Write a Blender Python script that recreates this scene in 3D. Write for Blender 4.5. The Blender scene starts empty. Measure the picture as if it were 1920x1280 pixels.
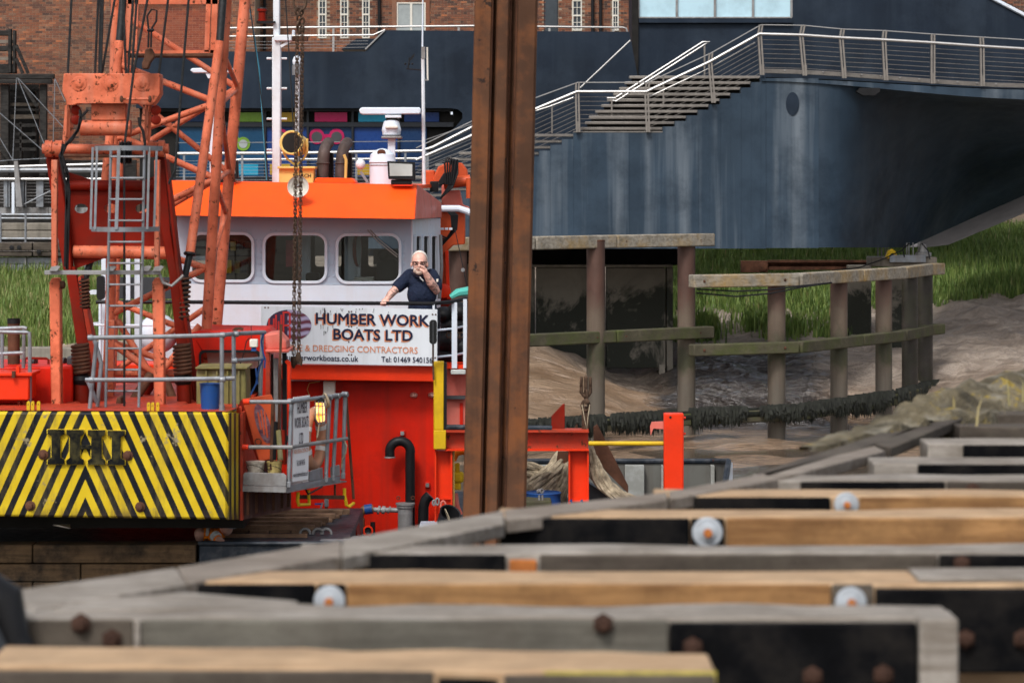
import bpy, bmesh, math, random
from mathutils import Vector, Matrix
from mathutils.geometry import tessellate_polygon
from mathutils import noise as mnoise
random.seed(7)
SC = bpy.context.scene
COL = SC.collection
# ------------------------------------------------------------------ camera
F, HZ, CZ = 5333.0, 346.0, 6.4      # focal length in photo pixels, horizon row, eye height above the water
cam = bpy.data.cameras.new('camera')
cam.lens, cam.sensor_width = 100.0, 36.0
cam.shift_y = -(640 - HZ) / 1920.0
cam.clip_start, cam.clip_end = 0.1, 3000
cam.dof.use_dof = True
cam.dof.focus_distance = 44.0
cam.dof.aperture_fstop = 4.3
camo = bpy.data.objects.new('camera', cam); COL.objects.link(camo)
camo.location = (0, 0, CZ); camo.rotation_euler = (math.radians(90), 0, 0)
SC.camera = camo
# ------------------------------------------------------------------ sky, sun, exposure
SUNV = Vector((-0.22, -0.60, 0.76)).normalized()     # towards the sun: high, behind the viewer's left shoulder
EL = math.asin(SUNV.z); AZ = math.atan2(SUNV.x, SUNV.y)
world = bpy.data.worlds.new('World'); SC.world = world; world.use_nodes = True
wn = world.node_tree; wn.nodes.clear()
sky = wn.nodes.new('ShaderNodeTexSky'); sky.sky_type = 'NISHITA'; sky.sun_disc = False
sky.sun_elevation = EL; sky.sun_rotation = AZ; sky.air_density = 1.0; sky.dust_density = 4.0; sky.ozone_density = 1.0
hsv = wn.nodes.new('ShaderNodeHueSaturation'); hsv.inputs['Saturation'].default_value = 0.45
bg = wn.nodes.new('ShaderNodeBackground'); bg.inputs['Strength'].default_value = 0.13
wo = wn.nodes.new('ShaderNodeOutputWorld')
wn.links.new(sky.outputs[0], hsv.inputs['Color']); wn.links.new(hsv.outputs[0], bg.inputs['Color']); wn.links.new(bg.outputs[0], wo.inputs[0])
sun = bpy.data.lights.new('sun', 'SUN'); sun.energy = 1.5; sun.angle = math.radians(12); sun.color = (1.0, 0.985, 0.96)
suno = bpy.data.objects.new('sun', sun); COL.objects.link(suno)
suno.rotation_euler = SUNV.to_track_quat('Z', 'Y').to_euler(); suno.location = (0, 0, 60)
SC.view_settings.view_transform = 'Standard'; SC.view_settings.look = 'None'
SC.view_settings.exposure = 0.56; SC.view_settings.gamma = 1.0; SC.view_settings.use_curve_mapping = False
SC.cycles.use_denoising = True
SC.cycles.max_bounces = 6; SC.cycles.transparent_max_bounces = 12
# ------------------------------------------------------------------ helpers
PI = math.pi
def W(x, y, Y): return Vector(((x - 960) * Y / F, Y, CZ + (HZ - y) * Y / F))   # photo pixel + true distance -> world point
def lin(c): return tuple(((v / 255) / 12.92 if v / 255 <= .04045 else ((v / 255 + .055) / 1.055) ** 2.4) for v in c)
def lerp(a, b, t): return a + (b - a) * t
def sst(a, b, x):
    t = max(0, min(1, (x - a) / (b - a))); return t * t * (3 - 2 * t)
class MB:
    def __init__(s): s.v = []; s.f = []
    def add(s, vs, fs):
        n = len(s.v); s.v += [Vector(p) for p in vs]; s.f += [tuple(i + n for i in f) for f in fs]; return s
    def hexa(s, p):   # 4 front points then 4 back points, same order
        return s.add(p, [(0, 1, 2, 3), (7, 6, 5, 4), (0, 4, 5, 1), (1, 5, 6, 2), (2, 6, 7, 3), (3, 7, 4, 0)])
    def box(s, x0, x1, y0, y1, z0, z1):
        return s.hexa([(x0, y0, z0), (x1, y0, z0), (x1, y0, z1), (x0, y0, z1), (x0, y1, z0), (x1, y1, z0), (x1, y1, z1), (x0, y1, z1)])
    def pb(s, x0, y0, x1, y1, Y, d):          # box whose front fills a photo rectangle at distance Y, d deep
        a, b = W(x0, y1, Y), W(x1, y0, Y); return s.box(a.x, b.x, Y, Y + d, a.z, b.z)
    def poly(s, pts, Y, d, holes=()):         # prism: outline at distance Y, optional holes
        loops = [[W(p[0], p[1], Y) for p in lp] for lp in [pts, *holes]]
        return s.prism(loops, Vector((0, d, 0)))
    def prism(s, loops, ext):
        flat = [p for lp in loops for p in lp]; n = len(flat); tris = tessellate_polygon(loops)
        fs = [tuple(t) for t in tris] + [tuple(i + n for i in reversed(t)) for t in tris]; o = 0
        for lp in loops:
            m = len(lp); fs += [(o + i, o + (i + 1) % m, n + o + (i + 1) % m, n + o + i) for i in range(m)]; o += m
        return s.add(flat + [p + ext for p in flat], fs)
    def bar(s, a, b, w, h, up=(0, 0, 1)):
        a, b = Vector(a), Vector(b); d = (b - a).normalized(); u = Vector(up)
        if abs(d.dot(u)) > .95: u = Vector((0, 1, 0))
        r = d.cross(u).normalized() * w / 2; u = r.cross(d).normalized() * h / 2
        return s.hexa([a - r - u, a + r - u, a + r + u, a - r + u, b - r - u, b + r - u, b + r + u, b - r + u])
    def tube(s, pts, r, n=10, closed=False, caps=True):
        P = [Vector(p) for p in pts]; m = len(P); R = r if isinstance(r, (list, tuple)) else [r] * m
        T = []
        for i in range(m):
            if closed: t = P[(i + 1) % m] - P[i - 1]
            else: t = P[min(i + 1, m - 1)] - P[max(i - 1, 0)]
            T.append(t.normalized() if t.length > 1e-9 else Vector((0, 0, 1)))
        u = Vector((0, 0, 1)) if abs(T[0].z) < .9 else Vector((1, 0, 0))
        u = (u - T[0] * u.dot(T[0])).normalized(); vs = []
        for i in range(m):
            u = (u - T[i] * u.dot(T[i])).normalized(); w = T[i].cross(u)
            for k in range(n):
                a = 2 * PI * k / n; vs.append(P[i] + (u * math.cos(a) + w * math.sin(a)) * R[i])
        fs = []
        for i in range(m if closed else m - 1):
            j = (i + 1) % m
            for k in range(n): fs.append((i * n + k, i * n + (k + 1) % n, j * n + (k + 1) % n, j * n + k))
        if caps and not closed: fs += [tuple(range(n - 1, -1, -1)), tuple(range((m - 1) * n, m * n))]
        return s.add(vs, fs)
    def cyl(s, a, b, r, r2=None, n=16): return s.tube([a, b], [r, r if r2 is None else r2], n)
    def lathe(s, c, axis, prof, n=20):        # profile of (distance along axis, radius)
        c = Vector(c); ax = Vector(axis).normalized(); pts = [c + ax * t for t, _ in prof]
        u = Vector((0, 0, 1)) if abs(ax.z) < .9 else Vector((1, 0, 0)); u = (u - ax * u.dot(ax)).normalized(); w = ax.cross(u)
        vs = [p + (u * math.cos(2 * PI * k / n) + w * math.sin(2 * PI * k / n)) * max(r, 1e-4) for p, (t, r) in zip(pts, prof) for k in range(n)]
        fs = [(i * n + k, i * n + (k + 1) % n, (i + 1) * n + (k + 1) % n, (i + 1) * n + k) for i in range(len(prof) - 1) for k in range(n)]
        fs += [tuple(range(n - 1, -1, -1)), tuple(range((len(prof) - 1) * n, len(prof) * n))]
        return s.add(vs, fs)
    def ell(s, c, rx, ry, rz, nu=16, nv=10, rot=None):
        c = Vector(c); vs = []; fs = []
        for j in range(nv + 1):
            t = PI * j / nv
            for i in range(nu):
                a = 2 * PI * i / nu; p = Vector((rx * math.sin(t) * math.cos(a), ry * math.sin(t) * math.sin(a), rz * math.cos(t)))
                vs.append(c + (rot @ p if rot else p))
        for j in range(nv):
            for i in range(nu): fs.append((j * nu + i, (j + 1) * nu + i, (j + 1) * nu + (i + 1) % nu, j * nu + (i + 1) % nu))
        return s.add(vs, fs)
    def ring(s, c, axis, R, r, n=28, m=8, R2=None):
        ax = Vector(axis).normalized(); u = Vector((0, 0, 1)) if abs(ax.z) < .9 else Vector((1, 0, 0)); u = (u - ax * u.dot(ax)).normalized(); w = ax.cross(u)
        R2 = R2 or R; c = Vector(c)
        return s.tube([c + w * R * math.cos(2 * PI * i / n) + u * R2 * math.sin(2 * PI * i / n) for i in range(n)], r, m, closed=True)
    def build(s, name, mat, parent=None, bev=0, ang=32, loc=None, **kw):
        me = bpy.data.meshes.new(name)
        if parent is not None: off = Vector(parent['w'])
        elif loc is not None: off = Vector(loc)
        else:
            xs = [p.x for p in s.v]; ys = [p.y for p in s.v]; zs = [p.z for p in s.v]
            off = Vector(((min(xs) + max(xs)) / 2, (min(ys) + max(ys)) / 2, min(zs)))
        me.from_pydata([p - off for p in s.v], [], s.f); me.update()
        bm = bmesh.new(); bm.from_mesh(me); bmesh.ops.recalc_face_normals(bm, faces=bm.faces); bm.to_mesh(me); bm.free()
        if ang: me.shade_smooth(); me.set_sharp_from_angle(angle=math.radians(ang))
        me.materials.append(mat)
        o = bpy.data.objects.new(name, me); COL.objects.link(o); o['w'] = tuple(off)
        if parent is not None: o.parent = parent
        else: o.location = off
        if bev:
            b = o.modifiers.new('b', 'BEVEL'); b.width = bev; b.segments = 2; b.limit_method = 'ANGLE'; b.angle_limit = math.radians(40)
        for k, v in kw.items(): o[{'cat': 'category'}.get(k, k)] = v
        return o
def thing(name, label, cat, loc, group=None):
    o = bpy.data.objects.new(name, None); COL.objects.link(o); o.location = loc; o['w'] = tuple(loc)
    o.empty_display_size = .1; o['label'] = label; o['category'] = cat
    if group: o['group'] = group
    return o
def clone(o, parent, off, name=None):        # a part that shares mesh data, moved by off
    c = o.copy(); COL.objects.link(c); c.parent = parent; c.location = o.location + Vector(off)
    return c
def rrect(x0, y0, x1, y1, r, n=6):
    pts = []
    for cx, cy, a0 in ((x1 - r, y0 + r, -90), (x1 - r, y1 - r, 0), (x0 + r, y1 - r, 90), (x0 + r, y0 + r, 180)):
        for i in range(n + 1):
            a = math.radians(a0 + 90 * i / n); pts.append((cx + r * math.cos(a), cy + r * math.sin(a)))
    return pts
def circ(cx, cy, rx, ry=None, n=24): return [(cx + rx * math.cos(2 * PI * i / n), cy + (ry or rx) * math.sin(2 * PI * i / n)) for i in range(n)]
def arc(c, r, a0, a1, n, pl='xz', Y=0):      # list of points on an arc about a world point, in the facing plane
    return [Vector((c[0] + r * math.cos(math.radians(lerp(a0, a1, i / n))), c[1], c[2] + r * math.sin(math.radians(lerp(a0, a1, i / n))))) for i in range(n + 1)]
# ------------------------------------------------------------------ lettering (built-in font turned into mesh)
_txt = {}
def text_geo(t, bold=0.0):
    k = (t, bold)
    if k not in _txt:
        c = bpy.data.curves.new('t', 'FONT'); c.body = t; c.resolution_u = 3; c.bevel_depth = bold; c.bevel_resolution = 0; c.extrude = .001
        o = bpy.data.objects.new('t', c); COL.objects.link(o)
        me = bpy.data.meshes.new_from_object(o.evaluated_get(bpy.context.evaluated_depsgraph_get()))
        vs = [v.co.copy() for v in me.vertices]; fs = [tuple(p.vertices) for p in me.polygons]
        bpy.data.objects.remove(o); bpy.data.curves.remove(c); bpy.data.meshes.remove(me)
        x0 = min(v.x for v in vs); x1 = max(v.x for v in vs); y0 = min(v.y for v in vs); y1 = max(v.y for v in vs)
        _txt[k] = ([((v.x - x0) / (x1 - x0), (v.y - y0) / (y1 - y0), v.z) for v in vs], fs)
    return _txt[k]
for _t, _b in (('HUMBER WORK', .024), ('BOATS LTD', .024), ('MARINE & DREDGING CONTRACTORS', .004), ('www.humberworkboats.co.uk', .012), ('Tel: 01469 540156', .012), ('HUMBER', .012), ('WORK BOATS', .012), ('LTD', .012), ('HWB', .02), ('SEARCH', .02)):
    text_geo(_t, _b)
def put_text(t, bold, f, d=.003):             # f(u, v) -> world point; the letters are d thick towards the viewer
    uv, fs = text_geo(t, bold); m = MB(); m.add([f(u, v) + Vector((0, -z * .05, 0)) for u, v, z in uv], fs); return m
# ------------------------------------------------------------------ materials
class NT:
    def __init__(s, name):
        s.m = bpy.data.materials.new(name); s.m.use_nodes = True; s.t = s.m.node_tree; s.b = s.t.nodes['Principled BSDF']; s.o = s.t.nodes['Material Output']
    def n(s, ty, **kw):
        nd = s.t.nodes.new(ty)
        for k, v in kw.items():
            if hasattr(nd, k) and k not in nd.inputs: setattr(nd, k, v)
        return nd
    def put(s, nd, i, v):
        if hasattr(v, 'is_output') or isinstance(v, bpy.types.NodeSocket): s.t.links.new(v, nd.inputs[i])
        else:
            if isinstance(v, tuple) and len(v) == 3 and nd.inputs[i].type == 'RGBA': v = (*v, 1)
            nd.inputs[i].default_value = v
    def coord(s, scale=(1, 1, 1), out='Object'):
        c = s.n('ShaderNodeTexCoord'); m = s.n('ShaderNodeMapping'); s.put(m, 0, c.outputs[out]); m.inputs['Scale'].default_value = scale; return m.outputs[0]
    def noise(s, vec, scale, detail=4, rough=.55, dist=0):
        nd = s.n('ShaderNodeTexNoise'); s.put(nd, 'Vector', vec); nd.inputs['Scale'].default_value = scale; nd.inputs['Detail'].default_value = detail
        nd.inputs['Roughness'].default_value = rough; nd.inputs['Distortion'].default_value = dist; return nd.outputs['Fac']
    def mr(s, v, a, b, c=0., d=1.):
        nd = s.n('ShaderNodeMapRange'); s.put(nd, 0, v)
        for i, q in enumerate((a, b, c, d)): s.put(nd, i + 1, q)
        return nd.outputs[0]
    def math(s, op, a, b=0., c=0.):
        nd = s.n('ShaderNodeMath', operation=op); s.put(nd, 0, a); s.put(nd, 1, b); s.put(nd, 2, c); return nd.outputs[0]
    def mix(s, f, a, b, bt='MIX'):
        nd = s.n('ShaderNodeMix', data_type='RGBA', blend_type=bt); s.put(nd, 0, f); s.put(nd, 6, a); s.put(nd, 7, b); return nd.outputs[2]
    def bump(s, h, st, dist=.02):
        nd = s.n('ShaderNodeBump'); s.put(nd, 'Height', h); nd.inputs['Strength'].default_value = st; nd.inputs['Distance'].default_value = dist; s.put(s.b, 'Normal', nd.outputs[0])
MATS = {}
def mat(name, col, rough=.5, metal=0., var=.18, vs=2.0, chip=None, streak=None, grime=None, bump=None, spec=.2, grain=None):
    """painted or raw surface: tone drift, worn chips, vertical runs, grime and fine relief"""
    s = NT(name); v = s.coord()
    c0 = tuple(max(0, q * (1 - var)) for q in col); c1 = tuple(min(1, q * (1 + var)) for q in col)
    c = s.mix(s.mr(s.noise(v, vs, 5), .3, .7), c0, c1); r = s.mr(s.noise(v, vs * 6, 3), .3, .7, max(.02, rough - .08), min(1, rough + .08))
    if grain:                                            # wood: (dark colour, stretch vector, amount)
        g = s.noise(s.coord(grain[1]), 1.0, 6, .65, .4); c = s.mix(s.math('MULTIPLY', s.mr(g, .42, .68), grain[2]), c, grain[0])
    if streak:                                           # (colour, amount, scale across)
        g = s.noise(s.coord((streak[2], streak[2] * (streak[3] if len(streak) > 3 else 1), streak[2] * .05)), 1.0, 4, .6); c = s.mix(s.math('MULTIPLY', s.mr(g, .48, .72), streak[1]), c, streak[0])
    if grime:                                            # (colour, amount, scale)
        g = s.noise(v, grime[2], 6, .7); c = s.mix(s.math('MULTIPLY', s.mr(g, .45, .7), grime[1]), c, grime[0])
    if chip:                                             # (colour, threshold, scale)
        g = s.noise(v, chip[2], 8, .72); k = s.mr(g, chip[1], chip[1] + .025); c = s.mix(k, c, chip[0]); r = s.math('MAXIMUM', r, s.math('MULTIPLY', k, .85))
    s.put(s.b, 'Base Color', c); s.put(s.b, 'Roughness', r); s.b.inputs['Metallic'].default_value = metal; s.b.inputs['Specular IOR Level'].default_value = spec
    if bump: s.bump(s.noise(v, bump[0], 5, .6), bump[1], bump[2] if len(bump) > 2 else .01)
    MATS[name] = s.m; return s.m
RUST = (.085, .03, .014); DIRT = (.05, .04, .032)
M_red = mat('boat red paint', (.60, .014, .003), .42, spec=.18, var=.16, vs=1.2, grime=((.30, .012, .006), .7, 1.6), streak=((.26, .02, .01), .55, 7), chip=(RUST, .70, 9), bump=(3, .15, .02))
M_band = mat('bright orange red paint', (.72, .035, .006), .4, var=.1, grime=((.4, .03, .01), .4, 3), chip=(RUST, .73, 12))
M_visor = mat('orange visor paint', (.86, .085, .008), .38, var=.06, vs=1.5, grime=((.62, .06, .012), .45, 2), bump=(2, .1, .02))
M_crane = mat('faded orange crane paint', (.60, .15, .075), .5, var=.25, vs=2.2, streak=((.50, .20, .13), .8, 9), grime=((.30, .055, .022), .8, 3.5), chip=(RUST, .585, 16), spec=.15, bump=(60, .15, .003))
M_deep = mat('deep red crane paint', (.17, .009, .003), .55, spec=.1, var=.3, grime=((.10, .02, .012), .7, 3), chip=(RUST, .66, 14))
M_dred = mat('worn red crane deck paint', (.42, .042, .017), .5, var=.2, grime=((.14, .04, .025), .8, 4), chip=(RUST, .60, 10), bump=(30, .2, .004))
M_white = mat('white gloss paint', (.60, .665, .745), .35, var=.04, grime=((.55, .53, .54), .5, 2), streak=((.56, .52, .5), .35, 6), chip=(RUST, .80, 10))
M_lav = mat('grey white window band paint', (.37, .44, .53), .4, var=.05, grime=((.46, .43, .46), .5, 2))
M_rwhite = mat('rust stained white paint', (.62, .66, .70), .4, var=.06, grime=((.36, .26, .20), .4, 3.2), chip=((.19, .07, .03), .66, 8))
M_galv = mat('galvanised steel', (.22, .24, .265), .48, .4, var=.18, vs=9, grime=((.17, .16, .15), .7, 5), streak=((.20, .15, .12), .4, 8))
M_galvf = mat('dull grey steel', (.26, .26, .26), .55, .3, var=.15, vs=5, grime=((.12, .10, .09), .7, 4), streak=((.13, .09, .07), .4, 8))
M_stain = mat('stainless steel', (.36, .35, .34), .42, .7, var=.08, vs=6)
M_spost = mat('dull stainless posts', (.22, .20, .18), .45, .5, var=.15, vs=6)
M_black = mat('black rubber', (.008, .008, .009), .5, var=.3, spec=.22)
M_tar = mat('tarred black plate', (.004, .0042, .005), .8, spec=.05, var=.5, vs=5, grime=((.020, .017, .014), .7, 5), bump=(25, .5, .01))
M_dark = mat('dark paint and painted shade', (.016, .015, .014), .7, spec=.08, var=.4)  # dark parts and interiors, also the painted shade strip above the abutment
M_yel = mat('yellow paint', (.60, .38, .010), .45, var=.1, grime=((.35, .20, .02), .5, 5), chip=(RUST, .66, 14))
M_ywash = mat('cream yellow paint', (.62, .44, .13), .5, var=.12, grime=((.35, .2, .06), .5, 4), chip=(RUST, .68, 14))
M_rust = mat('rusted steel', (.085, .036, .02), .8, var=.5, vs=4, grime=((.05, .022, .014), .8, 6), chip=((.02, .014, .012), .62, 10), bump=(50, .4, .004))
M_rope = mat('worn braided rope', (.36, .30, .21), .9, var=.4, vs=20, grime=((.10, .075, .05), .85, 6), bump=(160, .6, .004))
M_cable = mat('greased steel cable', (.02, .021, .022), .5, .3, spec=.3, var=.4, vs=30)
M_chain = mat('rusty chain', (.085, .052, .034), .7, .3, var=.5, vs=20, grime=((.03, .02, .015), .8, 18))
M_conc = mat('weathered concrete', (.235, .21, .175), .85, var=.2, vs=1.5, grime=((.10, .09, .07), .7, 1.2), streak=((.08, .075, .06), .6, 4), bump=(20, .3, .02))
M_blue = mat('blue plastic', (.012, .06, .22), .45, var=.2, grime=((.03, .05, .09), .6, 8))
M_olive = mat('olive tank paint', (.17, .15, .05), .6, var=.2, streak=((.30, .28, .20), .6, 10), grime=((.07, .06, .03), .6, 5), chip=(RUST, .68, 12))
M_navy = mat('navy cladding', (.0085, .015, .026), .55, spec=.15, var=.3, vs=.5, grime=((.024, .036, .054), .6, .7), streak=((.026, .038, .054), .4, 1.6), bump=(1.2, .15, .05))
M_hull = mat('rain streaked navy steel', (.026, .044, .066), .55, spec=.18, var=.25, vs=.4, streak=((.135, .16, .185), .85, 1.3, 0.), grime=((.009, .018, .030), .8, .5), bump=(.8, .15, .05))
M_hull2 = mat('unwashed navy steel', (.022, .038, .058), .55, spec=.15, var=.3, vs=.4, streak=((.045, .062, .082), .6, .9, 0.), grime=((.008, .015, .025), .85, .45))
M_tan = mat('new tan timber', (.29, .155, .062), .8, var=.3, vs=3, grain=((.13, .06, .022), (2.5, 30, 30), .9), grime=((.11, .055, .022), .75, 4), bump=(40, .4, .01))
M_wood = mat('weathered grey timber', (.22, .19, .16), .85, var=.25, vs=3, grain=((.11, .085, .065), (2, 26, 26), .85), grime=((.14, .11, .085), .6, 2), bump=(40, .5, .01))
M_wface = mat('dark weathered timber', (.066, .053, .042), .85, var=.35, vs=3, grain=((.035, .028, .022), (2, 26, 26), .9), grime=((.15, .13, .10), .4, 2), bump=(40, .5, .01))
M_waling = mat('lichen covered timber', (.26, .235, .195), .9, var=.25, vs=2, grain=((.10, .085, .06), (1, 12, 12), .8), grime=((.32, .19, .04), .7, 1.1), bump=(12, .5, .02))
M_moss = mat('mossy wet timber', (.075, .066, .042), .8, var=.3, vs=2, grain=((.05, .045, .03), (1, 12, 12), .8), grime=((.055, .07, .016), .9, 1.4), bump=(12, .5, .02))
M_wgrey = mat('worn rubber and plastic grey', (.045, .048, .052), .6, spec=.25)
M_lens = mat('dull lamp glass', (.42, .44, .42), .15, var=.2)
M_teal = mat('teal plastic', (.10, .48, .40), .4)
M_plate = mat('grey bulwark paint', (.12, .12, .108), .5, var=.12, grime=((.09, .08, .07), .6, 3), streak=((.08, .06, .045), .5, 4), chip=(RUST, .70, 10))
M_pink = mat('sun faded red paint', (.62, .17, .13), .5, var=.12, grime=((.5, .05, .03), .6, 2), streak=((.3, .08, .05), .5, 6))
M_steelb = mat('blue black barge steel', (.012, .018, .027), .5, .1, spec=.25, var=.5, grime=((.12, .12, .125), .4, 9), chip=(RUST, .66, 6))
M_mat = mat('scuffed timber mats', (.10, .062, .032), .85, var=.3, grain=((.05, .033, .018), (1.5, 22, 22), .85), grime=((.010, .009, .008), 1.0, 3.0), bump=(30, .5, .01))
M_winw = mat('white window joinery', (.62, .59, .52), .5, var=.06)
M_hvis = mat('orange high visibility cloth', (.9, .22, .01), .8, var=.1, bump=(30, .5, .02))
M_refl = mat('silver reflective tape', (.55, .56, .56), .35, var=.1)
def pane(name, col, rough=.08, var=.15): return mat(name, col, rough, var=var, vs=1.2, grime=(tuple(q * .55 for q in col), .5, 1.1))
def glass():
    s = NT('clear window glass'); tr = s.n('ShaderNodeBsdfTransparent'); tr.inputs[0].default_value = (.80, .84, .84, 1); gl = s.n('ShaderNodeBsdfGlossy'); gl.inputs['Roughness'].default_value = .02
    fr = s.n('ShaderNodeFresnel'); fr.inputs[0].default_value = 1.5; mx = s.n('ShaderNodeMixShader'); s.put(mx, 0, s.math('ADD', s.math('MULTIPLY', fr.outputs[0], 1.0), .03)); s.put(mx, 1, tr.outputs[0]); s.put(mx, 2, gl.outputs[0]); s.put(s.o, 0, mx.outputs[0]); return s.m
M_glass = glass()
# ================================================================== ground, water, banks
def ground_z(X, Y):
    t = Y
    prof = [(40, -1.6), (57, -.6), (61, -.14), (65, -.02), (72, .05), (76.5, .2), (80, .75), (84, 1.5), (87, 2.2), (90, 2.75), (96, 4.0), (103, 5.2), (400, 5.6)]
    z = prof[-1][1]
    for (a, za), (b, zb) in zip(prof, prof[1:]):
        if t <= b:
            z = lerp(za, zb, max(0, (t - a) / (b - a))); break
    z += 1.45 * math.exp(-((X + .4) / 3.4) ** 2 - ((Y - 78.6) / 3.6) ** 2)                      # mound of silt below the bridge
    z += .6 * sst(9.5, 15, X) * sst(72, 84, Y)                                                  # bank lifts to the right
    z -= .6 * math.exp(-((X - 3.4) / 1.2) ** 2) * sst(77, 79, Y) * (1 - sst(82, 85, Y))         # scour hole by the abutment
    l = sst(-8.5, -10.5, X)
    if l > 0: z = lerp(z, (-.7 if Y < 79.2 else lerp(1.7, 3.7, min(1, (Y - 79.2) / 7.5))), l)
    if t > 60 and t < 96:
        k = sst(60, 66, t); far = sst(75, 82, t)
        z += k * .20 * mnoise.fractal(Vector((X * .30 + 3, Y * .42, 1)), 1.0, 2.0, 2)                        # broad soft humps
        z += k * .10 * mnoise.noise(Vector((X * .55 + Y * .3, Y * .75 - X * .3, 5)))
        chn = sst(4.0, 5.2, X) * (1 - sst(8.5, 10.5, X)) * sst(73, 76, t) * (1 - sst(84, 87, t))             # runnels in the wet channel
        rd = 1 - abs(mnoise.noise(Vector((X * .55 + Y * .35, Y * 2.1 - X * .55, 7)))) * 2.2; z += chn * .16 * max(0, rd)
        z += chn * .06 * mnoise.fractal(Vector((X * 2.0, Y * 3.2, 3)), 1.0, 2.0, 3)
        z -= .42 * math.exp(-((X - 11.6) / 2.2) ** 2 - ((Y - 75.2) / 2.0) ** 2) * k                          # standing pool
        w = Vector((X * .55 + Y * .22, Y * .9 - X * .12, 0)); rr = far * (1 - chn)
        z += rr * (.14 * (1 - abs(mnoise.noise(w * .9))) + .13 * mnoise.fractal(Vector((X * 1.3, Y * 1.7, 3)), 1.0, 2.0, 4))
        z += .012 * mnoise.fractal(Vector((X * 2.2, Y * 2.8, 9)), 1.0, 2.0, 3)
    return z
def grid(xs, ys, fz, name, m, **kw):
    b = MB(); nx = len(xs)
    b.v = [Vector((x, y, fz(x, y))) for y in ys for x in xs]
    b.f = [(j * nx + i, j * nx + i + 1, (j + 1) * nx + i + 1, (j + 1) * nx + i) for j in range(len(ys) - 1) for i in range(nx - 1)]
    return b.build(name, m, ang=0, loc=(0, 0, 0), **kw)
def frange(a, b, n): return [lerp(a, b, i / n) for i in range(n + 1)]
def mud_mat():
    s = NT('wet estuary mud'); v = s.coord()
    big = s.noise(v, .25, 4, .6); mid = s.noise(s.coord((1.0, 2.6, 1)), .8, 6, .62, .8); fine = s.noise(v, 6, 6, .7)
    geo = s.n('ShaderNodeNewGeometry'); sx = s.n('ShaderNodeSeparateXYZ'); s.put(sx, 0, geo.outputs['Position']); X, Y, Z = sx.outputs
    wob = s.math('MULTIPLY', s.math('SUBTRACT', big, .5), 3.0); Xw, Yw = s.math('ADD', X, wob), s.math('ADD', Y, wob)
    chn = s.math('MULTIPLY', s.math('MULTIPLY', s.mr(Xw, 3.6, 4.4), s.mr(Xw, 9.6, 8.2)), s.math('MULTIPLY', s.mr(Yw, 72.6, 74.2), s.mr(Yw, 85.5, 83)))
    low = s.mr(Z, .32, .02); far = s.mr(Yw, 77, 81)
    c = s.mix(s.mr(mid, .35, .68), (.15, .095, .057), (.27, .188, .125)); c = s.mix(far, c, s.mix(s.mr(mid, .35, .68), (.17, .13, .10), (.36, .295, .24)))
    c = s.mix(s.math('MULTIPLY', s.mr(fine, .52, .72), .45), c, (.05, .036, .025)); c = s.mix(s.math('MULTIPLY', chn, .93), c, (.018, .015, .014))
    s.put(s.b, 'Base Color', c)
    r = s.mr(far, 0., 1., .30, .5); r = s.math('SUBTRACT', r, s.math('MULTIPLY', low, .12)); r = s.mix(chn, r, (.13, .13, .13)); s.put(s.b, 'Roughness', r); s.b.inputs['Specular IOR Level'].default_value = .75
    b = s.math('ADD', s.math('MULTIPLY', mid, s.mr(chn, 0., 1., .45, .9)), s.math('MULTIPLY', fine, s.mr(far, 0., 1., .05, .22))); s.bump(b, .8, .45); return s.m
M_mud = mud_mat()
def water_mat():
    s = NT('silty river water'); v = s.coord((1, 1, 1)); s.b.inputs['Base Color'].default_value = (.075, .055, .038, 1); s.b.inputs['Roughness'].default_value = .12
    s.bump(s.math('ADD', s.noise(s.coord((1, .5, 1)), 1.4, 4), s.math('MULTIPLY', s.noise(v, 6, 3), .3)), .25, .08); return s.m
grid([-300, -120, -60] + frange(-26, -4, 40) + frange(-3.9, 18, 220) + frange(18.5, 26, 15) + [60, 120, 300], [-60, 0, 30, 50] + frange(57, 64, 20) + frange(64.1, 92, 290) + frange(92.5, 96, 10) + frange(97, 120, 20) + [200, 600], ground_z, 'mud_bank', M_mud, kind='structure', label='wet brown estuary mud sloping up below the bridge', cat='mud bank')
MB().add([(-300, -60, 0), (300, -60, 0), (300, 81, 0), (-300, 81, 0)], [(0, 1, 2, 3)]).build('river_water', water_mat(), ang=0, kind='structure', label='silty brown river water at low tide', cat='water')
# grass: blades as one mass on each bank
def grass_mat():
    s = NT('bank grass'); at = s.n('ShaderNodeAttribute', attribute_name='rnd'); f = at.outputs['Fac']
    r = s.n('ShaderNodeValToRGB'); s.put(r, 0, f); e = r.color_ramp.elements; e[0].color = (.06, .105, .02, 1); e[1].color = (.42, .33, .16, 1); e[1].position = 1
    for p, c in ((.45, (.15, .24, .05, 1)), (.8, (.25, .31, .08, 1)), (.93, (.20, .22, .07, 1))): q = e.new(p); q.color = c
    s.put(s.b, 'Base Color', r.outputs[0]); s.b.inputs['Roughness'].default_value = .6
    tr = s.n('ShaderNodeBsdfTranslucent'); s.put(tr, 0, r.outputs[0]); mx = s.n('ShaderNodeMixShader'); mx.inputs[0].default_value = .3; s.put(mx, 1, s.b.outputs[0]); s.put(mx, 2, tr.outputs[0]); s.put(s.o, 0, mx.outputs[0]); return s.m
M_grass = grass_mat()
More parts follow.
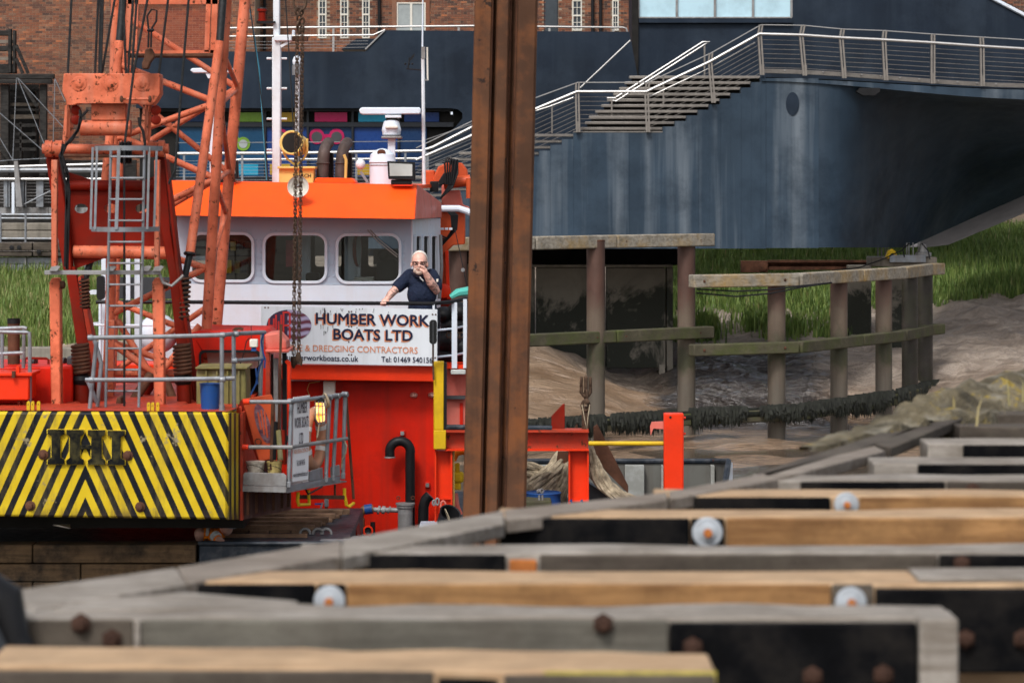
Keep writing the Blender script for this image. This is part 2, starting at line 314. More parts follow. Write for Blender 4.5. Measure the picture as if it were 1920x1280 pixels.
def blades(name, spots, label, hmin, hmax, zf=ground_z, wd=.035, dry=.06):
    vs, fs, rn = [], [], []
    for X, Y, hs in spots:
        z = zf(X, Y) - .03; h = random.uniform(hmin, hmax) * hs; a = random.uniform(0, 2 * PI); lean = random.uniform(.05, .45) * h; w = wd * random.uniform(.6, 1.3)
        dx, dy = math.cos(a), math.sin(a); px, py = -dy * w, dx * w; n = len(vs)
        vs += [(X - px, Y - py, z), (X + px, Y + py, z), (X + dx * lean * .3 - px * .8, Y + dy * lean * .3 - py * .8, z + h * .6), (X + dx * lean * .3 + px * .8, Y + dy * lean * .3 + py * .8, z + h * .6), (X + dx * lean, Y + dy * lean, z + h)]
        fs += [(n, n + 1, n + 3, n + 2), (n + 2, n + 3, n + 4)]
        q = random.random(); r = q * .8 if q > dry else random.uniform(.85 if dry < 1 else .97, 1); rn += [r, r]
    me = bpy.data.meshes.new(name); me.from_pydata(vs, [], fs); me.materials.append(M_grass)
    at = me.attributes.new('rnd', 'FLOAT', 'FACE'); at.data.foreach_set('value', rn)
    o = bpy.data.objects.new(name, me); COL.objects.link(o); o['kind'] = 'stuff'; o['label'] = label; o['category'] = 'grass'; return o
sp = []
for _ in range(95000):
    X = random.uniform(4.2, 19.5); Y = random.uniform(85.5, 104)
    edge = 87.4 + 1.3 * mnoise.noise(Vector((X * .5, 0, 0))) + .6 * mnoise.noise(Vector((X * 1.7, 4, 0))) - .3 * sst(9, 14, X)
    if X < 8.6: edge = 87.9 + 1.0 * mnoise.noise(Vector((X * .9, 9, 0)))
    if X < 4.9: edge = 86.0
    if Y < edge: continue
    sp.append((X, Y, 1.0 if Y > edge + .8 else .75))
blades('bank_grass', sp, 'tall green grass on the bank below the bridge', .22, .62, wd=.02)
sp = [(random.gauss(x, .32), random.gauss(y, .3), h) for x, y, n, h in ((8.2, 85.2, 500, .8), (5.6, 85.4, 700, 1.0), (4.7, 85.0, 400, .9), (7.4, 86.0, 400, .8), (9.5, 85.3, 250, .6)) for _ in range(n)]
blades('shore_weed', sp, 'clumps of green weed growing at the mud edge', .4, .85, wd=.028)
sp = [(random.uniform(-17, -9.6), random.uniform(79.8, 88.5), 1.0) for _ in range(42000)]
blades('quay_grass', sp, 'rough grass on the bank behind the crane', .22, .65, dry=.25, wd=.02)
kerb = MB()
for i in range(5): kerb.pb(-120 + i * 78, 651 + (i % 2), -44 + i * 78, 690, 79.0 + .02 * (i % 2), .5)
kerb.build('stone_kerb', M_conc, bev=.03, label='pale stone kerb along the foot of the grass bank', cat='kerb')
# ================================================================== brick buildings
def brick_mat(name, src):
    s = NT(name)
    if src == 'obj': f = s.n('ShaderNodeObjectInfo').outputs['Random']
    else: f = s.n('ShaderNodeAttribute', attribute_name='rnd').outputs['Fac']
    r = s.n('ShaderNodeValToRGB'); s.put(r, 0, f); r.color_ramp.interpolation = 'LINEAR'; e = r.color_ramp.elements; e[0].color = (.05, .028, .022, 1); e[1].color = (.40, .13, .05, 1)
    for p, c in ((.12, (.10, .042, .028, 1)), (.4, (.19, .066, .034, 1)), (.7, (.245, .082, .036, 1)), (.88, (.20, .105, .065, 1))): q = e.new(p); q.color = c
    g = s.noise(s.coord((1, 1, 1)), 9, 5, .7); c = s.mix(s.mr(g, .35, .7, 0, .55), r.outputs[0], (.085, .05, .036))
    if src != 'obj': c = s.mix(s.mr(s.noise(s.coord(), .33, 4, .6), .5, .72, 0, .6), c, (.12, .068, .042))
    s.put(s.b, 'Base Color', c); s.b.inputs['Roughness'].default_value = .9; s.bump(s.noise(s.coord(), 40, 4), .4, .01); return s.m
M_brk, M_brko = brick_mat('brick faces', 'attr'), brick_mat('brick face single', 'obj')
M_mortar = mat('lime mortar', (.27, .21, .155), .95, var=.25, vs=.8, grime=((.12, .085, .06), .6, 1.0), bump=(30, .4, .01))
def brick_field(parent, X0, X1, Z0, Z1, Y, openings, nsing, sing_box, tone=0.0, hole=None):
    """bricks in courses, stretchers and headers; the nsing ones inside sing_box are single parts, the rest one mass"""
    BL, BH, J = .225, .0755, .012; vs, fs, rn = [], [], []; proto = None; cnt = 0
    rows = int((Z1 - Z0) / BH)
    for r in range(rows):
        z = Z0 + r * BH; head = (r % 4 == 3); L = BL / 2 if head else BL; x = X0 - (.0 if r % 2 else L / 2)
        while x < X1:
            a, b = max(x, X0), min(x + L, X1) - J; x += L
            if b - a < .03: continue
            c, cz = (a + b) / 2, z + BH / 2
            if any(o[0] - .02 < c < o[1] + .02 and o[2] < cz < o[3] for o in openings): continue
            pr = Y - random.choice((0, 0, .003, .006, .009)); h = BH - J
            if not head and cnt < nsing and b - a > BL - J - .001 and sing_box[0] < c < sing_box[1] and sing_box[2] < cz < sing_box[3]:
                if proto is None:
                    m = MB().box(a, b, pr, Y + .06, z, z + h); proto = m.build('brick', M_brko, parent, ang=0); p0 = (a, pr, z)
                else: clone(proto, parent, (a - p0[0], pr - p0[1], z - p0[2]))
                cnt += 1; continue
            n = len(vs)
            vs += [(a, pr, z), (b, pr, z), (b, pr, z + h), (a, pr, z + h), (a, Y + .02, z), (b, Y + .02, z), (b, Y + .02, z + h), (a, Y + .02, z + h)]
            fs += [(n, n + 1, n + 2, n + 3), (n, n + 4, n + 5, n + 1), (n + 1, n + 5, n + 6, n + 2), (n + 2, n + 6, n + 7, n + 3), (n + 3, n + 7, n + 4, n)]
            q = min(1, max(0, random.random() + tone + .25 * mnoise.noise(Vector((c * .5, z * .5, Y))))); rn += [q] * 5
    m = MB(); m.v = [Vector(p) for p in vs]; m.f = fs; o = m.build('brickwork', M_brk, parent, ang=0, kind='stuff')
    return o, rn
def set_rnd(o, rn):
    at = o.data.attributes.new('rnd', 'FLOAT', 'FACE'); at.data.foreach_set('value', rn)
YB = 96.0
a, b = W(-70, 335, YB), W(478, -60, YB)
ware = thing('brick_warehouse', 'old weathered red brick warehouse wall at upper left behind the crane', 'building', ((a.x + b.x) / 2, YB + 3, 5))
o, rn = brick_field(ware, a.x, b.x, a.z, b.z, YB, [], 300, (W(40, 0, YB).x, W(115, 0, YB).x, W(0, 280, YB).z, W(0, 8, YB).z)); set_rnd(o, rn)
MB().box(a.x, b.x, YB + .008, YB + 6, 4.5, b.z).build('wall', M_mortar, ware, ang=0)
MB().box(a.x, b.x, YB, YB + 6, b.z + .003, b.z + 5).build('upper_wall', M_brko, ware, ang=0)
YT = 98.0
def wx(p): return W(p, 0, YT).x
a, b = W(478, 105, YT), W(1192, -60, YT)
terr = thing('brick_terrace', 'red brick building with white sash windows above the blue bridge hub', 'building', ((a.x + b.x) / 2, YT + 3, 5))
wins = [(597, 612, -40, 72), (638, 653, -40, 72), (679, 693, -40, 72), (744, 798, 5, 90), (1020, 1046, -40, 90), (1073, 1091, 0, 58), (1148, 1160, 0, 58)]
ops = [(wx(q[0]), wx(q[1]), W(0, q[3], YT).z, W(0, q[2], YT).z) for q in wins]
o, rn = brick_field(terr, a.x, b.x, a.z, b.z, YT, ops, 300, (wx(800), wx(1180), W(0, 60, YT).z, W(0, -12, YT).z), tone=-.05); set_rnd(o, rn)
MB().box(a.x, b.x, YT + .012, YT + .05, 5, b.z).build('wall', M_mortar, terr, ang=0)
MB().box(a.x, b.x, YT + .5, YT + 6, 5, b.z + 5).build('upper_wall', M_brko, terr, ang=0)
M_pdark = pane('dark window pane', (.045, .055, .065)); M_curt = pane('curtained pane', (.30, .33, .33), .3)
for i, q in enumerate(wins):
    x0, x1, y0, y1 = q; dark = i == 4; mid = (y0 + y1) / 2 if i not in (3,) else None
    fr = MB(); ft = 2.2 if not dark else 1.2
    for r in ((x0, y0, x0 + ft, y1), (x1 - ft, y0, x1, y1), (x0 + ft, y0, x1 - ft, y0 + ft), (x0 + ft, y1 - ft, x1 - ft, y1)): fr.pb(*r, YT - .03, .1)
    if i == 3: fr.pb((x0 + x1) / 2 - 2, y0 + ft, (x0 + x1) / 2 + 2, y1 - ft, YT - .03, .1)
    elif not dark:
        fr.pb(x0 + ft, 26 if y0 < -10 else 28, x1 - ft, 29 if y0 < -10 else 31, YT - .04, .1)
        fr.pb((x0 + x1) / 2 - .5, y0 + ft, (x0 + x1) / 2 + .5, y1 - ft, YT - .02, .03)
        for yy in (-22, 2, 14, 42, 54): 
            if y0 < yy < y1: fr.pb(x0 + ft, yy, x1 - ft, yy + 1, YT - .021, .03)
    w = fr.build('window', M_winw if not dark else M_navy, terr, ang=0)
    MB().pb(x0 + 1, y0 + 1, x1 - 1, y1 - 1, YT + .002, .008).build('pane', M_curt if i == 3 else M_pdark, w, ang=0)
for x, y1 in ((711, 90), (1111, 60), (1126, 60), (496, 95)):
    MB().tube([W(x, -60, YT - .12), W(x, y1, YT - .12)], .055, 10).build('drainpipe', M_black, terr)
for x0, x1 in ((735, 744), (798, 806)):
    MB().pb(x0, -60, x1, 70, YT - .05, .06).build('pilaster', M_brko, terr, bev=.005)
a, b = W(1845, 90, 97), W(2050, -60, 97)
fb = thing('distant_brick_wall', 'small patch of brick wall behind the sloping roof edge at top right', 'building', ((a.x + b.x) / 2, 99, 5))
o, rn = brick_field(fb, a.x, b.x, a.z, b.z, 97, [], 0, (0, 0, 0, 0), -.1); set_rnd(o, rn)
MB().box(a.x, b.x, 97.008, 101, 5, b.z).build('wall', M_mortar, fb, ang=0)
# ================================================================== bridge hub with coloured windows
YH = 84.0
hub = thing('bridge_hub', 'navy clad bridge hub building with band of coloured windows', 'building', W(700, 480, YH + 2))
MB().poly([(255, 97), (685, 97), (722, 57), (1180, 60), (1196, 146), (1202, 480), (690, 480), (760, 345), (800, 292), (858, 234), (867, 222), (867, 212), (858, 205), (845, 203), (255, 203)], YH, .5).build('cladding', M_navy, hub)
MB().pb(262, 190, 880, 480, YH + .55, .3).build('window_recess', M_dark, hub, ang=0)
MB().poly([(640, 93), (668, 73), (705, 73), (685, 93)], YH + 1, 2).build('roof_light', M_navy, hub)
fr = MB()
for y0, y1 in ((229.5, 238), (203, 209), (332, 340)): fr.pb(290, y0, 850, y1, YH + .3, .2)
for x in (332, 396, 437, 497, 577, 661, 747): fr.pb(x - 2, 209, x + 2, 332, YH + .31, .18)
fr.build('window_frame', mat('dark window frame', (.012, .014, .018), .45), hub, ang=0)
cols = {'g': (.14, .26, .03), 'y': (.36, .22, .02), 'm': (.36, .010, .075), 'c': (.015, .24, .38), 'b': (.008, .035, .15), 't': (.008, .05, .11), 'd': (.006, .025, .075)}
pm = {k: pane('coloured pane ' + k, v, .3) for k, v in cols.items()}
for x0, x1, k in ((340, 392, 'd'), (444, 491, 'g'), (525, 556, 'y'), (590, 651, 'm'), (672, 724, 'c'), (758, 823, 'b')):
    MB().pb(x0, 211, x1, 228.5, YH + .4, .03).build('window_pane', pm[k], hub, ang=0)
for x0, x1, k in ((335, 394, 't'), (399, 435, 'd'), (440, 495, 't'), (500, 575, 'b'), (580, 659, 'd'), (664, 745, 'b'), (750, 800, 'd')):
    p = MB().pb(x0, 238.5, x1, 331.5, YH + .4, .03).build('window_pane', pm[k], hub, ang=0)
    if x0 in (440, 500, 664): MB().pb(x0 + 6, 308, x0 + 44, 328, YH + .392, .006).build('film_strip', pm['y' if k != 't' else 'c'], p, ang=0)
    if k == 't' and x0 > 400:
        MB().poly(circ(456, 270, 13), YH + .37, .02).build('film_badge', pm['g'], p, ang=0); MB().poly([(440, 255), (446, 256), (458, 275), (452, 282)], YH + .38, .01).build('film_tail', pm['g'], p, ang=0)
        MB().poly(circ(456, 270, 8), YH + .36, .01).build('film_emblem', M_curt, p, ang=0)
    cs = {580: (594, 631), 500: (526,)}.get(x0, ())
    for cx in cs:
        MB().poly(circ(cx, 256, 14.5), YH + .37, .02).build('film_ring', pm['m'], p, ang=0); MB().poly(circ(cx, 257, 10), YH + .36, .01).build('film_picture', M_wgrey, p, ang=0)
    if len(cs) == 2: MB().pb(594, 252, 631, 260, YH + .38, .01).build('film_link', pm['m'], p, ang=0)
MB().pb(845, 210, 849, 215, YH - .02, .02).build('vent_plate', M_white, hub)
def rail(m, pts, Y, r, n=8): m.tube([W(*p, Y) if len(p) == 2 else W(*p) for p in pts], r, n); return m
rl = thing('roof_handrail', 'stainless handrail along the top of the hub roof', 'handrail', W(800, 60, YH + .3))
rail(MB(), [(430, 53), (890, 49), (1168, 52), (1174, 54), (1176, 60)], YH + .3, .03).build('top_rail', M_stain, rl)
rail(MB(), [(430, 68.5), (700, 66), (722, 56)], YH + .3, .025).build('lower_rail', M_stain, rl)
for y in (78, 84, 90): rail(MB(), [(430, y + 1), (600, y), (690, y - 1)], YH + .3, .008, 5).build('rail_wire', M_stain, rl)
for x, y in ((625, 92), (745, 58), (860, 58), (1030, 60), (1150, 60)): MB().pb(x - 2, 51, x + 2, y + 8, YH + .3, .04).build('post', M_stain, rl)
rail(MB(), [(685, 93), (722, 57)], YH - .03, .025, 6).build('edge_trim', M_stain, rl)
tw = thing('bridge_tower', 'navy tower block with pale blue window strip at upper right', 'building', W(1480, 300, 89))
MB().poly([(1185, -120), (1700, -120), (1866, 0), (1922, 29), (2060, 110), (2060, 330), (1185, 330)], 88, 2.5, [[(1197, -40), (1484, -40), (1484, 34), (1197, 34)]]).build('cladding', M_navy, tw)
MB().pb(1185, -60, 1197, 160, 87.9, .1).build('corner_trim', M_dark, tw)
M_sky = pane('glazing with painted sky reflection', (.42, .60, .68), .12, .04)  # sky reflection is put into the pale blue pane colour
for x0, x1 in ((1199, 1267), (1271, 1338.5), (1342.5, 1410), (1414, 1482)): MB().pb(x0, -38, x1, 32, 88.05, .04).build('window_pane', M_sky, tw, ang=0)
m = MB()
for x in (1197, 1267, 1338.5, 1410, 1482): m.pb(x, -40, x + 4 if x > 1200 else x + 2, 33, 87.98, .12)
m.pb(1197, 32, 1485, 34.5, 87.97, .14); m.build('window_frame', M_galvf, tw, ang=0)
MB().pb(1198, 35.5, 1486, 43, 87.85, .2).build('window_sill', M_navy, tw)
rail(MB(), [(1800, -40), (1866, 0), (1922, 29), (2060, 110)], 87.95, .06, 6).build('roof_trim', M_white, tw)
# ================================================================== footbridge: hull, stairs, deck, railings
YF = 77.0
br = thing('footbridge', 'streaked navy steel footbridge with open stairs and wire railings', 'bridge', W(1400, 470, YF + 2))
top = [(640, 470)]
for k in range(18, 0, -1): top += [(1075 - 21.5 * k, 250 + 10.9 * k), (1075 - 21.5 * (k - 1), 250 + 10.9 * k)]
top += [(1075, 249), (1133 / 4 + 960, 248)]
rx = [1133, 1223, 1310, 1396, 1480, 1562, 1643, 1718, 1795, 1866, 1905]; rx = [960 + q / 4 for q in rx]
for k in range(10): top += [(rx[k], 237.5 - 10.4 * k), (rx[k + 1], 237.5 - 10.4 * k)]
# hull plate strips between the steps, each with its own slight set back so that the seams show
segs = []; xs_ = [640] + [1075 - 21.5 * k for k in range(18, 0, -1)] + [1075, 1120, 1180, 1243] + rx[1:]
def ytop(x):
    if x < 1075: k = math.ceil((1075 - x - .01) / 21.5); return 250 + 10.9 * k
    if x < 1243: return 249
    for k in range(10):
        if x < rx[k + 1] - .01: return 237.5 - 10.4 * k
    return 143
for i, (x0, x1) in enumerate(zip(xs_, xs_[1:])):
    xm = (x0 + x1) / 2; yt = ytop(xm)
    if yt > 462: continue
    MB().pb(x0, yt, x1, 466, YF + .012 * (i % 2), .4).build('hull_plate', M_hull, br, ang=0)
for i, (x0, x1) in enumerate(((1436.6, 1484), (1484, 1535))): MB().pb(x0, 147, x1, 465, YF + .012 * (i % 2), .4).build('hull_plate', M_hull, br, ang=0)
def hull_right():
    m = MB(); nx, ny = 28, 16; vs = []
    for j in range(ny + 1):
        for i in range(nx + 1):
            x = lerp(1535, 2080, i / nx); t = j / ny
            yt = lerp(150, 190, sst(1430, 2000, x)); yb = 464 if x < 1700 else lerp(464, 300, (x - 1700) / 380)
            ins = 10.5 * sst(1540, 1860, x); vs.append(W(x, lerp(yt, yb, t), YF + .02 + ins * t ** .8 + ((.8 * sst(1560, 1760, x)) if j else 0)))
    m.v = vs; m.f = [(j * (nx + 1) + i, j * (nx + 1) + i + 1, (j + 1) * (nx + 1) + i + 1, (j + 1) * (nx + 1) + i) for j in range(ny) for i in range(nx)]
    return m.build('hull_underside', M_hull2, br, ang=50)
hull_right()
keel = MB().add([W(1704, 463, 84), W(1742, 463, 83), W(1778, 459, 83), W(1925, 398, 83), W(2080, 330, 83), W(2080, 300, 85.5), W(1922, 366, 85.5), W(1841, 401, 85.4)], [(0, 1, 2, 7), (2, 3, 6, 7), (3, 4, 5, 6)])
keel.build('keel', mat('keel plate with painted light', (.45, .41, .39), .6, var=.15), br)  # pale tone puts the light caught by the lower hull into the colour
def dk(x): return lerp(143, 165, sst(1400, 1960, x)) if x > 1430 else 143
xsd = frange(1428, 2080, 12)
m = MB(); m.prism([[W(x, dk(x) + 4, YF - .05) for x in xsd] + [W(x, dk(x) + lerp(9, 22, sst(1430, 1950, x)), YF - .05) for x in reversed(xsd)]], Vector((0, .25, 0))); m.build('deck_fascia', M_hull, br)
m = MB(); m.prism([[W(x, dk(x) - 14 + 6 * sst(1450, 1900, x), YF + .6) for x in xsd[0:]] + [W(x, dk(x) - 6 + 6 * sst(1450, 1900, x), YF + .6) for x in reversed(xsd)]], Vector((0, .2, 0))); m.build('deck_kerb', M_spost, br)
MB().add([W(x, dk(x) + 2, YF + .1) for x in xsd] + [W(x, dk(x) + 2, YF + .1) + Vector((0, 4, 0)) for x in xsd], [(i, i + 1, 13 + i + 1, 13 + i) for i in range(12)]).build('deck', M_dark, br)
for i in range(12): x = 1470 + i * 36; MB().pb(x, dk(x) - 14 + 6 * sst(1450, 1900, x) + 1, x + 3, dk(x) - 11 + 6 * sst(1450, 1900, x), YF + .55, .05).build('deck_stud', M_stain, br)
lx = [515, 548, 578, 625, 672, 715, 760, 805, 845, 880]
for k in range(10):
    y = (965 - 42.8 * k) / 4; d = .3 * k + .45
    MB().pb(960 + lx[k] / 4, y - 2.6, rx[k] - 1, y + 2.6, YF + d, .34).build('stair_tread', M_spost, br, bev=.01)
    MB().pb(960 + lx[k] / 4 + 4, y + 2.8, rx[k] - 2, y + 8.6, YF + d + .2, .06).build('stair_riser', M_dark, br, ang=0)
for k in range(16):
    y = 254 + 11.2 * k; x1 = 1076 - 22 * k
    MB().pb(x1 - 150, y - 2.6, x1, y + 2.6, YF + .45 + .1 * k, .34).build('stair_tread', M_spost, br, bev=.01)
MB().box(W(660, 0, YF).x, W(1500, 0, YF).x, YF + .42, YH - .05, W(0, 464, YF).z, W(0, 455, YF).z).build('bottom_plate', M_navy, br)
MB().pb(1076, 246, 1243, 248.5, YF + .1, 1.4).build('landing', M_spost, br)
# posts: pairs of bent flats
def post(xb, yb, xm, ym, xt, yt, Y, w=.045):
    m = MB()
    for s in (-2.6, 2.6):
        m.bar(W(xb + s, yb, Y), W(xm + s, ym, Y), w, .12, (0, 1, 0)); m.bar(W(xm + s, ym + .5, Y), W(xt + s, yt, Y), w, .12, (0, 1, 0))
    m.pb(xb - 4, yb - 20, xb + 4, yb, Y - .03, .06)
    return m.build('railing_post', M_spost, br)
PO = [(1084, 248, 1082, 172, 1083, 155), (1215, 248, 1212, 172, 1215, 155), (1338, 193, 1331, 116, 1333, 100), (1429, 141, 1424, 64, 1427, 47),
      (1509, 142, 1502, 66, 1506, 48), (1583, 147, 1577, 71, 1580, 55), (1661, 151, 1657, 75, 1659, 58), (1749, 157, 1749, 80.5, 1749, 64.5), (1842, 162, 1841, 87, 1840, 70), (1937, 167, 1938, 93, 1937, 76)]
for p in PO: post(*p, YF - .1)
up = [(780, 278), (890, 225), (1083, 155), (1215, 155), (1333, 100), (1427, 47), (1506, 48), (1580, 55), (1659, 58), (1749, 64.5), (1840, 70), (1937, 76), (2040, 82)]
mr = [(780, 300), (890, 252), (1082, 172), (1212, 172), (1331, 116), (1424, 64), (1502, 66), (1577, 71), (1657, 75), (1749, 80.5), (1841, 87), (1938, 93), (2040, 99)]
bt = [(780, 392), (890, 338), (1084, 244), (1215, 244), (1338, 189), (1429, 140), (1509, 142), (1583, 147), (1661, 151), (1749, 157), (1842, 162), (1937, 167), (2040, 173)]
rail(MB(), up, YF - .1, .016, 6).build('upper_rail', M_stain, br); rail(MB(), mr, YF - .16, .04, 8).build('main_rail', M_stain, br)
for k in range(8):
    t = .14 + .8 * k / 7; rail(MB(), [(lerp(p[0], q[0], t), lerp(p[1], q[1], t)) for p, q in zip(mr, bt)], YF - .08, .007, 5).build('rail_wire', M_spost, br)
for pts, d, r in (([(1138, 184), (1153, 184), (1318, 79), (1330, 79), (1321, 84), (1155, 190), (1145, 188)], 1.6, .028), ([(1088, 165), (1182, 76)], 4.2, .025), ([(1215, 183), (1330, 128), (1416, 80)], .12, .02), ([(1004, 208), (1030, 200), (1075, 183)], .3, .02)):
    rail(MB(), pts, YF + d, r).build('stair_handrail', M_stain, br)
for x, y0, y1, d in ((1147, 186, 248, 1.5), (1244, 140, 195, 1.7), (1321, 84, 142, 2.2), (1035, 196, 250, .3)): MB().pb(x - 1.4, y0, x + 1.4, y1, YF + d, .04).build('handrail_post', M_spost, br)
MB().poly(circ(1486, 195, 12.5, 22), YF - .012, .02).build('hull_hatch', M_navy, br)
MB().poly([(1612, 165), (1650, 165), (1650, 172), (1640, 179), (1618, 179), (1606, 172)], YF - .12, .3).build('deck_lamp', M_black, br)
# terrace railing on the near side of the hub, left of the piles
tr = thing('terrace_railing', 'stainless terrace railing behind the workboat roof', 'railing', W(560, 340, 81))
rail(MB(), [(330, 288), (560, 287), (790, 283), (812, 276), (890, 236)], 81, .045).build('top_rail', M_stain, tr)
rail(MB(), [(425, 302), (452, 299), (700, 298), (792, 297), (890, 250)], 81.05, .03).build('lower_rail', M_stain, tr)
rail(MB(), [(330, 268), (560, 267), (790, 265), (888, 232)], 80.95, .012, 5).build('upper_wire', M_stain, tr)
for i in range(8): rail(MB(), [(330, 302 + i * 6), (600, 301 + i * 6), (792, 300 + i * 6), (890, 258 + i * 8)], 81, .007, 5).build('rail_wire', M_stain, tr)
for x in (345, 454, 560, 668, 760, 798): MB().pb(x - 2 - 3 * (x == 798), 285, x + 2 + 4 * (x == 798), 352, 81, .05).build('post', M_galv, tr)
# ================================================================== under the bridge, fenders, left quay
ab = thing('concrete_abutment', 'stained concrete abutment wall in shadow below the bridge', 'wall', W(1120, 700, 82))
def stain_mat():
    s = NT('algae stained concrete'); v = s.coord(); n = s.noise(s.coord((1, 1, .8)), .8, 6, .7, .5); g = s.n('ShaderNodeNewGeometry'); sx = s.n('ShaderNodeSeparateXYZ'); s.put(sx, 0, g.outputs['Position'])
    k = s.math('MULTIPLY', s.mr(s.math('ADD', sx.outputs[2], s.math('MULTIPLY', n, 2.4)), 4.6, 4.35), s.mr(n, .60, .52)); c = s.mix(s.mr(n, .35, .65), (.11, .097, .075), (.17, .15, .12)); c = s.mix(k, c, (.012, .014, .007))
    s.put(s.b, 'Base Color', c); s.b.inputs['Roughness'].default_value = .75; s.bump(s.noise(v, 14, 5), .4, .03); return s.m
M_alg = stain_mat()
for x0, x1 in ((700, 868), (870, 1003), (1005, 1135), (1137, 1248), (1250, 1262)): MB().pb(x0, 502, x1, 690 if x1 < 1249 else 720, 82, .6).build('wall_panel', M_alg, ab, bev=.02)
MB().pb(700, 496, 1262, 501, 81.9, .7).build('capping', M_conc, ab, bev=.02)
MB().pb(700, 466, 1275, 497, 83.5, .4).build('shade_strip', M_dark, ab)  # dark strip standing in for the shadow gap between bridge and wall top
MB().pb(1236, 684, 1247, 712, 81.8, .3).build('leg', M_conc, ab)
def pile_mat():
    s = NT('tide marked steel pile'); v = s.coord(); n = s.noise(s.coord((1, 1, .6)), 1.6, 6, .65); g = s.n('ShaderNodeNewGeometry'); sx = s.n('ShaderNodeSeparateXYZ'); s.put(sx, 0, g.outputs['Position'])
    z = s.math('ADD', sx.outputs[2], s.math('MULTIPLY', s.math('SUBTRACT', n, .5), 1.6))
    c = s.mix(s.mr(n, .35, .68), (.050, .021, .013), (.085, .038, .025)); c = s.mix(s.mr(z, 3.75, 3.0), c, (.105, .076, .052)); c = s.mix(s.math('MULTIPLY', s.mr(z, 2.7, 2.3), s.mr(z, 1.5, 1.9)), c, (.038, .037, .015)); c = s.mix(s.mr(z, 1.9, 1.3), c, (.090, .074, .055))
    c = s.mix(s.mr(s.noise(s.coord((9, 9, .5)), 1, 3), .5, .75, 0, .5), c, (.06, .035, .025))
    s.put(s.b, 'Base Color', c); s.put(s.b, 'Roughness', s.mr(n, .3, .7, .8, .55)); s.bump(s.noise(v, 25, 5), .3, .02); return s.m
M_pile = pile_mat()
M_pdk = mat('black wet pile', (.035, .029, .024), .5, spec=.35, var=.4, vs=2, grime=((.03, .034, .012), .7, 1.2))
def weed(m, pts, dens, h):
    for (a, b) in zip(pts, pts[1:]):
        L = (b - a).length
        for _ in range(int(L * dens)):
            t = random.random(); p = a.lerp(b, t)
            if mnoise.noise(Vector((p.x * 1.6, p.y * 1.6, 2))) < -.22: continue
            p = p + Vector((random.uniform(-.05, .05), random.uniform(-.22, .16), random.uniform(-.1, .05)))
            hh = h * random.uniform(.4, 1.2) * (1 + .8 * mnoise.noise(p * 2.3)); dx = random.uniform(-.05, .05); w = random.uniform(.015, .04); yy = -random.uniform(.0, .1); n = len(m.v)
            m.v += [p + Vector((-w, yy, .03)), p + Vector((w, yy, .03)), p + Vector((dx + w * .8, yy - .03, -hh * .6)), p + Vector((dx - w * .8, yy - .03, -hh * .6)), p + Vector((dx * 1.6, yy - .02, -hh))]
            m.f += [(n, n + 1, n + 2, n + 3), (n + 3, n + 2, n + 4)]
M_weed = mat('dark bladder wrack', (.012, .013, .009), .5, spec=.2, var=.6, vs=8)
def fender(name, label, posts, levels):
    t = thing(name, label, 'fender', W(posts[0][0], 800, posts[0][1]))
    for x, Y, yt in posts:
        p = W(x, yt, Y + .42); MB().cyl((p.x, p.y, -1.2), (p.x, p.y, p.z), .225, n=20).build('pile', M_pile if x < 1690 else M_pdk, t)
        MB().lathe((p.x, p.y, p.z - .001), (0, 0, 1), [(0, .23), (.03, .23), (.04, .15)], 20).build('pile_cap', M_rust, t)
    for z, h, xy, mt, wd in levels:
        for (xa, Ya), (xb, Yb) in zip(xy, xy[1:]):
            a = Vector(((xa - 960) * Ya / F, Ya, z - h / 2)); b = Vector(((xb - 960) * Yb / F, Yb, z - h / 2)); d = (b - a).normalized() * .012
            m = MB(); m.bar(a + d, b - d, .30, h); m.build('waling', mt, t, bev=.03)
            for q in (.12, .88):
                c = a.lerp(b, q) + Vector((0, -.15, 0)); MB().lathe(c, (0, -1, 0), [(0, .04), (.02, .04), (.025, .025), (.045, .02)], 10).build('bolt_head', M_rust, t)
        if wd:
            for q0, q1 in zip(xy, xy[1:]): MB().tube([Vector(((q[0] - 960) * q[1] / F, q[1] - .02, z - .1)) for q in (q0, q1)], .15, 12).build('weed_mat', M_weed, t)
            m = MB(); weed(m, [Vector(((x - 960) * Y / F, Y - .06, z + .05)) for x, Y in xy], 420, .34); m.build('seaweed', M_weed, t, ang=0, kind='stuff')
    return t
fender('timber_fender', 'timber and pile fender running straight beneath the bridge hull, behind the red deck post', [(1117, 69.2, 452), (1287, 71.4, 452), (950, 67.4, 452), (858, 66.6, 452)],
       [(5.16, .32, [(760, 66), (998, 68.1), (1150, 70), (1334, 72.2)], M_waling, 0), (2.82, .3, [(880, 67), (1150, 69.9), (1333, 72.0)], M_moss, 0), (.80, .3, [(960, 66.4), (1063, 67.4), (1290, 69.8)], M_moss, 1)])
XY = [(1295, 70), (1494, 71.3), (1611, 74.4), (1691, 76.8), (1741, 79.8), (1764, 80.5)]
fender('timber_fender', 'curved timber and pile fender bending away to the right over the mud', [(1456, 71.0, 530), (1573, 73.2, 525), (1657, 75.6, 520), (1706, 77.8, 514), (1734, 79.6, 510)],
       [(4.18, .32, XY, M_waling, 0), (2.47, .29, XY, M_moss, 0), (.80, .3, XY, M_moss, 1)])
for x0, x1, yt, yb, Y, lb in ((1590, 1634, 497, 625, 85, 'broad stained concrete pile standing behind the curved fender'), (1672, 1694, 510, 690, 83.5, 'narrow concrete pile seen between the last fender piles')):
    a, b = W(x0, yb + 60, Y), W(x1, yt, Y); MB().box(a.x, b.x, Y, Y + .6, a.z - .6, b.z).build('concrete_pile', M_alg, bev=.04, label=lb, cat='pile')
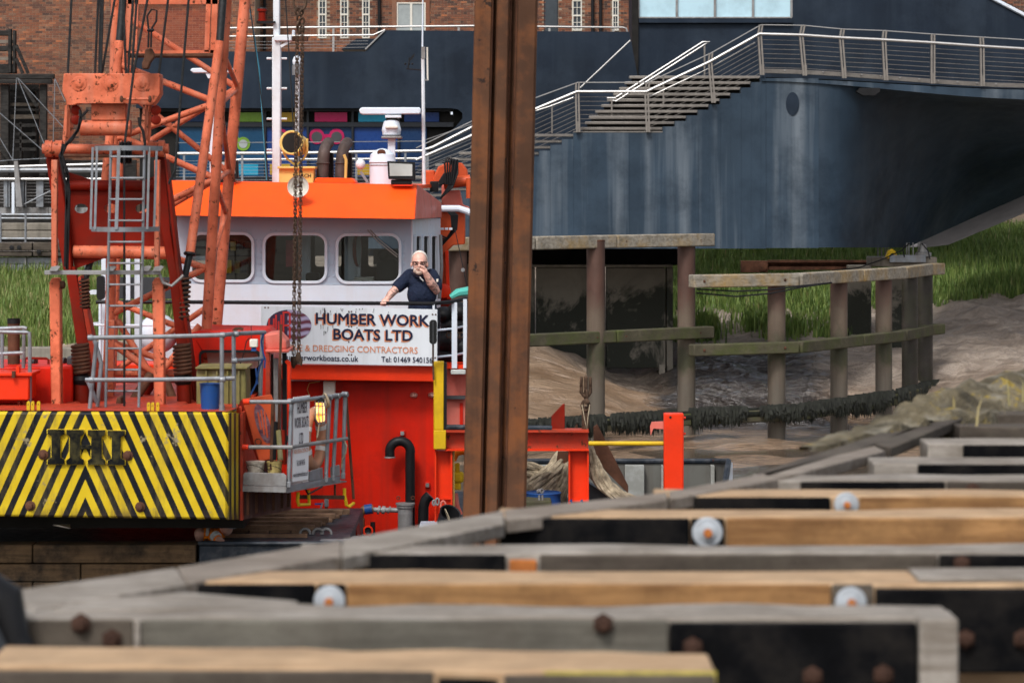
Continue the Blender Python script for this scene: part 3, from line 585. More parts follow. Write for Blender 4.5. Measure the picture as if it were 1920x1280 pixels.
bm_ = thing('steel_channel', 'rusty brown steel channel lying in the grass behind the fender', 'steel beam', W(1510, 505, 85.5))
MB().pb(1390, 489, 1440, 511, 85.3, .3).build('channel_end', M_rust, bm_, bev=.01); MB().pb(1440, 488, 1634, 492, 85.4, .3).build('flange', M_rust, bm_); MB().pb(1440, 500, 1634, 506, 85.4, .3).build('flange', M_rust, bm_); MB().pb(1440, 492, 1634, 500, 85.55, .05).build('web', M_rust, bm_)
MB().lathe(W(1430, 500, 85.3), (0, -1, 0), [(0, .14), (.03, .14), (.04, .1)], 16).build('end_disc', M_rust, bm_)
sl = thing('bearing_plinth', 'concrete plinth with steel bars and grey bearing at the fender end', 'plinth', W(1690, 500, 82))
MB().pb(1634, 482, 1757, 500, 81.4, 1.2).build('slab', M_conc, sl, bev=.03); MB().pb(1668, 478, 1736, 492, 81.2, .12).build('plate', M_galv, sl, bev=.01)
for x in (1646, 1653, 1660, 1664, 1700, 1704, 1712, 1722): MB().tube([W(x, 484, 81.6), W(x, 455, 81.6)], .02, 6).build('bar', M_galvf, sl)
m = MB(); m.lathe(W(1731, 480, 81.5), (0, 0, 1), [(0, .24), (.1, .24), (.12, .14), (.34, .08)], 16); m.build('bearing', M_galvf, sl)
for pts in ([(1705, 456), (1690, 470), (1650, 488), (1610, 502), (1560, 507)], [(1728, 456), (1740, 470), (1744, 486)], [(1695, 458), (1693, 470), (1696, 482)]): rail(MB(), pts, 81.0, .018, 6).build('cable', M_black, sl)
lb = thing('life_ring_case', 'small yellow lifebuoy case on the plinth under the bridge tip', 'lifebuoy', W(1670, 484, 81.3))
MB().poly([(1660, 484), (1665, 470), (1673, 466), (1680, 472), (1684, 484)], 81.25, .2, [[(1668, 484), (1671, 475), (1676, 475), (1678, 484)]]).build('shell', M_yel, lb, bev=.02)
for dy in (0, 7):
    rail(MB(), [(1306, 542 + dy), (1380, 546 + dy * 1.4), (1445, 543 + dy), (1500, 536 + dy * .4), (1560, 530)], 70.4, .02, 6).build('slack_cable', M_black, label=('upper' if dy == 0 else 'lower') + ' of two slack black cables slung below the curved fender top', cat='cable')
# right edge: far wall with a red post
fw = thing('far_quay_wall', 'concrete quay wall with railing far right above the grass', 'wall', W(1900, 450, 106))
MB().pb(1825, 424, 1872, 445, 104, 1).build('wall_block', M_conc, fw, bev=.03); MB().pb(1874, 428, 2010, 446, 104, 1).build('wall_block', M_conc, fw, bev=.03)
for i in range(14): MB().pb(1878 + i * 9, 404, 1880.5 + i * 9, 427, 104.2, .05).build('railing_bar', M_galvf, fw)
MB().pb(1874, 402, 2010, 405, 104.2, .06).build('railing_top', M_galvf, fw); MB().pb(1874, 420, 1880, 428, 103.9, .05).build('red_post', M_band, fw)
# ---------------------------------------------------------------- left quay
lq = thing('quay_edge', 'grey steel and timber quay edge on the left behind the crane', 'quay', W(50, 527, 86))
for x0, x1 in ((-60, 60), (62, 215)): MB().pb(x0, 455 if x0 < 0 else 454.5, x1, 470, 85.6, .4).build('fender_timber', M_wface, lq, bev=.03); MB().pb(x0, 471, x1, 481, 85.66, .4).build('fender_timber', M_wface, lq, bev=.03)
for x0, x1 in ((-60, 14), (15, 48), (49, 106), (107, 160), (161, 215)): MB().pb(x0, 483, x1, 494, 85.9, .2).build('steel_panel', M_galv, lq); MB().pb(x0, 495, x1, 511, 85.88, .2).build('steel_panel', M_galv, lq)
for x in (46, 106): MB().pb(x, 483, x + 3, 507, 85.8, .1).build('steel_rib', M_galvf, lq)
MB().pb(-60, 512, 215, 527, 86.3, 1).build('soffit', M_dark, lq)
for x0, x1, y0, y1 in ((-60, 2, 418, 432), (3, 48, 418, 432), (50, 98, 418, 432), (99, 215, 418, 432), (-60, 2, 433, 449), (3, 48, 433, 449), (50, 98, 433, 449), (99, 215, 433, 449)): MB().pb(x0, y0, x1, y1, 86.6, .5).build('concrete_block', M_conc, lq, bev=.03)
MB().pb(-60, 450, 215, 454, 86, 1.1).build('ledge', M_dark, lq)
for x in (22, 36, 73): MB().lathe(W(x, 464 + (x == 73) * 8, 85.6), (0, -1, 0), [(0, .07), (.03, .07), (.035, .04)], 10).build('bolt_head', M_black, lq)
qr = thing('quay_railing', 'galvanised tube railing along the left quay edge', 'railing', W(50, 455, 85.9))
for y in (402, 409, 447): rail(MB(), [(-60, y), (215, y + 1)], 85.9, .035).build('rail', M_galv, qr)
for x in (-40, 1, 48, 109, 160, 205): rail(MB(), [(x, 400), (x, 456)], 85.88, .035).build('post', M_galv, qr)
wk = thing('quay_walkway', 'grey panelled gangway with steel rails behind the left quay', 'gangway', W(50, 400, 89))
for i, x in enumerate((-20, 7, 14, 38, 45, 68, 77, 110, 140)): MB().pb(x, 338, x + (9 if i % 2 else 4), 388, 88.6, .1).build('upright', M_galv, wk)
MB().pb(22, 342, 27, 402, 88.4, .1).build('perforated_post', M_white, wk)
for x0, x1 in ((-60, 30), (31, 90), (91, 215)): MB().pb(x0, 389, x1, 402, 88.8, .1).build('kick_panel', M_galvf, wk)
for y, r in ((336, .05), (319, .08), (312, .045)): rail(MB(), [(-60, y + (y == 312) * 3), (215, y - (y == 312) * 5)], 88.5, r).build('rail', M_stain if y != 319 else M_galv, wk)
for i in range(7): rail(MB(), [(-60, 344 + i * 6), (215, 343 + i * 6)], 88.7, .012, 5).build('rail_wire', M_galvf, wk)
rail(MB(), [(40, 386), (95, 358)], 88.5, .025).build('brace', M_galv, wk)
MB().poly([(26, 302), (33, 302), (42, 388), (30, 388)], 88.3, .1).build('stay_mast', M_galvf, wk)
for pts in ([(31, 146), (24, 302)], [(33, 146), (95, 300)], [(34, 147), (120, 240)], [(103, 148), (99, 300)], [(103, 148), (122, 190)], [(-20, 226), (24, 300)], [(-20, 195), (95, 295)], [(-40, 306), (24, 300), (90, 297)]):
    rail(MB(), pts, 88.4, .014, 5).build('stay_cable', M_galv, wk)
ts = thing('black_timber_stair', 'black timber stair tower against the brick wall at far left', 'staircase', W(30, 330, 93))
M_btim = mat('black stained timber', (.014, .013, .012), .75, var=.6, grain=((.06, .055, .05), (3, 14, 14), .5), bump=(20, .4, .02))
for r in ((-40, 139, 101, 148, 92.6), (-40, 148.5, 97, 157, 92.6), (0, 158, 16, 330, 92.8), (74, 158, 87, 330, 92.8), (60, 166, 66, 300, 93.4), (15, 54, 21, 137, 92.7), (24, 57, 29, 137, 92.7), (-40, 57, 16, 67, 92.8), (-40, 86, 26, 96, 92.8), (-40, 120, 30, 138, 92.8), (36, 228, 41, 300, 93.2)): MB().pb(*r[:4], r[4], .25).build('timber', M_btim, ts, bev=.02)
for y in (75, 107): MB().pb(-40, y, 25, y + 6, 92.9, .1).build('slat', M_wood, ts)
for y in (168, 180, 193, 204, 215): MB().pb(17, y, 73, y + 4 + (y % 3) * 2, 93.1, .4).build('stair_tread', M_wface if y % 2 else M_btim, ts)
for y in (232, 249, 262, 277): MB().pb(17, y, 68, y + 6, 93.2, .12).build('slat', M_btim, ts)
MB().pb(17, 158, 73, 330, 94.4, .1).build('back_board', M_dark, ts)
for a, b in (((30, 85), (53, 138)), ((30, 110), (43, 138)), ((43, 158), (70, 200)), ((17, 300), (-30, 240))): MB().bar(W(*a, 92.7), W(*b, 92.7), .09, .1).build('brace', M_btim, ts)
MB().pb(-60, 300, 255, 420, 95.2, .2).build('back_fence', M_btim, ts)
# ================================================================== workboat
YW = 33.3                                   # wheelhouse front
boat = thing('workboat', 'orange and white workboat with wheelhouse and red deckhouse in the centre', 'boat', (W(560, 1000, 34).x, 35, 0))
def P(m, name, mt, par=boat, **k): return m.build(name, mt, par, **k)
# lower red house, deck edge band, hull below
P(MB().pb(178, 714, 816, 1120, 32.62, 4.5), 'deckhouse_wall', M_red, bev=.01)
P(MB().poly([(178, 682), (548, 683), (815, 687), (815, 716), (548, 712), (178, 708)], 32.3, .6), 'deck_edge', M_band, bev=.012)
P(MB().pb(178, 742, 872, 748, 32.66, 3), 'upper_deck', M_wgrey)
P(MB().pb(832, 690, 905, 806, 32.75, 3), 'side_house', M_pink, bev=.02)
P(MB().pb(834, 684, 905, 691, 32.6, 3), 'side_house_top', M_band)
P(MB().box(W(160, 0, 33).x, W(1450, 0, 33).x, 31.1, 38, .1, W(0, 1016, 32.6).z), 'hull', M_steelb)
P(MB().pb(862, 755, 868, 800, 32.73, .03), 'slot', M_red)
wl = W(870, 692, 32.4)
m = MB().pb(845, 693, 873, 702, 32.5, .12); lamp = P(m, 'strip_lamp', M_lens, bev=.01)
# wheelhouse front with rounded window openings
wins_ = [rrect(360, 440, 472, 525, 17), rrect(497, 441, 609, 527, 17), rrect(634, 442, 748, 528, 17)]
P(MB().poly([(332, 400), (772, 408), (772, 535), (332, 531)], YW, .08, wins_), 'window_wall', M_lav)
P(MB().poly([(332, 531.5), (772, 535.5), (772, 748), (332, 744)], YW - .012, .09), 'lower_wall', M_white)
for i, (x0, y0, x1, y1) in enumerate(((360, 440, 472, 525), (497, 441, 609, 527), (634, 442, 748, 528))):
    w = MB().poly(rrect(x0 - 5, y0 - 5, x1 + 5, y1 + 5, 22), YW - .03, .032, [rrect(x0 + .5, y0 + .5, x1 - .5, y1 - .5, 17)]).build('window_frame', M_white, boat, bev=.008)
    MB().poly(rrect(x0 - .5, y0 - .5, x1 + .5, y1 + .5, 17), YW + .03, .012).build('pane', M_glass, w, ang=0)
    bolts = MB()
    for k in range(10):
        for xx, yy in ((lerp(x0 + 10, x1 - 10, k / 9), y0 - 8.5), (lerp(x0 + 10, x1 - 10, k / 9), y1 + 8.5)): bolts.lathe(W(xx, yy, YW), (0, -1, 0), [(0, .010), (.008, .008)], 6)
        if k < 7:
            for xx in (x0 - 8.5, x1 + 8.5): bolts.lathe(W(xx, lerp(y0 + 10, y1 - 10, k / 6), YW), (0, -1, 0), [(0, .010), (.008, .008)], 6)
    bolts.build('frame_rivets', M_lav, w, kind='stuff')
# right side wall, angled away, with three narrow windows
def side(x, y, dY=0):                        # x in 770..826 runs from Y=33.3 to Y=35.4
    t = (x - 771) / 56; Y = lerp(YW, 35.4, t) ; return W(x, y, Y)
def sq(m, pts, th=.06):
    lo = [side(*p) for p in pts]; n = (lo[1] - lo[0]).cross(lo[2] - lo[0]).normalized(); n = n if n.x < 0 else -n
    return m.prism([lo], n * th)
P(sq(MB(), [(772, 408), (826, 410), (826, 700), (772, 748)]), 'side_wall', M_white)
for x0, x1 in ((776, 784), (790, 799), (805, 814)):
    w = MB(); n = Vector((.93, -.13, 0)) * .012; w.prism([[side(*p) + n for p in rrect(x0 - 2, 440, x1 + 2, 566, 3, 3)], [side(*p) + n for p in rrect(x0, 443, x1, 563, 2.4, 3)]], n * 2); w = P(w, 'side_window_frame', M_white)
    MB().prism([[side(*p) + n * .6 for p in rrect(x0, 443, x1, 563, 2.4, 3)]], n * .5).build('pane', M_dark, w, ang=0)
P(MB().tube([W(773, 413, 33.2), W(773, 520, 33.2)], .014, 6), 'conduit', M_white)
# interior
P(MB().pb(336, 402, 776, 420, 33.5, 2.2), 'ceiling_lining', M_dark); P(MB().poly([(336, 404), (770, 404), (770, 745), (336, 745)], 35.4, .1, [rrect(350, 432, 400, 500, 6), rrect(590, 432, 640, 500, 6), rrect(690, 434, 752, 500, 6)]), 'rear_bulkhead', M_wface); P(MB().pb(336, 536, 770, 545, 33.45, 1.9), 'dash', M_dark)
P(MB().pb(560, 428, 582, 534, 33.85, .1), 'door_panel', M_white); P(MB().pb(646, 430, 676, 534, 33.8, .12), 'locker', M_white); P(MB().pb(480, 430, 500, 534, 34.9, .1), 'door_panel', M_wgrey)
m = MB().poly(circ(670, 468, 9, 32), 33.76, .03); P(m, 'emblem_board', M_deep); P(MB().poly(circ(673, 468, 5, 29), 33.74, .015), 'emblem_half', M_curt)
P(MB().pb(646, 490, 650, 505, 34.25, .03), 'notice', M_teal)
for i, (x, y0, y1, mt) in enumerate(((420, 455, 470, M_blue), (432, 452, 470, M_ywash), (446, 455, 470, M_wgrey), (410, 490, 512, M_ywash), (424, 488, 512, M_yel), (440, 489, 512, M_olive), (452, 490, 512, M_wgrey), (385, 450, 500, M_wface))): P(MB().pb(x, y0, x + 10, y1, 34.0, .2), 'stowed_book', mt)
for y in (471, 513): P(MB().pb(398, y, 470, y + 3, 33.95, .4), 'shelf', M_wface)
P(MB().pb(536, 450, 553, 500, 33.8, .1), 'hanging_cloth', mat('pink cloth', (.5, .08, .09), .9, bump=(14, .6, .05)))
P(MB().pb(573, 512, 598, 527, 33.7, .2), 'instrument', M_black, bev=.02); P(MB().poly(rrect(706, 485, 746, 534, 10), 34.0, .2), 'helm_seat', M_wgrey, bev=.05); P(MB().pb(664, 520, 700, 526, 33.6, .3), 'chart_table', M_winw); P(MB().pb(668, 500, 676, 520, 33.7, .1), 'handset', M_white, bev=.02)
P(MB().ell(W(718, 478, 33.7), .07, .04, .07), 'wiper_motor', M_black)
for pts in ([(689, 431), (708, 452), (745, 482)], [(694, 431), (712, 450), (746, 478)]): P(MB().tube([W(*p, 33.18) for p in pts], .008, 6), 'wiper_arm', M_spost)
# visor: inclined orange fascia and roof
def hx(m, fr, bk): return m.hexa([W(*p) for p in fr] + [W(*p) for p in bk])
P(hx(MB(), [(318, 404, 32.75), (778, 411, 32.75), (782, 346, 33.3), (318, 338, 33.3)], [(318, 403, 33.25), (772, 409, 33.25), (776, 347, 33.4), (318, 340, 33.4)]), 'visor', M_visor, bev=.008)
P(MB().hexa([W(778.6, 411, 32.78), W(828, 408, 35.4), W(828, 380, 35.4), W(782.6, 346, 33.3), W(774, 410, 32.9), W(820, 408, 35.5), W(820, 381, 35.5), W(778, 347, 33.4)]), 'visor_side', M_pink, bev=.006)
P(MB().add([W(318, 340.5, 33.32), W(780, 347.5, 33.32), W(812, 345, 36), W(330, 338, 36), W(318, 347, 33.32), W(780, 354, 33.32), W(812, 352, 36), W(330, 345, 36)], [(0, 1, 2, 3), (4, 7, 6, 5), (0, 4, 5, 1), (1, 5, 6, 2), (2, 6, 7, 3), (3, 7, 4, 0)]), 'roof', M_visor)
P(MB().poly([(588, 343), (592, 333), (660, 334), (668, 344)], 33.9, .6), 'roof_hatch', M_visor, bev=.02)
# roof fittings ---------------------------------------------------
mast = P(MB().pb(510, 70, 526, 344, 35, .16), 'mast', M_rwhite, bev=.015)
MB().pb(512, -60, 524, 69, 35.01, .13).build('topmast', M_rwhite, mast, bev=.012)
MB().pb(514, 66, 547, 77, 34.95, .2).build('crosstree', M_rwhite, mast, bev=.01); MB().bar(W(526, 88, 35), W(545, 77, 35), .03, .03).build('strut', M_rwhite, mast); MB().pb(536, 69, 576, 76, 34.97, .2).build('lamp_shelf', M_rust, mast)
for y in (110, 166, 223, 281):
    for x0, x1 in ((500, 509.5), (526.5, 538)): MB().tube([W(x0, y, 35.05), W(x1, y, 35.05)], .014, 8).build('mast_step', M_rwhite, mast)
nl = MB().lathe(W(491.5, 40, 35), (0, 0, 1), [(0, .055), (.02, .055), (.02, .045), (.12, .045), (.12, .06), (.15, .06)], 14).build('navigation_lamp', M_deep, mast)
MB().pb(481, 40, 516, 43.5, 34.95, .14).build('lamp_bracket', M_black, mast); MB().lathe(W(491.5, 22, 35), (0, 0, 1), [(0, .055), (.03, .06), (.05, .05)], 14).build('lamp_cap', M_black, mast)
MB().lathe(W(550.5, 66, 35), (0, 0, 1), [(0, .02), (.05, .02), (.06, .012)], 10).build('small_lamp', M_white, mast)
lp = P(MB().tube([W(558, 140, 34.6), W(556, 340, 34.6)], .025, 8), 'lamp_pole', M_rwhite)
MB().lathe(W(557, 141, 34.6), (0, 0, 1), [(0, .06), (.12, .06), (.125, .05)], 14).build('lamp_body', M_galv, lp); MB().lathe(W(557, 121, 34.6), (0, 0, 1), [(0, .05), (.04, .058), (.09, .04), (.11, .005)], 14).build('lamp_dome', M_white, lp)
for pts in ([(534, -20), (545, 150), (555, 330)], [(466, -10), (492, 200), (503, 340)]): P(MB().tube([W(*p, 34.8) for p in pts], .008, 5), 'halyard', M_cable)
P(MB().tube([W(466, 0, 34.9), W(486, 130, 34.9), W(500, 338, 34.9)], .009, 5), 'halyard', mat('blue cord', (.04, .18, .26), .7))
# searchlight on its box
sb = P(MB().pb(523, 316, 588, 345, 34.2, .35), 'battery_box', M_ywash, bev=.01); MB().pb(520, 312, 591, 316.5, 34.15, .45).build('lid', M_ywash, sb, bev=.006)
put_text('SEARCH', .02, lambda u, v: W(lerp(549, 583, u), lerp(333, 326, v), 34.19)).build('lettering', M_black, sb, ang=0)
sl_ = P(MB().lathe(W(552, 270, 34.3), (-.25, -1, .12), [(-.2, .06), (-.16, .13), (.1, .145), (.12, .15)], 24), 'searchlight', M_ywash)
MB().lathe(W(552, 270, 34.3), (-.25, -1, .12), [(.105, .125), (.127, .12)], 24).build('lens', M_dark, sl_)
MB().ring(W(552, 270, 34.3) + Vector((-.02, -.12, .012)), (-.25, -1, .12), .135, .014).build('rim', M_ywash, sl_)
MB().tube([W(x, y, 34.3) for x, y in ((531, 262), (531, 285), (538, 297), (555, 311))], .014, 6).build('yoke', M_ywash, sl_); MB().tube([W(x, y, 34.3) for x, y in ((576, 260), (576, 285), (570, 297), (555, 311))], .014, 6).build('yoke', M_ywash, sl_)
M_exh = mat('heat stained exhaust', (.095, .072, .066), .65, .4, var=.35, vs=5, grime=((.05, .03, .02), .7, 6), bump=(40, .3, .005))
for x in (604, 639):
    e = P(MB().tube([W(x, 345, 34.6), W(x + 1, 312, 34.6), W(x + 3, 288, 34.6), W(x + 6, 278, 34.64), W(x + 9, 271, 34.74), W(x + 12, 268, 34.9)], [.075, .075, .072, .07, .07, .07], 16), 'exhaust_pipe', M_exh); MB().ring(W(x + 1, 306, 34.6), (0, 0, 1), .077, .01, 20, 6).build('joint_collar', M_exh, e)
    MB().poly(rrect(x + 10, 286, x + 20, 340, 5), 34.9, .2).build('silencer', M_dark, e, bev=.02)
MB().tube([W(648, 335, 34.45), W(649, 300, 34.45), W(645, 290, 34.45)], .018, 8).build('gas_vent_pipe', M_ywash, boat)
bl = P(MB().ell(W(676, 308, 34.4), .06, .06, .065), 'ball_lamp', M_rwhite); MB().bar(W(676, 322, 34.4), W(690, 343, 34.4), .05, .03).build('bracket', M_galv, bl)
vt = P(MB().lathe(W(717, 346, 34.3), (0, 0, 1), [(0, .155), (.02, .155), (.255, .155), (.262, .16), (.285, .16), (.29, .157), (.36, .145), (.405, .10), (.43, .04), (.435, .005)], 28), 'dome_cowl', M_white)
MB().poly(circ(715, 286, 8, 6), 34.165, .03).build('cowl_opening', M_rust, vt)
for y in (305, 310): MB().ring(W(717, y, 34.3), (0, 0, 1), .158, .005, 28, 5).build('cowl_band', M_galvf, vt)
rd = P(MB().pb(727, 256, 741, 345, 34.8, .1), 'radar_post', M_white, bev=.01)
MB().lathe(W(734, 256, 34.85), (0, 0, 1), [(0, .07), (.02, .11), (.06, .115), (.075, .12), (.1, .115), (.18, .095), (.2, .06)], 24).build('radar_gearbox', M_white, rd); MB().pb(722, 236, 746, 241, 34.7, .3).build('radar_handle', M_winw, rd, bev=.01)
MB().pb(715, 255, 753, 260, 34.72, .26).build('radar_base', M_galvf, rd, bev=.01); MB().pb(722, 216, 752, 221, 34.76, .18).build('scanner_mount', M_white, rd, bev=.005)
sc_ = MB().poly([(673, 206), (678, 201.5), (786, 201.5), (789, 204), (789, 212), (786, 214), (680, 215), (675, 213)], 34.78, .12).build('radar_scanner', M_white, rd, bev=.025)
rd2 = P(MB().pb(393, 142, 402, 342, 35.2, .08), 'radar_post', M_white, bev=.01); MB().poly([(356, 132), (360, 128), (435, 127), (437, 130), (437, 135), (434, 137), (362, 137)], 35.1, .12).build('radar_scanner', M_white, rd2, bev=.02); MB().poly([(385, 137), (412, 137), (405, 147), (390, 147)], 35.12, .12).build('scanner_mount', M_white, rd2)
def flood(x0, y0, x1, y1, Y, tilt):
    f = P(MB().poly([(x0, y0), (x1, y0 + 2), (x1 + 1, y1), (x0 + 2, y1 - 2)], Y, .09), 'floodlight', M_black, bev=.01); MB().poly([(x0 + 4, y0 + 4), (x1 - 5, y0 + 6), (x1 - 5, y1 - 8), (x0 + 5, y1 - 8)], Y - .006, .01).build('lens', M_lens, f)
    MB().pb(x0 + 7, y1 - 1, x1 - 6, y1 + 8, Y + .03, .12).build('ballast', M_black, f, bev=.01); MB().pb(x0 + 10, y1 + 8.3, x1 - 5, y1 + 11, Y + .03, .12).build('foot', M_band, f)
flood(726, 302, 778, 338, 33.15, 0); flood(394, 299, 446, 334, 33.2, 0)
an = P(MB().tube([W(795, 346, 35), W(793, 110, 35)], .022, 8), 'antenna_pole', M_rwhite); MB().tube([W(792, 111, 35), W(793, -40, 35)], [.012, .007], 6).build('whip', M_white, an); MB().tube([W(802, 151, 35), W(801, 89, 35)], .011, 8).build('stub_antenna', M_winw, an)
MB().pb(790, 88, 797, 110, 34.97, .05).build('base_clamp', M_galvf, an); MB().tube([W(793, 132, 35), W(762, 129, 35)], .008, 6).build('arm', M_black, an)
av = MB(); av.tube([W(765, 129, 35), W(768, 108, 35)], .008, 6); av.poly([(768, 114), (771, 106), (778, 100), (776, 107), (771, 113)], 35, .01); [av.ell(W(q, 120, 35), .014, .014, .014, 8, 5) for q in (760, 767, 773)]; av.build('anemometer', M_black, an)
MB().bar(W(795, 150, 35), W(802, 150, 35), .02, .02).build('bracket', M_galvf, an)
hn = P(MB().lathe(W(559, 350, 32.85), (0, -1, 0), [(-.2, .03), (-.08, .045), (-.02, .08), (.0, .12), (.012, .125), (.002, .115), (-.06, .05), (-.07, .03)], 28), 'loudhailer_horn', M_winw); MB().ell(W(559, 349, 32.8), .02, .05, .02, 10, 6).build('horn_driver', M_galvf, hn)
P(MB().tube([W(828, 391, 35), W(860, 391, 35), W(876, 396, 35), W(892, 404, 35)], .04, 10), 'exhaust_stub', M_white)
# guard rail and deck gear
rb = P(MB().tube([W(330, 566, 32.35), W(600, 568, 32.35), W(812, 569, 32.35), W(845, 566, 32.5), W(875, 559, 32.9), W(895, 553, 33.4)], .022, 10), 'guard_rail', M_black)
for x in (500, 657, 813): MB().pb(x - 2, 570, x + 2, 684, 32.34, .03).build('stanchion', M_white, rb)
for x, y, w in ((852, 567, 5), (872, 561, 3.5)): MB().pb(x - w, y, x + w, 690, 32.55, .05).build('stanchion', M_white, rb)
for y in (616, 666): MB().tube([W(820, y + 3, 32.42), W(850, y, 32.6), W(895, y - 10, 33)], .013, 8).build('lower_rail', M_white, rb)
P(MB().tube([W(180, 566, 32.3), W(330, 566, 32.35)], .022, 8), 'guard_rail', M_black)
P(MB().tube([W(180, 609, 33.0), W(490, 612, 33.0)], .012, 6), 'wash_rail', M_white)
bag = MB()
for x, y, rx_, rz_ in ((832, 590, .12, .10), (862, 585, .16, .12), (845, 640, .2, .16), (868, 655, .16, .16), (838, 668, .14, .1), (852, 610, .17, .1)): bag.ell(W(x, y, 33.3), rx_, .18, rz_, 14, 10)
bag.build('rubber_fender_pile', M_black, label='black rubber fenders heaped behind the side rail beside the man', cat='fender')
kk = MB().tube([W(845, 557, 33.6), W(858, 549, 33.6), W(880, 546, 33.7), W(905, 546, 33.8)], [.03, .05, .06, .06], 8); kk.build('teal_hose_cover', M_teal, label='teal plastic cover lying on the black fenders', cat='cover')
m = MB()
for i in range(7): m.ring(W(842 + i * 4, 628 + (i % 2) * 4, 33.0), (i % 2, 1 - (i % 2), .2), .03, .007, 12, 6)
m.build('deck_chain', M_chain, label='short length of chain hung across the black fenders', cat='chain')
# left end of the upper deck, seen through the crane
le = [((190, 380, 198, 700), 34.5), ((204, 420, 212, 684), 34.8), ((236, 470, 244, 640), 34.6), ((252, 470, 262, 684), 34.7)]
for r, Y in le: P(MB().pb(*r, Y, .06), 'frame_upright', M_white)
P(MB().pb(205, 520, 330, 560, 35.2, .1), 'screen', M_wgrey); P(MB().pb(262, 600, 332, 690, 34.9, .1), 'screen', M_white)
P(MB().ell(W(297, 625, 34.3), .24, .2, .24, 20, 12), 'life_raft', M_white)
P(MB().pb(170, 606, 200, 610, 34, .3), 'wing', M_white); P(MB().pb(166, 545, 205, 552, 34, .3), 'wing', M_white)
P(MB().pb(215, 676, 330, 690, 34, .1), 'coaming', M_wgrey)
mi = P(MB().poly(rrect(181, 517, 195, 562, 6), 33.9, .1), 'wing_mirror', M_black, bev=.02); MB().tube([W(188, 562, 33.95), W(188, 700, 33.95)], .02, 8).build('mirror_pole', M_white, mi)
# deckhouse front fittings
gv = MB().tube([W(731, 858, 32.4), W(731, 848, 32.4)] + [W(750, 846, 32.4) + Vector((.118 * math.cos(math.radians(a)), 0, .118 * math.sin(math.radians(a)))) for a in range(180, -1, -15)] + [W(769, 850, 32.4), W(769, 1000, 32.4)], .055, 14); gv = P(gv, 'gooseneck_vent', M_black)
MB().ring(W(731, 857, 32.4), (0, 0, 1), .056, .009, 16, 6).build('mouth_band', M_galvf, gv)
sp_ = P(MB().pb(606, 714, 628, 744, 32.45, .15), 'wall_speaker', M_winw, bev=.012); MB().lathe(W(617, 726, 32.45), (0, -1, 0), [(0, .045), (.004, .045), (.004, .02), (.03, .018)], 16).build('speaker_cone', M_winw, sp_)
P(MB().tube([W(600, 715, 32.6), W(580, 718, 32.6), W(576, 730, 32.6), W(582, 745, 32.6)], .005, 5), 'speaker_cable', M_ywash)
for x, y in ((754, 812), (801, 909)): v = P(MB().pb(x - 4.5, y - 5, x + 5, y + 5, 32.58, .06), 'anode_plate', M_red, bev=.005); MB().pb(x - 3, y - 3.5, x + 3.5, y + 3.5, 32.57, .02).build('zinc', M_galvf, v)
M_brz = mat('brown pipe', (.16, .085, .04), .5, .2, var=.3)
pp = P(MB().tube([W(673, 1006, 32.3), W(673, 975, 32.3), W(675, 962, 32.3), W(683, 955, 32.3), W(700, 954, 32.3)], .05, 14), 'suction_pipe', M_brz)
MB().tube([W(684, 955, 32.3), W(698, 953, 32.3)], .057, 14).build('blue_tape', M_blue, pp)
for x0, x1, r in ((700, 746, .028), (708, 712, .05), (716, 722, .046), (728, 731, .045)): MB().tube([W(x0, 955, 32.3), W(x1, 956, 32.3)], r, 12).build('coupling', M_galvf, pp)
MB().pb(664, 972, 683, 1006, 32.25, .12).build('pipe_flange', M_rust, pp, bev=.01)
ft = P(MB().lathe(W(760, 1010, 32.3), (0, 0, 1), [(0, .085), (.36, .085), (.36, .1), (.385, .1), (.39, .11), (.41, .11), (.41, .05)], 20), 'sea_strainer', M_galvf)
for x in (747, 774): MB().ring(W(x, 933, 32.3), (0, 1, 0), .018, .006, 12, 6).build('eye_bolt', M_rust, ft)
m = MB().tube([W(612, 965, 32.3), W(612, 940, 32.3)], .018, 8); vv = P(m, 'stop_valve', M_brz); MB().pb(608, 935, 616, 950, 32.27, .06).build('valve_body', M_galv, vv, bev=.005); MB().pb(590, 943, 604, 946, 32.25, .03).build('lever', M_blue, vv); MB().bar(W(598, 962, 32.25), W(605, 942, 32.25), .035, .02).build('strut', M_galv, vv)
for x in (699, 793): P(MB().tube([W(x, 1010, 32.35), W(x, 978, 32.35)] if x == 699 else [W(793, 1006, 32.35), W(794, 950, 32.35), W(798, 936, 32.35), W(806, 928, 32.35)], .028 if x == 699 else .06, 12), 'black_pipe', M_black)
v = P(MB().lathe(W(690, 994, 32.3), (0, -1, 0), [(0, .06), (.05, .06), (.05, .045), (.06, .045)], 16), 'red_valve', M_band); MB().lathe(W(690, 994, 32.24), (0, -1, 0), [(0, .04), (.012, .035), (.002, .02)], 14).build('valve_bore', M_black, v)
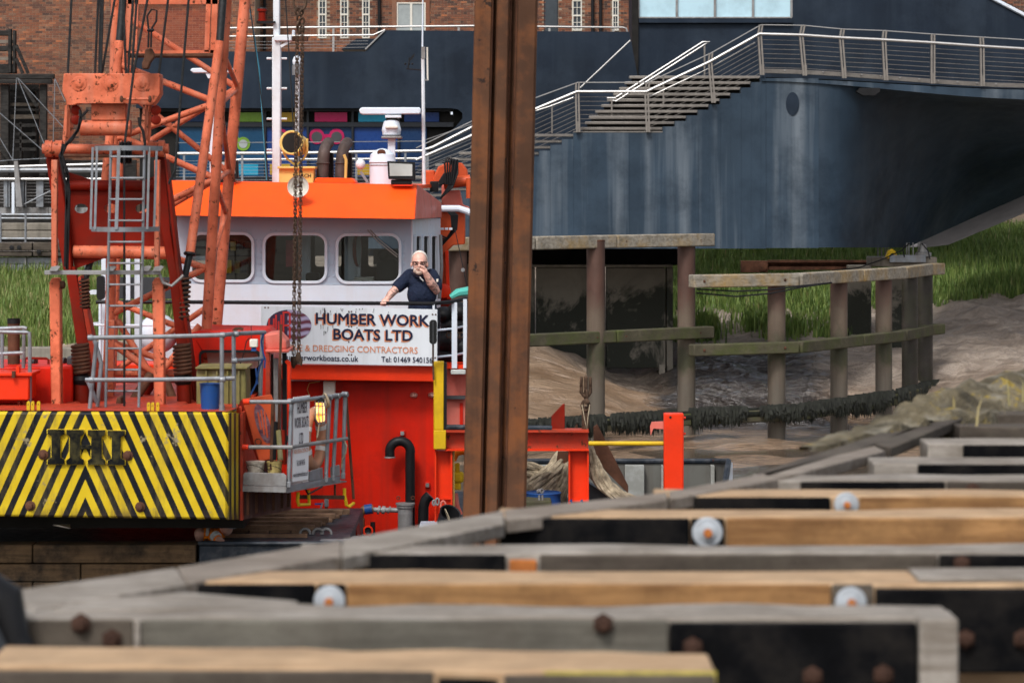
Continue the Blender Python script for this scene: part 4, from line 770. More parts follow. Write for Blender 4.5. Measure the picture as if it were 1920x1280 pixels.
# red hoisting frame on deck
rf = thing('hoisting_gantry', 'red steel deck gantry with yellow corner post beside the brown pile', 'steel frame', W(950, 985, 31.7))
def H(x0, y0, x1, y1, Y, d, mt, name): MB().pb(x0, y0, x0 + 3, y1, Y, d).build('flange', mt, rf); MB().pb(x1 - 3, y0, x1, y1, Y, d).build('flange', mt, rf); return MB().pb(x0 + 3.01, y0, x1 - 3.01, y1, Y + d * .5, .02).build(name, mt, rf)
H(815, 845, 848, 1000, 31.6, .2, M_band, 'post_web'); H(1066, 845, 1104, 1000, 31.6, .2, M_band, 'post_web')
MB().pb(834, 842.3, 1104, 845, 31.56, .26).build('bottom_flange', M_band, rf); MB().pb(832, 806, 1104, 810.5, 31.56, .26).build('top_flange', M_dred, rf); MB().pb(832, 810.6, 1103, 842.2, 31.68, .03).build('beam_web', M_dred, rf)
MB().pb(813, 678, 832, 806, 31.55, .16).build('yellow_post', M_yel, rf, bev=.01); MB().pb(832.2, 680, 837.5, 806, 31.57, .12).build('post_rubber', M_black, rf); MB().pb(813, 806.2, 836, 842, 31.54, .2).build('yellow_foot', M_yel, rf, bev=.008)
MB().tube([W(836, 801, 31.6), W(1035, 803, 31.6)], .033, 10).build('roller', M_steelb, rf)
for x, y in ((1069, 939), (1089, 939)): MB().tube([W(x, y, 31.58), W(x + 2, y - 3, 31.56), W(x + 5, y + 12, 31.58), W(x - 1, y + 18, 31.58)], .01, 6).build('blue_cord', M_blue, rf)
MB().pb(1068, 938, 1102, 940, 31.66, .03).build('rung', M_band, rf); MB().pb(818, 934, 846, 936, 31.66, .03).build('rung', M_band, rf)
sk = []
for i, (x, y, mt, r) in enumerate(((813.5, 942, M_galvf, .022), (820, 940, M_galvf, .03), (831, 948, M_pink, .045))):
    o = MB().ring(W(x, y, 31.5), (0, 1, 0), r * .6, .011, 16, 7, r * 1.2).build('shackle', mt, label=('small grey shackle hanging nearest the deck frame edge', 'larger grey shackle hanging on the frame rung', 'faded red oval shackle hanging on the frame rung')[i], cat='shackle', group='shackles on the deck frame')
MB().ring(W(849, 900, 31.75), (1, .2, 0), .06, .012, 20, 6, .55).build('hose_loop', M_ywash, label='long yellow hose looped over the deck frame post', cat='hose')
hb = thing('smoke_float', 'yellow smoke float with orange lifebuoy hung behind the frame post', 'life saving float', W(858, 935, 31.9))
MB().pb(847, 885, 870, 905, 31.9, .14).build('canister', M_yel, hb, bev=.03); MB().pb(853, 868, 862, 885, 31.93, .06).build('neck', M_yel, hb, bev=.01); MB().pb(852, 905, 864, 918, 31.92, .1).build('base', M_yel, hb, bev=.01)
m = MB(); m.tube([W(850, 862, 32.0), W(856, 850, 32.0), W(868, 846, 32.0), W(880, 852, 32.0)], .035, 10); m.build('float_ring', M_hvis, hb); MB().tube([W(852, 925, 31.98), W(855, 948, 31.98), W(862, 965, 31.98)], .04, 10).build('float_tail', M_pink, hb)
bk = MB().lathe(W(840, 970, 31.3), (.35, -.6, .7), [(-.1, .09), (.06, .12), (.08, .125), (.075, .11), (-.06, .07)], 22); bk = bk.build('black_bucket', M_black, label='black rubber bucket tipped beside the deck frame foot', cat='bucket')
MB().ring(W(840, 968, 31.25), (1, .2, .4), .06, .006, 14, 5, .09).build('bucket_handle', M_rope, bk)
MB().pb(785, 986, 872, 1012, 31.2, .5).build('pale_locker', mat('pale blue grey paint', (.42, .50, .58), .4), bev=.02, label='low pale blue deck locker at the foot of the red wall', cat='locker')
# red post with yellow bar
rp = thing('deck_post', 'tall bright red steel post with faded pink bracket and yellow rail', 'post', W(1264, 940, 31.4))
H2 = MB().pb(1245, 775, 1282, 1010, 31.3, .16).build('post_box', M_band, rp, bev=.012); MB().pb(1247.5, 778, 1279.5, 1008, 31.292, .01).build('post_face', M_band, rp)
MB().lathe(W(1257, 782, 31.29), (0, -1, 0), [(0, .014), (.004, .014)], 12).build('bolt_hole', M_dark, rp)
for y in (783, 813): MB().lathe(W(1282, y, 31.38), (1, 0, 0), [(0, .014), (.02, .014)], 8).build('bolt_head', M_band, rp)
MB().tube([W(1104, 831, 31.5), W(1244, 831, 31.4)], .025, 10).build('yellow_rail', M_yel, rp); MB().poly([(1222, 791), (1244, 790), (1244, 804), (1225, 803), (1220, 816), (1219, 800)], 31.38, .05).build('bracket', M_pink, rp)
# anchor handling plates and shackle chain
ap = thing('anchor_plates', 'rusty steel anchor plates standing on the workboat deck', 'anchor', W(1120, 940, 32.3))
MB().poly([(1034, 807), (1034, 780), (1056, 757), (1059, 757), (1059, 808)], 31.75, .05).build('fluke', M_deep, ap, bev=.006)
MB().poly([(1072, 808), (1082, 795), (1086, 808)], 31.9, .05).build('lug', M_rust, ap); MB().poly([(1113, 800), (1120, 795), (1178, 910), (1178, 925), (1113, 860)], 32.2, .05).build('palm', M_rust, ap, bev=.006)
MB().poly([(1103, 905), (1176, 950), (1176, 1000), (1103, 1000)], 32.0, .3).build('crown', M_wgrey, ap); MB().poly([(1046, 846), (1066, 846), (1066, 905), (1040, 890)], 32.3, .05).build('shank', M_rust, ap)
sh = thing('anchor_shackle', 'heavy rusty shackle and chain standing up above the deck beam', 'shackle', W(1097, 808, 31.7))
MB().tube([W(1090, 722, 31.7), W(1090, 735, 31.7), W(1094, 741, 31.7), W(1098, 743, 31.7), W(1103, 741, 31.7), W(1107, 735, 31.7), W(1107, 722, 31.7)], .02, 10).build('bow', M_chain, sh)
MB().pb(1087, 706, 1093, 724, 31.67, .06).build('shackle_eye', M_chain, sh, bev=.015); MB().pb(1104, 706, 1110, 724, 31.67, .06).build('shackle_eye', M_chain, sh, bev=.015); MB().pb(1095, 705, 1102, 730, 31.68, .05).build('swivel', M_chain, sh, bev=.01)
MB().ring(W(1099, 741, 31.7), (1, .3, 0), .035, .016, 16, 8, .07).build('link', M_chain, sh); MB().ring(W(1098, 760, 31.7), (.2, 1, 0), .04, .018, 16, 8, .055).build('link', M_chain, sh)
MB().lathe(W(1099, 752, 31.66), (0, -1, 0), [(0, .035), (.03, .035), (.035, .02)], 10).build('pin', M_chain, sh); MB().pb(1091, 762, 1105, 808, 31.7, .08).build('chain_stem', M_chain, sh, bev=.02)
MB().tube([W(1091, 758, 31.62), W(1096, 785, 31.6), W(1101, 806, 31.6), W(1102, 785, 31.6), W(1106, 758, 31.62)], .007, 5).build('lanyard', M_rope, sh)
# braided mooring ropes
def braid(pts, r, n=3, tw=9.0):
    P_ = [Vector(p) for p in pts]; fine = []
    for a, b, c, d in zip([P_[0]] + P_[:-2], P_[:-1], P_[1:], P_[2:] + [P_[-1]]):
        for i in range(8):
            t = i / 8; fine.append(.5 * ((2 * b) + (c - a) * t + (2 * a - 5 * b + 4 * c - d) * t * t + (3 * b - a - 3 * c + d) * t ** 3))
    fine.append(P_[-1]); m = MB(); L = 0
    for s in range(n):
        q = []; L = 0
        for i, p in enumerate(fine):
            if i: L += (p - fine[i - 1]).length
            t = (fine[min(i + 1, len(fine) - 1)] - fine[max(i - 1, 0)]).normalized(); u = t.cross(Vector((0, 1, 0))).normalized(); v = t.cross(u); a = L / r / 2.2 + 2 * PI * s / n
            q.append(p + (u * math.cos(a) + v * math.sin(a)) * r * .5)
        m.tube(q, r * .62, 6)
    return m
rp_ = thing('mooring_rope', 'thick plaited mooring ropes draped down to the right of the red frame', 'rope', W(1150, 945, 32))
for dx, dy in ((0, 0), (10, 3), (-7, 8), (4, 12)): braid([W(1102 + dx * .4, 838 + dy * .4, 31.95), W(1112 + dx, 870 + dy, 31.9), W(1135 + dx, 905 + dy, 31.85), W(1170 + dx, 930 + dy * .6, 31.8), W(1222 + dx, 944 + dy * .3, 31.9)], .04).build('strand', M_rope, rp_)
rp2 = thing('mooring_rope', 'coil of thick plaited rope between the brown pile and the red frame', 'rope', W(1030, 945, 32.4))
for k in range(6): braid([W(1052 + k * 3, 846 + k * 2, 32.5), W(1032 + 7 * k, 875 + k, 32.35 - .05 * (k % 3)), W(1000 + 12 * k, 900 + 2 * k, 32.25 - .06 * (k % 2)), W(981 + 15 * k, 925, 32.2), W(972 + 16 * k, 958, 32.3)], .05).build('strand', M_rope, rp2)
for k in range(3): braid([W(965, 872 + k * 15, 32.4), W(1000, 874 + k * 14, 32.3), W(1035, 886 + k * 13, 32.45), W(1062, 868 + k * 20, 32.5)], .045).build('strand', M_rope, rp2)
bd = MB().lathe(W(1018, 965, 31.9), (0, 0, 1), [(0, .2), (.1, .2), (.105, .206), (.115, .2), (.24, .2), (.25, .206), (.258, .2), (.258, .19), (.25, .18)], 28).build('blue_drum', M_blue, label='blue steel drum standing in front of the coiled rope', cat='drum')
MB().lathe(W(1010, 921, 31.8), (.6, -.8, .2), [(0, .03), (.06, .03), (.062, .02), (.04, .018)], 12).build('drum_bung', M_galvf, bd)
cb = MB().poly([(975, 938), (1034, 938), (1036, 1000), (975, 1000)], 31.4, .4).build('mossy_box', M_moss, bev=.02, label='mossy grey box in front of the blue drum', cat='box')
for x in (1011, 1017): MB().tube([W(x, 940, 31.45), W(x, 928, 31.45)], .012, 6).build('stud', M_galvf, cb)
# grey stern bulwark
gb = thing('stern_bulwark', 'grey steel bulwark with black tube capping curving round at the right', 'bulwark', W(1250, 945, 37))
MB().pb(930, 866, 1330, 1050, 37.2, .05).build('plate', M_plate, gb)
cv = [W(lerp(1330, 1366, math.sin(t * PI / 2)), 866, 37.2 - 1.3 * (1 - math.cos(t * PI / 2))) for t in frange(0, 1, 8)]
m = MB(); m.v = cv + [Vector((p.x, p.y, p.z - 1.2)) for p in cv]; m.f = [(i, i + 1, 10 + i, 9 + i) for i in range(8)]; m.build('curved_plate', M_plate, gb)
MB().tube([W(930, 864, 37.2), W(1330, 864, 37.2)] + [p + Vector((0, 0, .015)) for p in cv[1:]] + [cv[-1] + Vector((-.1, -.6, -.25))], .035, 10).build('capping_tube', M_steelb, gb)
MB().hexa([cv[-1] + v for v in (Vector((-.03, -.02, 0)), Vector((.05, -.02, 0)), Vector((0, -.7, -.35)), Vector((-.12, -.7, -.35)), Vector((-.03, -.02, -.9)), Vector((.05, -.02, -.9)), Vector((0, -.7, -.9)), Vector((-.12, -.7, -.9)))]).build('end_plate', M_galv, gb)
for x0, x1 in ((996, 1028), (1172, 1208), (1240, 1244), (1333, 1340)): MB().pb(x0, 872, x1, 1040, 37.05, .12).build('stiffener', mat('pale grey plate', (.25, .255, .235), .5, grime=((.4, .42, .42), .5, 4), var=.12) if x0 == 996 else bpy.data.materials['pale grey plate'], gb, bev=.008)
# company sign on the guard rail
YS = 32.22
sg = thing('company_sign', 'large white company sign on the upper deck rail below the man', 'sign', W(655, 684, YS))
def sy(x, y): return y + (x - 655) * .022
MB().poly([(489, 573), (820, 580), (820, 686), (489, 680)], YS, .02).build('board', mat('white sign board', (.62, .66, .70), .35, var=.04, streak=((.45, .46, .47), .4, 9)), sg, bev=.003)
M_navtx = mat('navy sign ink', (.012, .014, .04), .4, var=.05); M_ortx = mat('orange sign ink', (.62, .24, .12), .4, var=.05)
for t, bd_, x0, x1, yb, yt, sh_ in (('HUMBER WORK', .024, 592, 806, 608.5, 587, 1), ('BOATS LTD', .024, 625, 774, 637, 616, 1), ('MARINE & DREDGING CONTRACTORS', .004, 513, 783, 660, 648, 0), ('www.humberworkboats.co.uk', .012, 496, 672, 677.5, 666.5, 0), ('Tel: 01469 540156', .012, 715, 811, 677, 666.5, 0)):
    if sh_: put_text(t, bd_, lambda u, v: W(lerp(x0, x1, u) - 2.2, sy(lerp(x0, x1, u), lerp(yb, yt, v)) + 2.4, YS - .004)).build('lettering_shadow', M_ortx, sg, ang=0)
    put_text(t, bd_, lambda u, v: W(lerp(x0, x1, u), sy(lerp(x0, x1, u), lerp(yb, yt, v)), YS - .008)).build('lettering', M_ortx if 'MARINE' in t else M_navtx, sg, ang=0)
def oval_mat():
    s = NT('striped oval emblem'); c = s.n('ShaderNodeTexCoord'); sx = s.n('ShaderNodeSeparateXYZ'); s.put(sx, 0, c.outputs['Object'])
    w = s.math('SINE', s.math('MULTIPLY', s.math('ADD', sx.outputs[2], s.math('MULTIPLY', s.math('SINE', s.math('MULTIPLY', sx.outputs[0], 30.)), .008)), 75.))
    col = s.mix(s.mr(w, -.8, .8), (.10, .012, .03), (.33, .30, .45)); col = s.mix(s.mr(sx.outputs[0], -.702, -.698), (.03, .012, .04), col); s.put(s.b, 'Base Color', col); s.b.inputs['Roughness'].default_value = .4; return s.m
em = MB().poly(circ(542, 610, 42, 29.5, 40), YS - .006, .005).build('emblem', oval_mat(), sg, ang=0)
M_hwb = mat('emblem red letters', (.50, .035, .03), .4, var=.15)
for x0, x1, h0, h1, L in ((503, 515, 622, 597, 'H'), (516, 529, 634, 590, 'W'), (530, 545, 638, 584, 'B')):
    w = 3.2
    ls = {'H': [[(x0, h1, x0 + w, h0)], [(x1 - w, h1, x1, h0)], [(x0 + w, 609, x1 - w, 612)]], 'W': [[(x0, h1, x0 + w, h0 - 4)], [(x1 - w, h1, x1, h0 - 4)], [((x0 + x1) / 2 - 1.5, 602, (x0 + x1) / 2 + 1.5, h0 - 4)], [(x0, h0 - 4, x1, h0)]], 'B': [[(x0, h1, x0 + w, h0)], [(x1 - w, h1 + 3, x1, 608)], [(x1 - w, 612, x1, h0 - 3)], [(x0 + w, h1, x1 - 2, h1 + 3.4)], [(x0 + w, 608, x1 - 2, 612)], [(x0 + w, h0 - 3.4, x1 - 2, h0)]]}[L]
    m = MB(); [m.pb(*q[0], YS - .012, .005) for q in ls]; m.build('emblem_letter', M_hwb, em, bev=.002)
for x, y in ((497, 577), (503, 577), (654, 584), (659, 584), (654, 612), (659, 612), (654, 641), (654, 665), (659, 665), (811, 586), (817, 586), (816, 667)): MB().lathe(W(x, sy(x, y) - (y < 580) * -3, YS), (0, -1, 0), [(0, .010), (.006, .008)], 8).build('screw', M_rust, sg)
random.seed(5); dr = MB()
for _ in range(46):
    x = random.choice((598, 602, 608, 612, 616, 622, 632, 640, 652, 668, 676, 700, 712, 725)) + random.uniform(-3, 3); y = 577 + random.random() ** 2 * 48; h = random.uniform(1.5, 8) * (1.6 if x < 630 else .6); w = random.uniform(.5, 1.5) * (1 if h > 3 else 1.3)
    dr.add([W(x, sy(x, y), YS - .0105), W(x + w, sy(x, y + .5), YS - .0105), W(x + w * .8, sy(x, y + h), YS - .0105), W(x + w * .2, sy(x, y + h * 1.1), YS - .0105)], [(0, 1, 2, 3)])
dr.build('tar_drips', M_black, sg, ang=0, kind='stuff')
mr_ = MB().poly(rrect(805, 600, 819, 645, 6), 31.3, .09).build('side_mirror', M_black, bev=.02, label='black oval vehicle mirror on a thin pole in front of the sign', cat='mirror')
MB().tube([W(812, 644, 31.35), W(812, 678, 31.5), W(813, 712, 31.5)], .012, 6).build('mirror_stem', M_rust, mr_); MB().pb(811, 602, 813, 643, 31.29, .02).build('mirror_seam', M_wgrey, mr_)
# folded deck crane behind the wheelhouse
dc = thing('deck_crane', 'orange folded hydraulic deck crane behind the right of the wheelhouse', 'crane', W(850, 690, 36))
M_dcr = mat('orange deck crane paint', (.50, .075, .022), .45, var=.18, grime=((.25, .04, .015), .6, 4), chip=(RUST, .68, 10))
MB().poly([(812, 332), (822, 312), (838, 305), (866, 305), (876, 318), (880, 345), (868, 350), (850, 336), (812, 345)], 36.0, .35).build('knuckle', M_dcr, dc, bev=.02)
MB().pb(791, 319, 815, 348, 36.05, .3).build('valve_block', M_dcr, dc, bev=.02); MB().poly([(830, 345), (842, 358), (862, 356), (868, 384), (880, 388), (880, 396), (828, 396), (828, 350)], 35.95, .3).build('upper_arm', M_pink, dc, bev=.015)
MB().tube([W(832, 345, 35.9), W(882, 338, 35.9)], .07, 14).build('pivot', M_dcr, dc); MB().tube([W(879, 334, 35.8), W(879, 372, 35.8)], .035, 12).build('ram_end', M_dcr, dc)
MB().poly([(828, 396), (872, 396), (872, 458), (850, 460), (832, 478), (826, 490), (820, 440)], 36.05, .25).build('main_arm', M_dcr, dc, bev=.015)
MB().poly([(824, 480), (836, 474), (842, 560), (826, 560)], 36.1, .15).build('ram_barrel', M_dcr, dc, bev=.01); MB().bar(W(838, 470, 36), W(841, 560, 36), .04, .1).build('link_arm', M_band, dc)
MB().lathe(W(832, 545, 35.95), (0, -1, 0), [(0, .09), (.05, .09), (.06, .05)], 18).build('pivot', M_band, dc); MB().pb(820, 555, 846, 700, 36, .3).build('column', M_deep, dc, bev=.02)
MB().poly([(822, 340), (832, 324), (852, 322), (852, 330), (838, 342), (824, 350)], 35.7, .1).build('hose_guard', M_black, dc, bev=.01); MB().pb(806, 340, 822, 360, 35.7, .1).build('hose_block', M_black, dc, bev=.01)
for k in range(5):
    MB().tube([W(836 + k * 3, 346, 35.6), W(834 + k * 5, 305 - k, 35.6), W(838 + k * 4, 296 + k, 35.65), W(846 + k * 3, 300, 35.7), W(850 + k * 2, 325, 35.65), W(840 + k * 2, 352, 35.6), W(826, 372, 35.6)], .012, 6).build('hose', M_black, dc)
    MB().tube([W(832 + k * 2, 388, 35.6), W(846 + k * 3, 404, 35.55), W(848 + k * 2, 430, 35.55), W(838 - k, 446 + k * 2, 35.6), W(820, 440 + k * 7, 35.6)], .012, 6).build('hose', M_black, dc)
for x in (826, 834, 842): MB().pb(x, 427, x + 6, 431, 35.5, .05).build('hose_clip', M_white, dc)
MB().tube([W(853, 430, 35.4), W(868, 500, 35.4), W(876, 540, 35.4)], .006, 5).build('hoist_wire', M_cable, dc); MB().lathe(W(868, 506, 35.4), (0, -1, 0), [(0, .025), (.02, .025)], 12).build('wire_clamp', M_galvf, dc)
MB().tube([W(826, 440, 34.9), W(828, 500, 34.9), W(824, 560, 34.9)], .02, 6).build('pole', M_galvf, dc)
# ================================================================== crawler crane
YC = 27.0
cr = thing('crawler_crane', 'orange crawler crane with yellow and black striped counterweight', 'crane', (W(160, 1000, 29).x, 29, W(0, 1005, 28).z))
def C(m, name, mt, par=cr, **k): return m.build(name, mt, par, **k)
def hazard():
    s = NT('black and yellow hazard stripes'); g = s.n('ShaderNodeNewGeometry'); sx = s.n('ShaderNodeSeparateXYZ'); s.put(sx, 0, g.outputs['Position'])
    k = F / YC; cx, cz = (160 - 960) / k, CZ + (HZ - 777) / k
    ax = s.math('ABSOLUTE', s.math('SUBTRACT', sx.outputs[0], cx)); y = s.math('SUBTRACT', cz, sx.outputs[2])
    wob = s.math('MULTIPLY', s.math('SUBTRACT', s.noise(s.coord(), 5, 3), .5), .008)
    u = s.math('DIVIDE', s.math('ADD', s.math('SUBTRACT', y, s.math('MULTIPLY', ax, 2.22)), wob), 60.5 / k); st = s.math('GREATER_THAN', s.math('FRACT', s.math('ADD', u, 40.)), .545)
    # the chamfered right end carries narrow upright stripes
    e = s.math('GREATER_THAN', sx.outputs[0], (428.5 - 960) / k); st2 = s.math('GREATER_THAN', s.math('FRACT', s.math('MULTIPLY', sx.outputs[0], k / 4.6)), .52); st = s.math('ADD', s.math('MULTIPLY', st, s.math('SUBTRACT', 1., e)), s.math('MULTIPLY', st2, e))
    yel = s.mix(s.mr(s.noise(s.coord(), 4, 5), .35, .7), (.52, .36, .010), (.60, .44, .02)); blk = s.mix(s.mr(s.noise(s.coord(), 6, 5), .4, .7), (.004, .005, .008), (.012, .013, .016))
    c = s.mix(st, yel, blk)
    n = s.noise(s.coord(), 3.2, 9, .75); c = s.mix(s.mr(n, .615, .65), c, (.24, .20, .12)); n2 = s.noise(s.coord((6, 6, 1.2)), 1.2, 6, .7); c = s.mix(s.mr(n2, .5, .75, 0, .65), c, (.13, .10, .04)); n3 = s.noise(s.coord(), 11, 8, .75); c = s.mix(s.mr(n3, .655, .675), c, (.06, .028, .016))
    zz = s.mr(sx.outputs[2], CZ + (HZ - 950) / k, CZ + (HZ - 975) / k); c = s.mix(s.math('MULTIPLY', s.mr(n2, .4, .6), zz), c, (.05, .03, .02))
    s.put(s.b, 'Base Color', c); s.put(s.b, 'Roughness', s.mr(n, .3, .7, .4, .6)); s.b.inputs['Specular IOR Level'].default_value = .15; s.bump(s.noise(s.coord(), 5, 5), .12, .02); return s.m
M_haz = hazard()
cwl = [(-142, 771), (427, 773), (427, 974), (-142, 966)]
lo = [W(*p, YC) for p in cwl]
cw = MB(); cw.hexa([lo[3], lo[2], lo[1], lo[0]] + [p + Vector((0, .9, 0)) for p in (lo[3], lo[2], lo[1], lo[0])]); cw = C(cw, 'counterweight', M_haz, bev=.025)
a0, a1 = W(427.6, 773.5, YC), W(427.6, 974, YC); b0, b1 = W(450, 775, YC + .55), W(450, 974, YC + .55)
C(MB().hexa([a1, b1, b0, a0] + [p + Vector((-.05, .12, 0)) for p in (a1, b1, b0, a0)]), 'counterweight_end', M_haz, bev=.004)
zt_ = W(0, 771, YC).z; C(MB().add([(W(-140, 0, YC).x, YC + .035, zt_ + .012), (W(426, 0, YC).x, YC + .035, zt_ - .004), (W(446, 0, YC + .5).x, YC + .5, zt_ - .004), (W(446, 0, YC + .9).x, YC + .92, zt_ + .0), (W(-140, 0, YC).x, YC + .92, zt_ + .012)], [(0, 1, 2, 3, 4)]), 'counterweight_top', M_dred)
# raised maker's letters
let = []
M_let = mat('worn black letters', (.006, .0065, .007), .6, spec=.08, var=.5, grime=((.10, .085, .03), .7, 7)); M_lete = mat('yellow letter edge', (.62, .45, .03), .5, chip=(RUST, .6, 12))
def slab(x0, x1, ya, yb, w, join=None):
    xm0, xm1 = (x0 + x1) / 2 - w / 2, (x0 + x1) / 2 + w / 2; s = 8.5
    return [(x0, ya), (x1, ya), (x1, ya + s), (xm1, ya + s + 4), (xm1, yb - s - 4), (x1, yb - s), (x1, yb), (x0, yb), (x0, yb - s), (xm0, yb - s - 4), (xm0, ya + s + 4), (x0, ya + s)]
for pl in (slab(89, 120.5, 805, 870, 17), slab(124, 157, 805.5, 870.5, 20), slab(164.5, 197, 806, 871, 20), slab(201.5, 234, 807, 871.5, 17)):
    cx = sum(p[0] for p in pl) / 12; cy = sum(p[1] for p in pl) / 12; big = [(cx + (p[0] - cx) * 1.05 + (.6 if p[0] > cx else -.6), cy + (p[1] - cy) * 1.02) for p in pl]
    e = C(MB().poly(big, YC - .022, .03), 'letter_base', M_lete, bev=.004); MB().poly(pl, YC - .036, .02).build('letter_face', M_let, e, bev=.004)
C(MB().pb(150, 834, 171, 842, YC - .030, .03), 'letter_bar', M_let, bev=.003)
for x, y in ((81, 852), (240, 854), (57, 948), (263, 950)):
    bo = C(MB().lathe(W(x, y, YC), (0, -1, 0), [(0, .05), (.008, .048), (.01, .044)], 20), 'bolt_washer', M_rust); MB().lathe(W(x, y, YC - .01), (0, -1, 0), [(0, .028), (.03, .027), (.033, .02)], 6).build('bolt_head', M_rust, bo)
for x in (53, 61, 72, 278.5, 286, 295.5): C(MB().poly(rrect(x - 3, 754 if x > 200 else 752, x + 3, 775, 3, 4), YC + .06, .03, [circ(x, 760 if x > 200 else 758, 1.3, n=8)]), 'lifting_lug', M_yel, bev=.003)
# machinery deck and houses
ZD = W(0, 766, 27.6).z
C(MB().box(W(-160, 0, 28).x, W(448, 0, 27.6).x, 27.9, 31.2, ZD - .75, ZD), 'machine_deck', M_dred, bev=.01)
C(MB().box(W(-160, 0, 28).x, W(455, 0, 27.6).x, 27.75, 30.8, W(0, 980, 28).z - .02, ZD - .76), 'slew_frame', M_dark)
hs = C(MB().pb(-160, 687, 136, 760, 28.2, 1.2), 'engine_house', M_red, bev=.02)
fb_ = C(MB().pb(-160, 705, 54, 750, 27.6, .45), 'tool_locker', M_band, bev=.012); MB().pb(-162, 699, 60, 705, 27.57, .5).build('locker_lid', M_band, fb_, bev=.006); MB().pb(22, 696, 28, 708, 27.54, .05).build('locker_latch', M_rust, fb_); MB().pb(30, 686, 36, 699, 27.6, .08).build('locker_lug', M_band, fb_)
for x in (33, 43): MB().pb(x, 750, x + 5, 768, 27.75, .05).build('locker_foot', M_dred, fb_)
C(MB().tube([W(26, 690, 28.6), W(26, 597, 28.6)], .062, 14), 'exhaust_stack', M_rust); C(MB().tube([W(26, 606, 28.6), W(26, 597, 28.6)], .066, 14), 'stack_cap', M_black)
C(MB().tube([W(46, 687, 28.6), W(47, 673, 28.6), W(50, 671, 28.6), W(88, 672, 28.6), W(91, 675, 28.6), W(91, 687, 28.6)], .012, 6), 'grab_rail', M_deep)
for x in (64, 119): C(MB().lathe(W(x, 681, 28.7), (1, -.25, 0), [(-.02, .06), (.02, .06)], 16), 'intake_flap', M_wgrey)
C(MB().pb(125, 668, 145, 686, 28.5, .3), 'battery_cover', M_wgrey, bev=.02); C(MB().pb(137, 695, 146, 718, 28.6, .2), 'filter_box', M_yel); C(MB().tube([W(142, 720, 28.4), W(146, 740, 28.4), W(142, 768, 28.4)], .04, 10), 'hydraulic_hose', M_galvf)
for x0, x1 in ((113, 145), (305, 348)): C(MB().poly([(x0, 768), (x0 + 4, 757), (x1 - 5, 757), (x1, 768)], 27.9, .4), 'foot_casting', M_dred, bev=.02)
C(MB().poly([(215, 768), (219, 745), (226, 745), (230, 768)], 28.0, .3), 'anchor_lug', M_rust, bev=.01)
lr = C(MB().tube([W(-30, 620, 27.7), W(0, 622, 27.7), W(50, 623, 27.7), W(55, 624, 27.7), W(56, 640, 27.7), W(56, 766, 27.7)], .019, 8), 'rear_rail', M_galv)
for pts in ([(-30, 617), (45, 614), (50, 616)], [(4, 622), (4, 690)], [(45, 615), (44, 690)], [(0, 663), (46, 661)]): MB().tube([W(*p, 27.95) for p in pts], .019, 8).build('rail_tube', M_galv, lr)
# operator cab on the right
cb_ = C(MB().poly([(358, 624), (372, 620), (492, 622), (506, 640), (506, 770), (360, 770)], 29.2, 1.3, [rrect(375, 658, 486, 764, 8)]), 'cab', M_red, bev=.012)
MB().pb(362, 640, 500, 768, 29.9, .05).build('cab_interior', M_dark, cb_); MB().poly(rrect(373, 656, 488, 766, 9), 29.17, .03, [rrect(377, 661, 484, 762, 8)]).build('cab_window_seal', M_black, cb_); MB().poly(rrect(377, 661, 484, 690, 6), 29.5, .02).build('cab_blind', M_winw, cb_)
hd = C(MB().poly([(496, 626), (520, 623), (536, 640), (538, 655), (498, 657)], 28.7, .5), 'cab_corner_casting', M_pink, bev=.02); C(MB().pb(497, 655, 542, 661, 28.65, .55), 'casting_rim', M_pink, bev=.01)
C(MB().poly([(533, 678), (538, 674), (545, 678), (546, 800), (538, 800), (538, 684)], 28.75, .05), 'side_guard', M_band, bev=.01)
for x0, x1, y0, y1, mt in ((498, 506, 660, 770, M_dred), (508, 512, 664, 790, M_black), (513, 521, 672, 820, M_galvf), (523, 527, 680, 850, M_galv), (529, 537, 662, 870, M_black), (540, 544, 690, 790, M_band)): C(MB().pb(x0, y0, x1, y1, 28.9 + (x0 % 3) * .1, .08), 'door_post', mt)
C(MB().bar(W(527, 608, 28.5), W(521, 890, 28.5), .025, .02), 'wiper_bar', M_rust)
lt = C(MB().pb(468, 636, 483, 651, 28.4, .08), 'limit_box', M_winw, bev=.008); MB().pb(471, 651, 480, 658, 28.42, .05).build('limit_plug', M_blue, lt); C(MB().tube([W(471, 610, 28.5), W(471, 634, 28.5)], .004, 5), 'aerial', M_cable); C(MB().tube([W(468, 633, 28.5), W(462, 640, 28.5), W(458, 660, 28.5), W(448, 690, 28.5)], .006, 5), 'cab_cable', M_black)
C(MB().poly([(368, 692), (460, 690), (463, 770), (368, 772)], 28.0, .5), 'tank', M_olive, bev=.02); C(MB().pb(366, 688, 464, 692.5, 27.95, .6), 'tank_lid', M_olive, bev=.008)
for x in (385, 405, 425, 446): C(MB().pb(x, 694, x + 3, 770, 27.97, .04), 'tank_rib', M_olive)
bu = MB().lathe(W(394, 773, 27.35), (0, 0, 1), [(0, .085), (.27, .098), (.272, .104), (.28, .104), (.28, .09), (.1, .085)], 20).build('blue_bucket', M_blue, label='blue plastic bucket on the counterweight by the olive tank', cat='bucket')
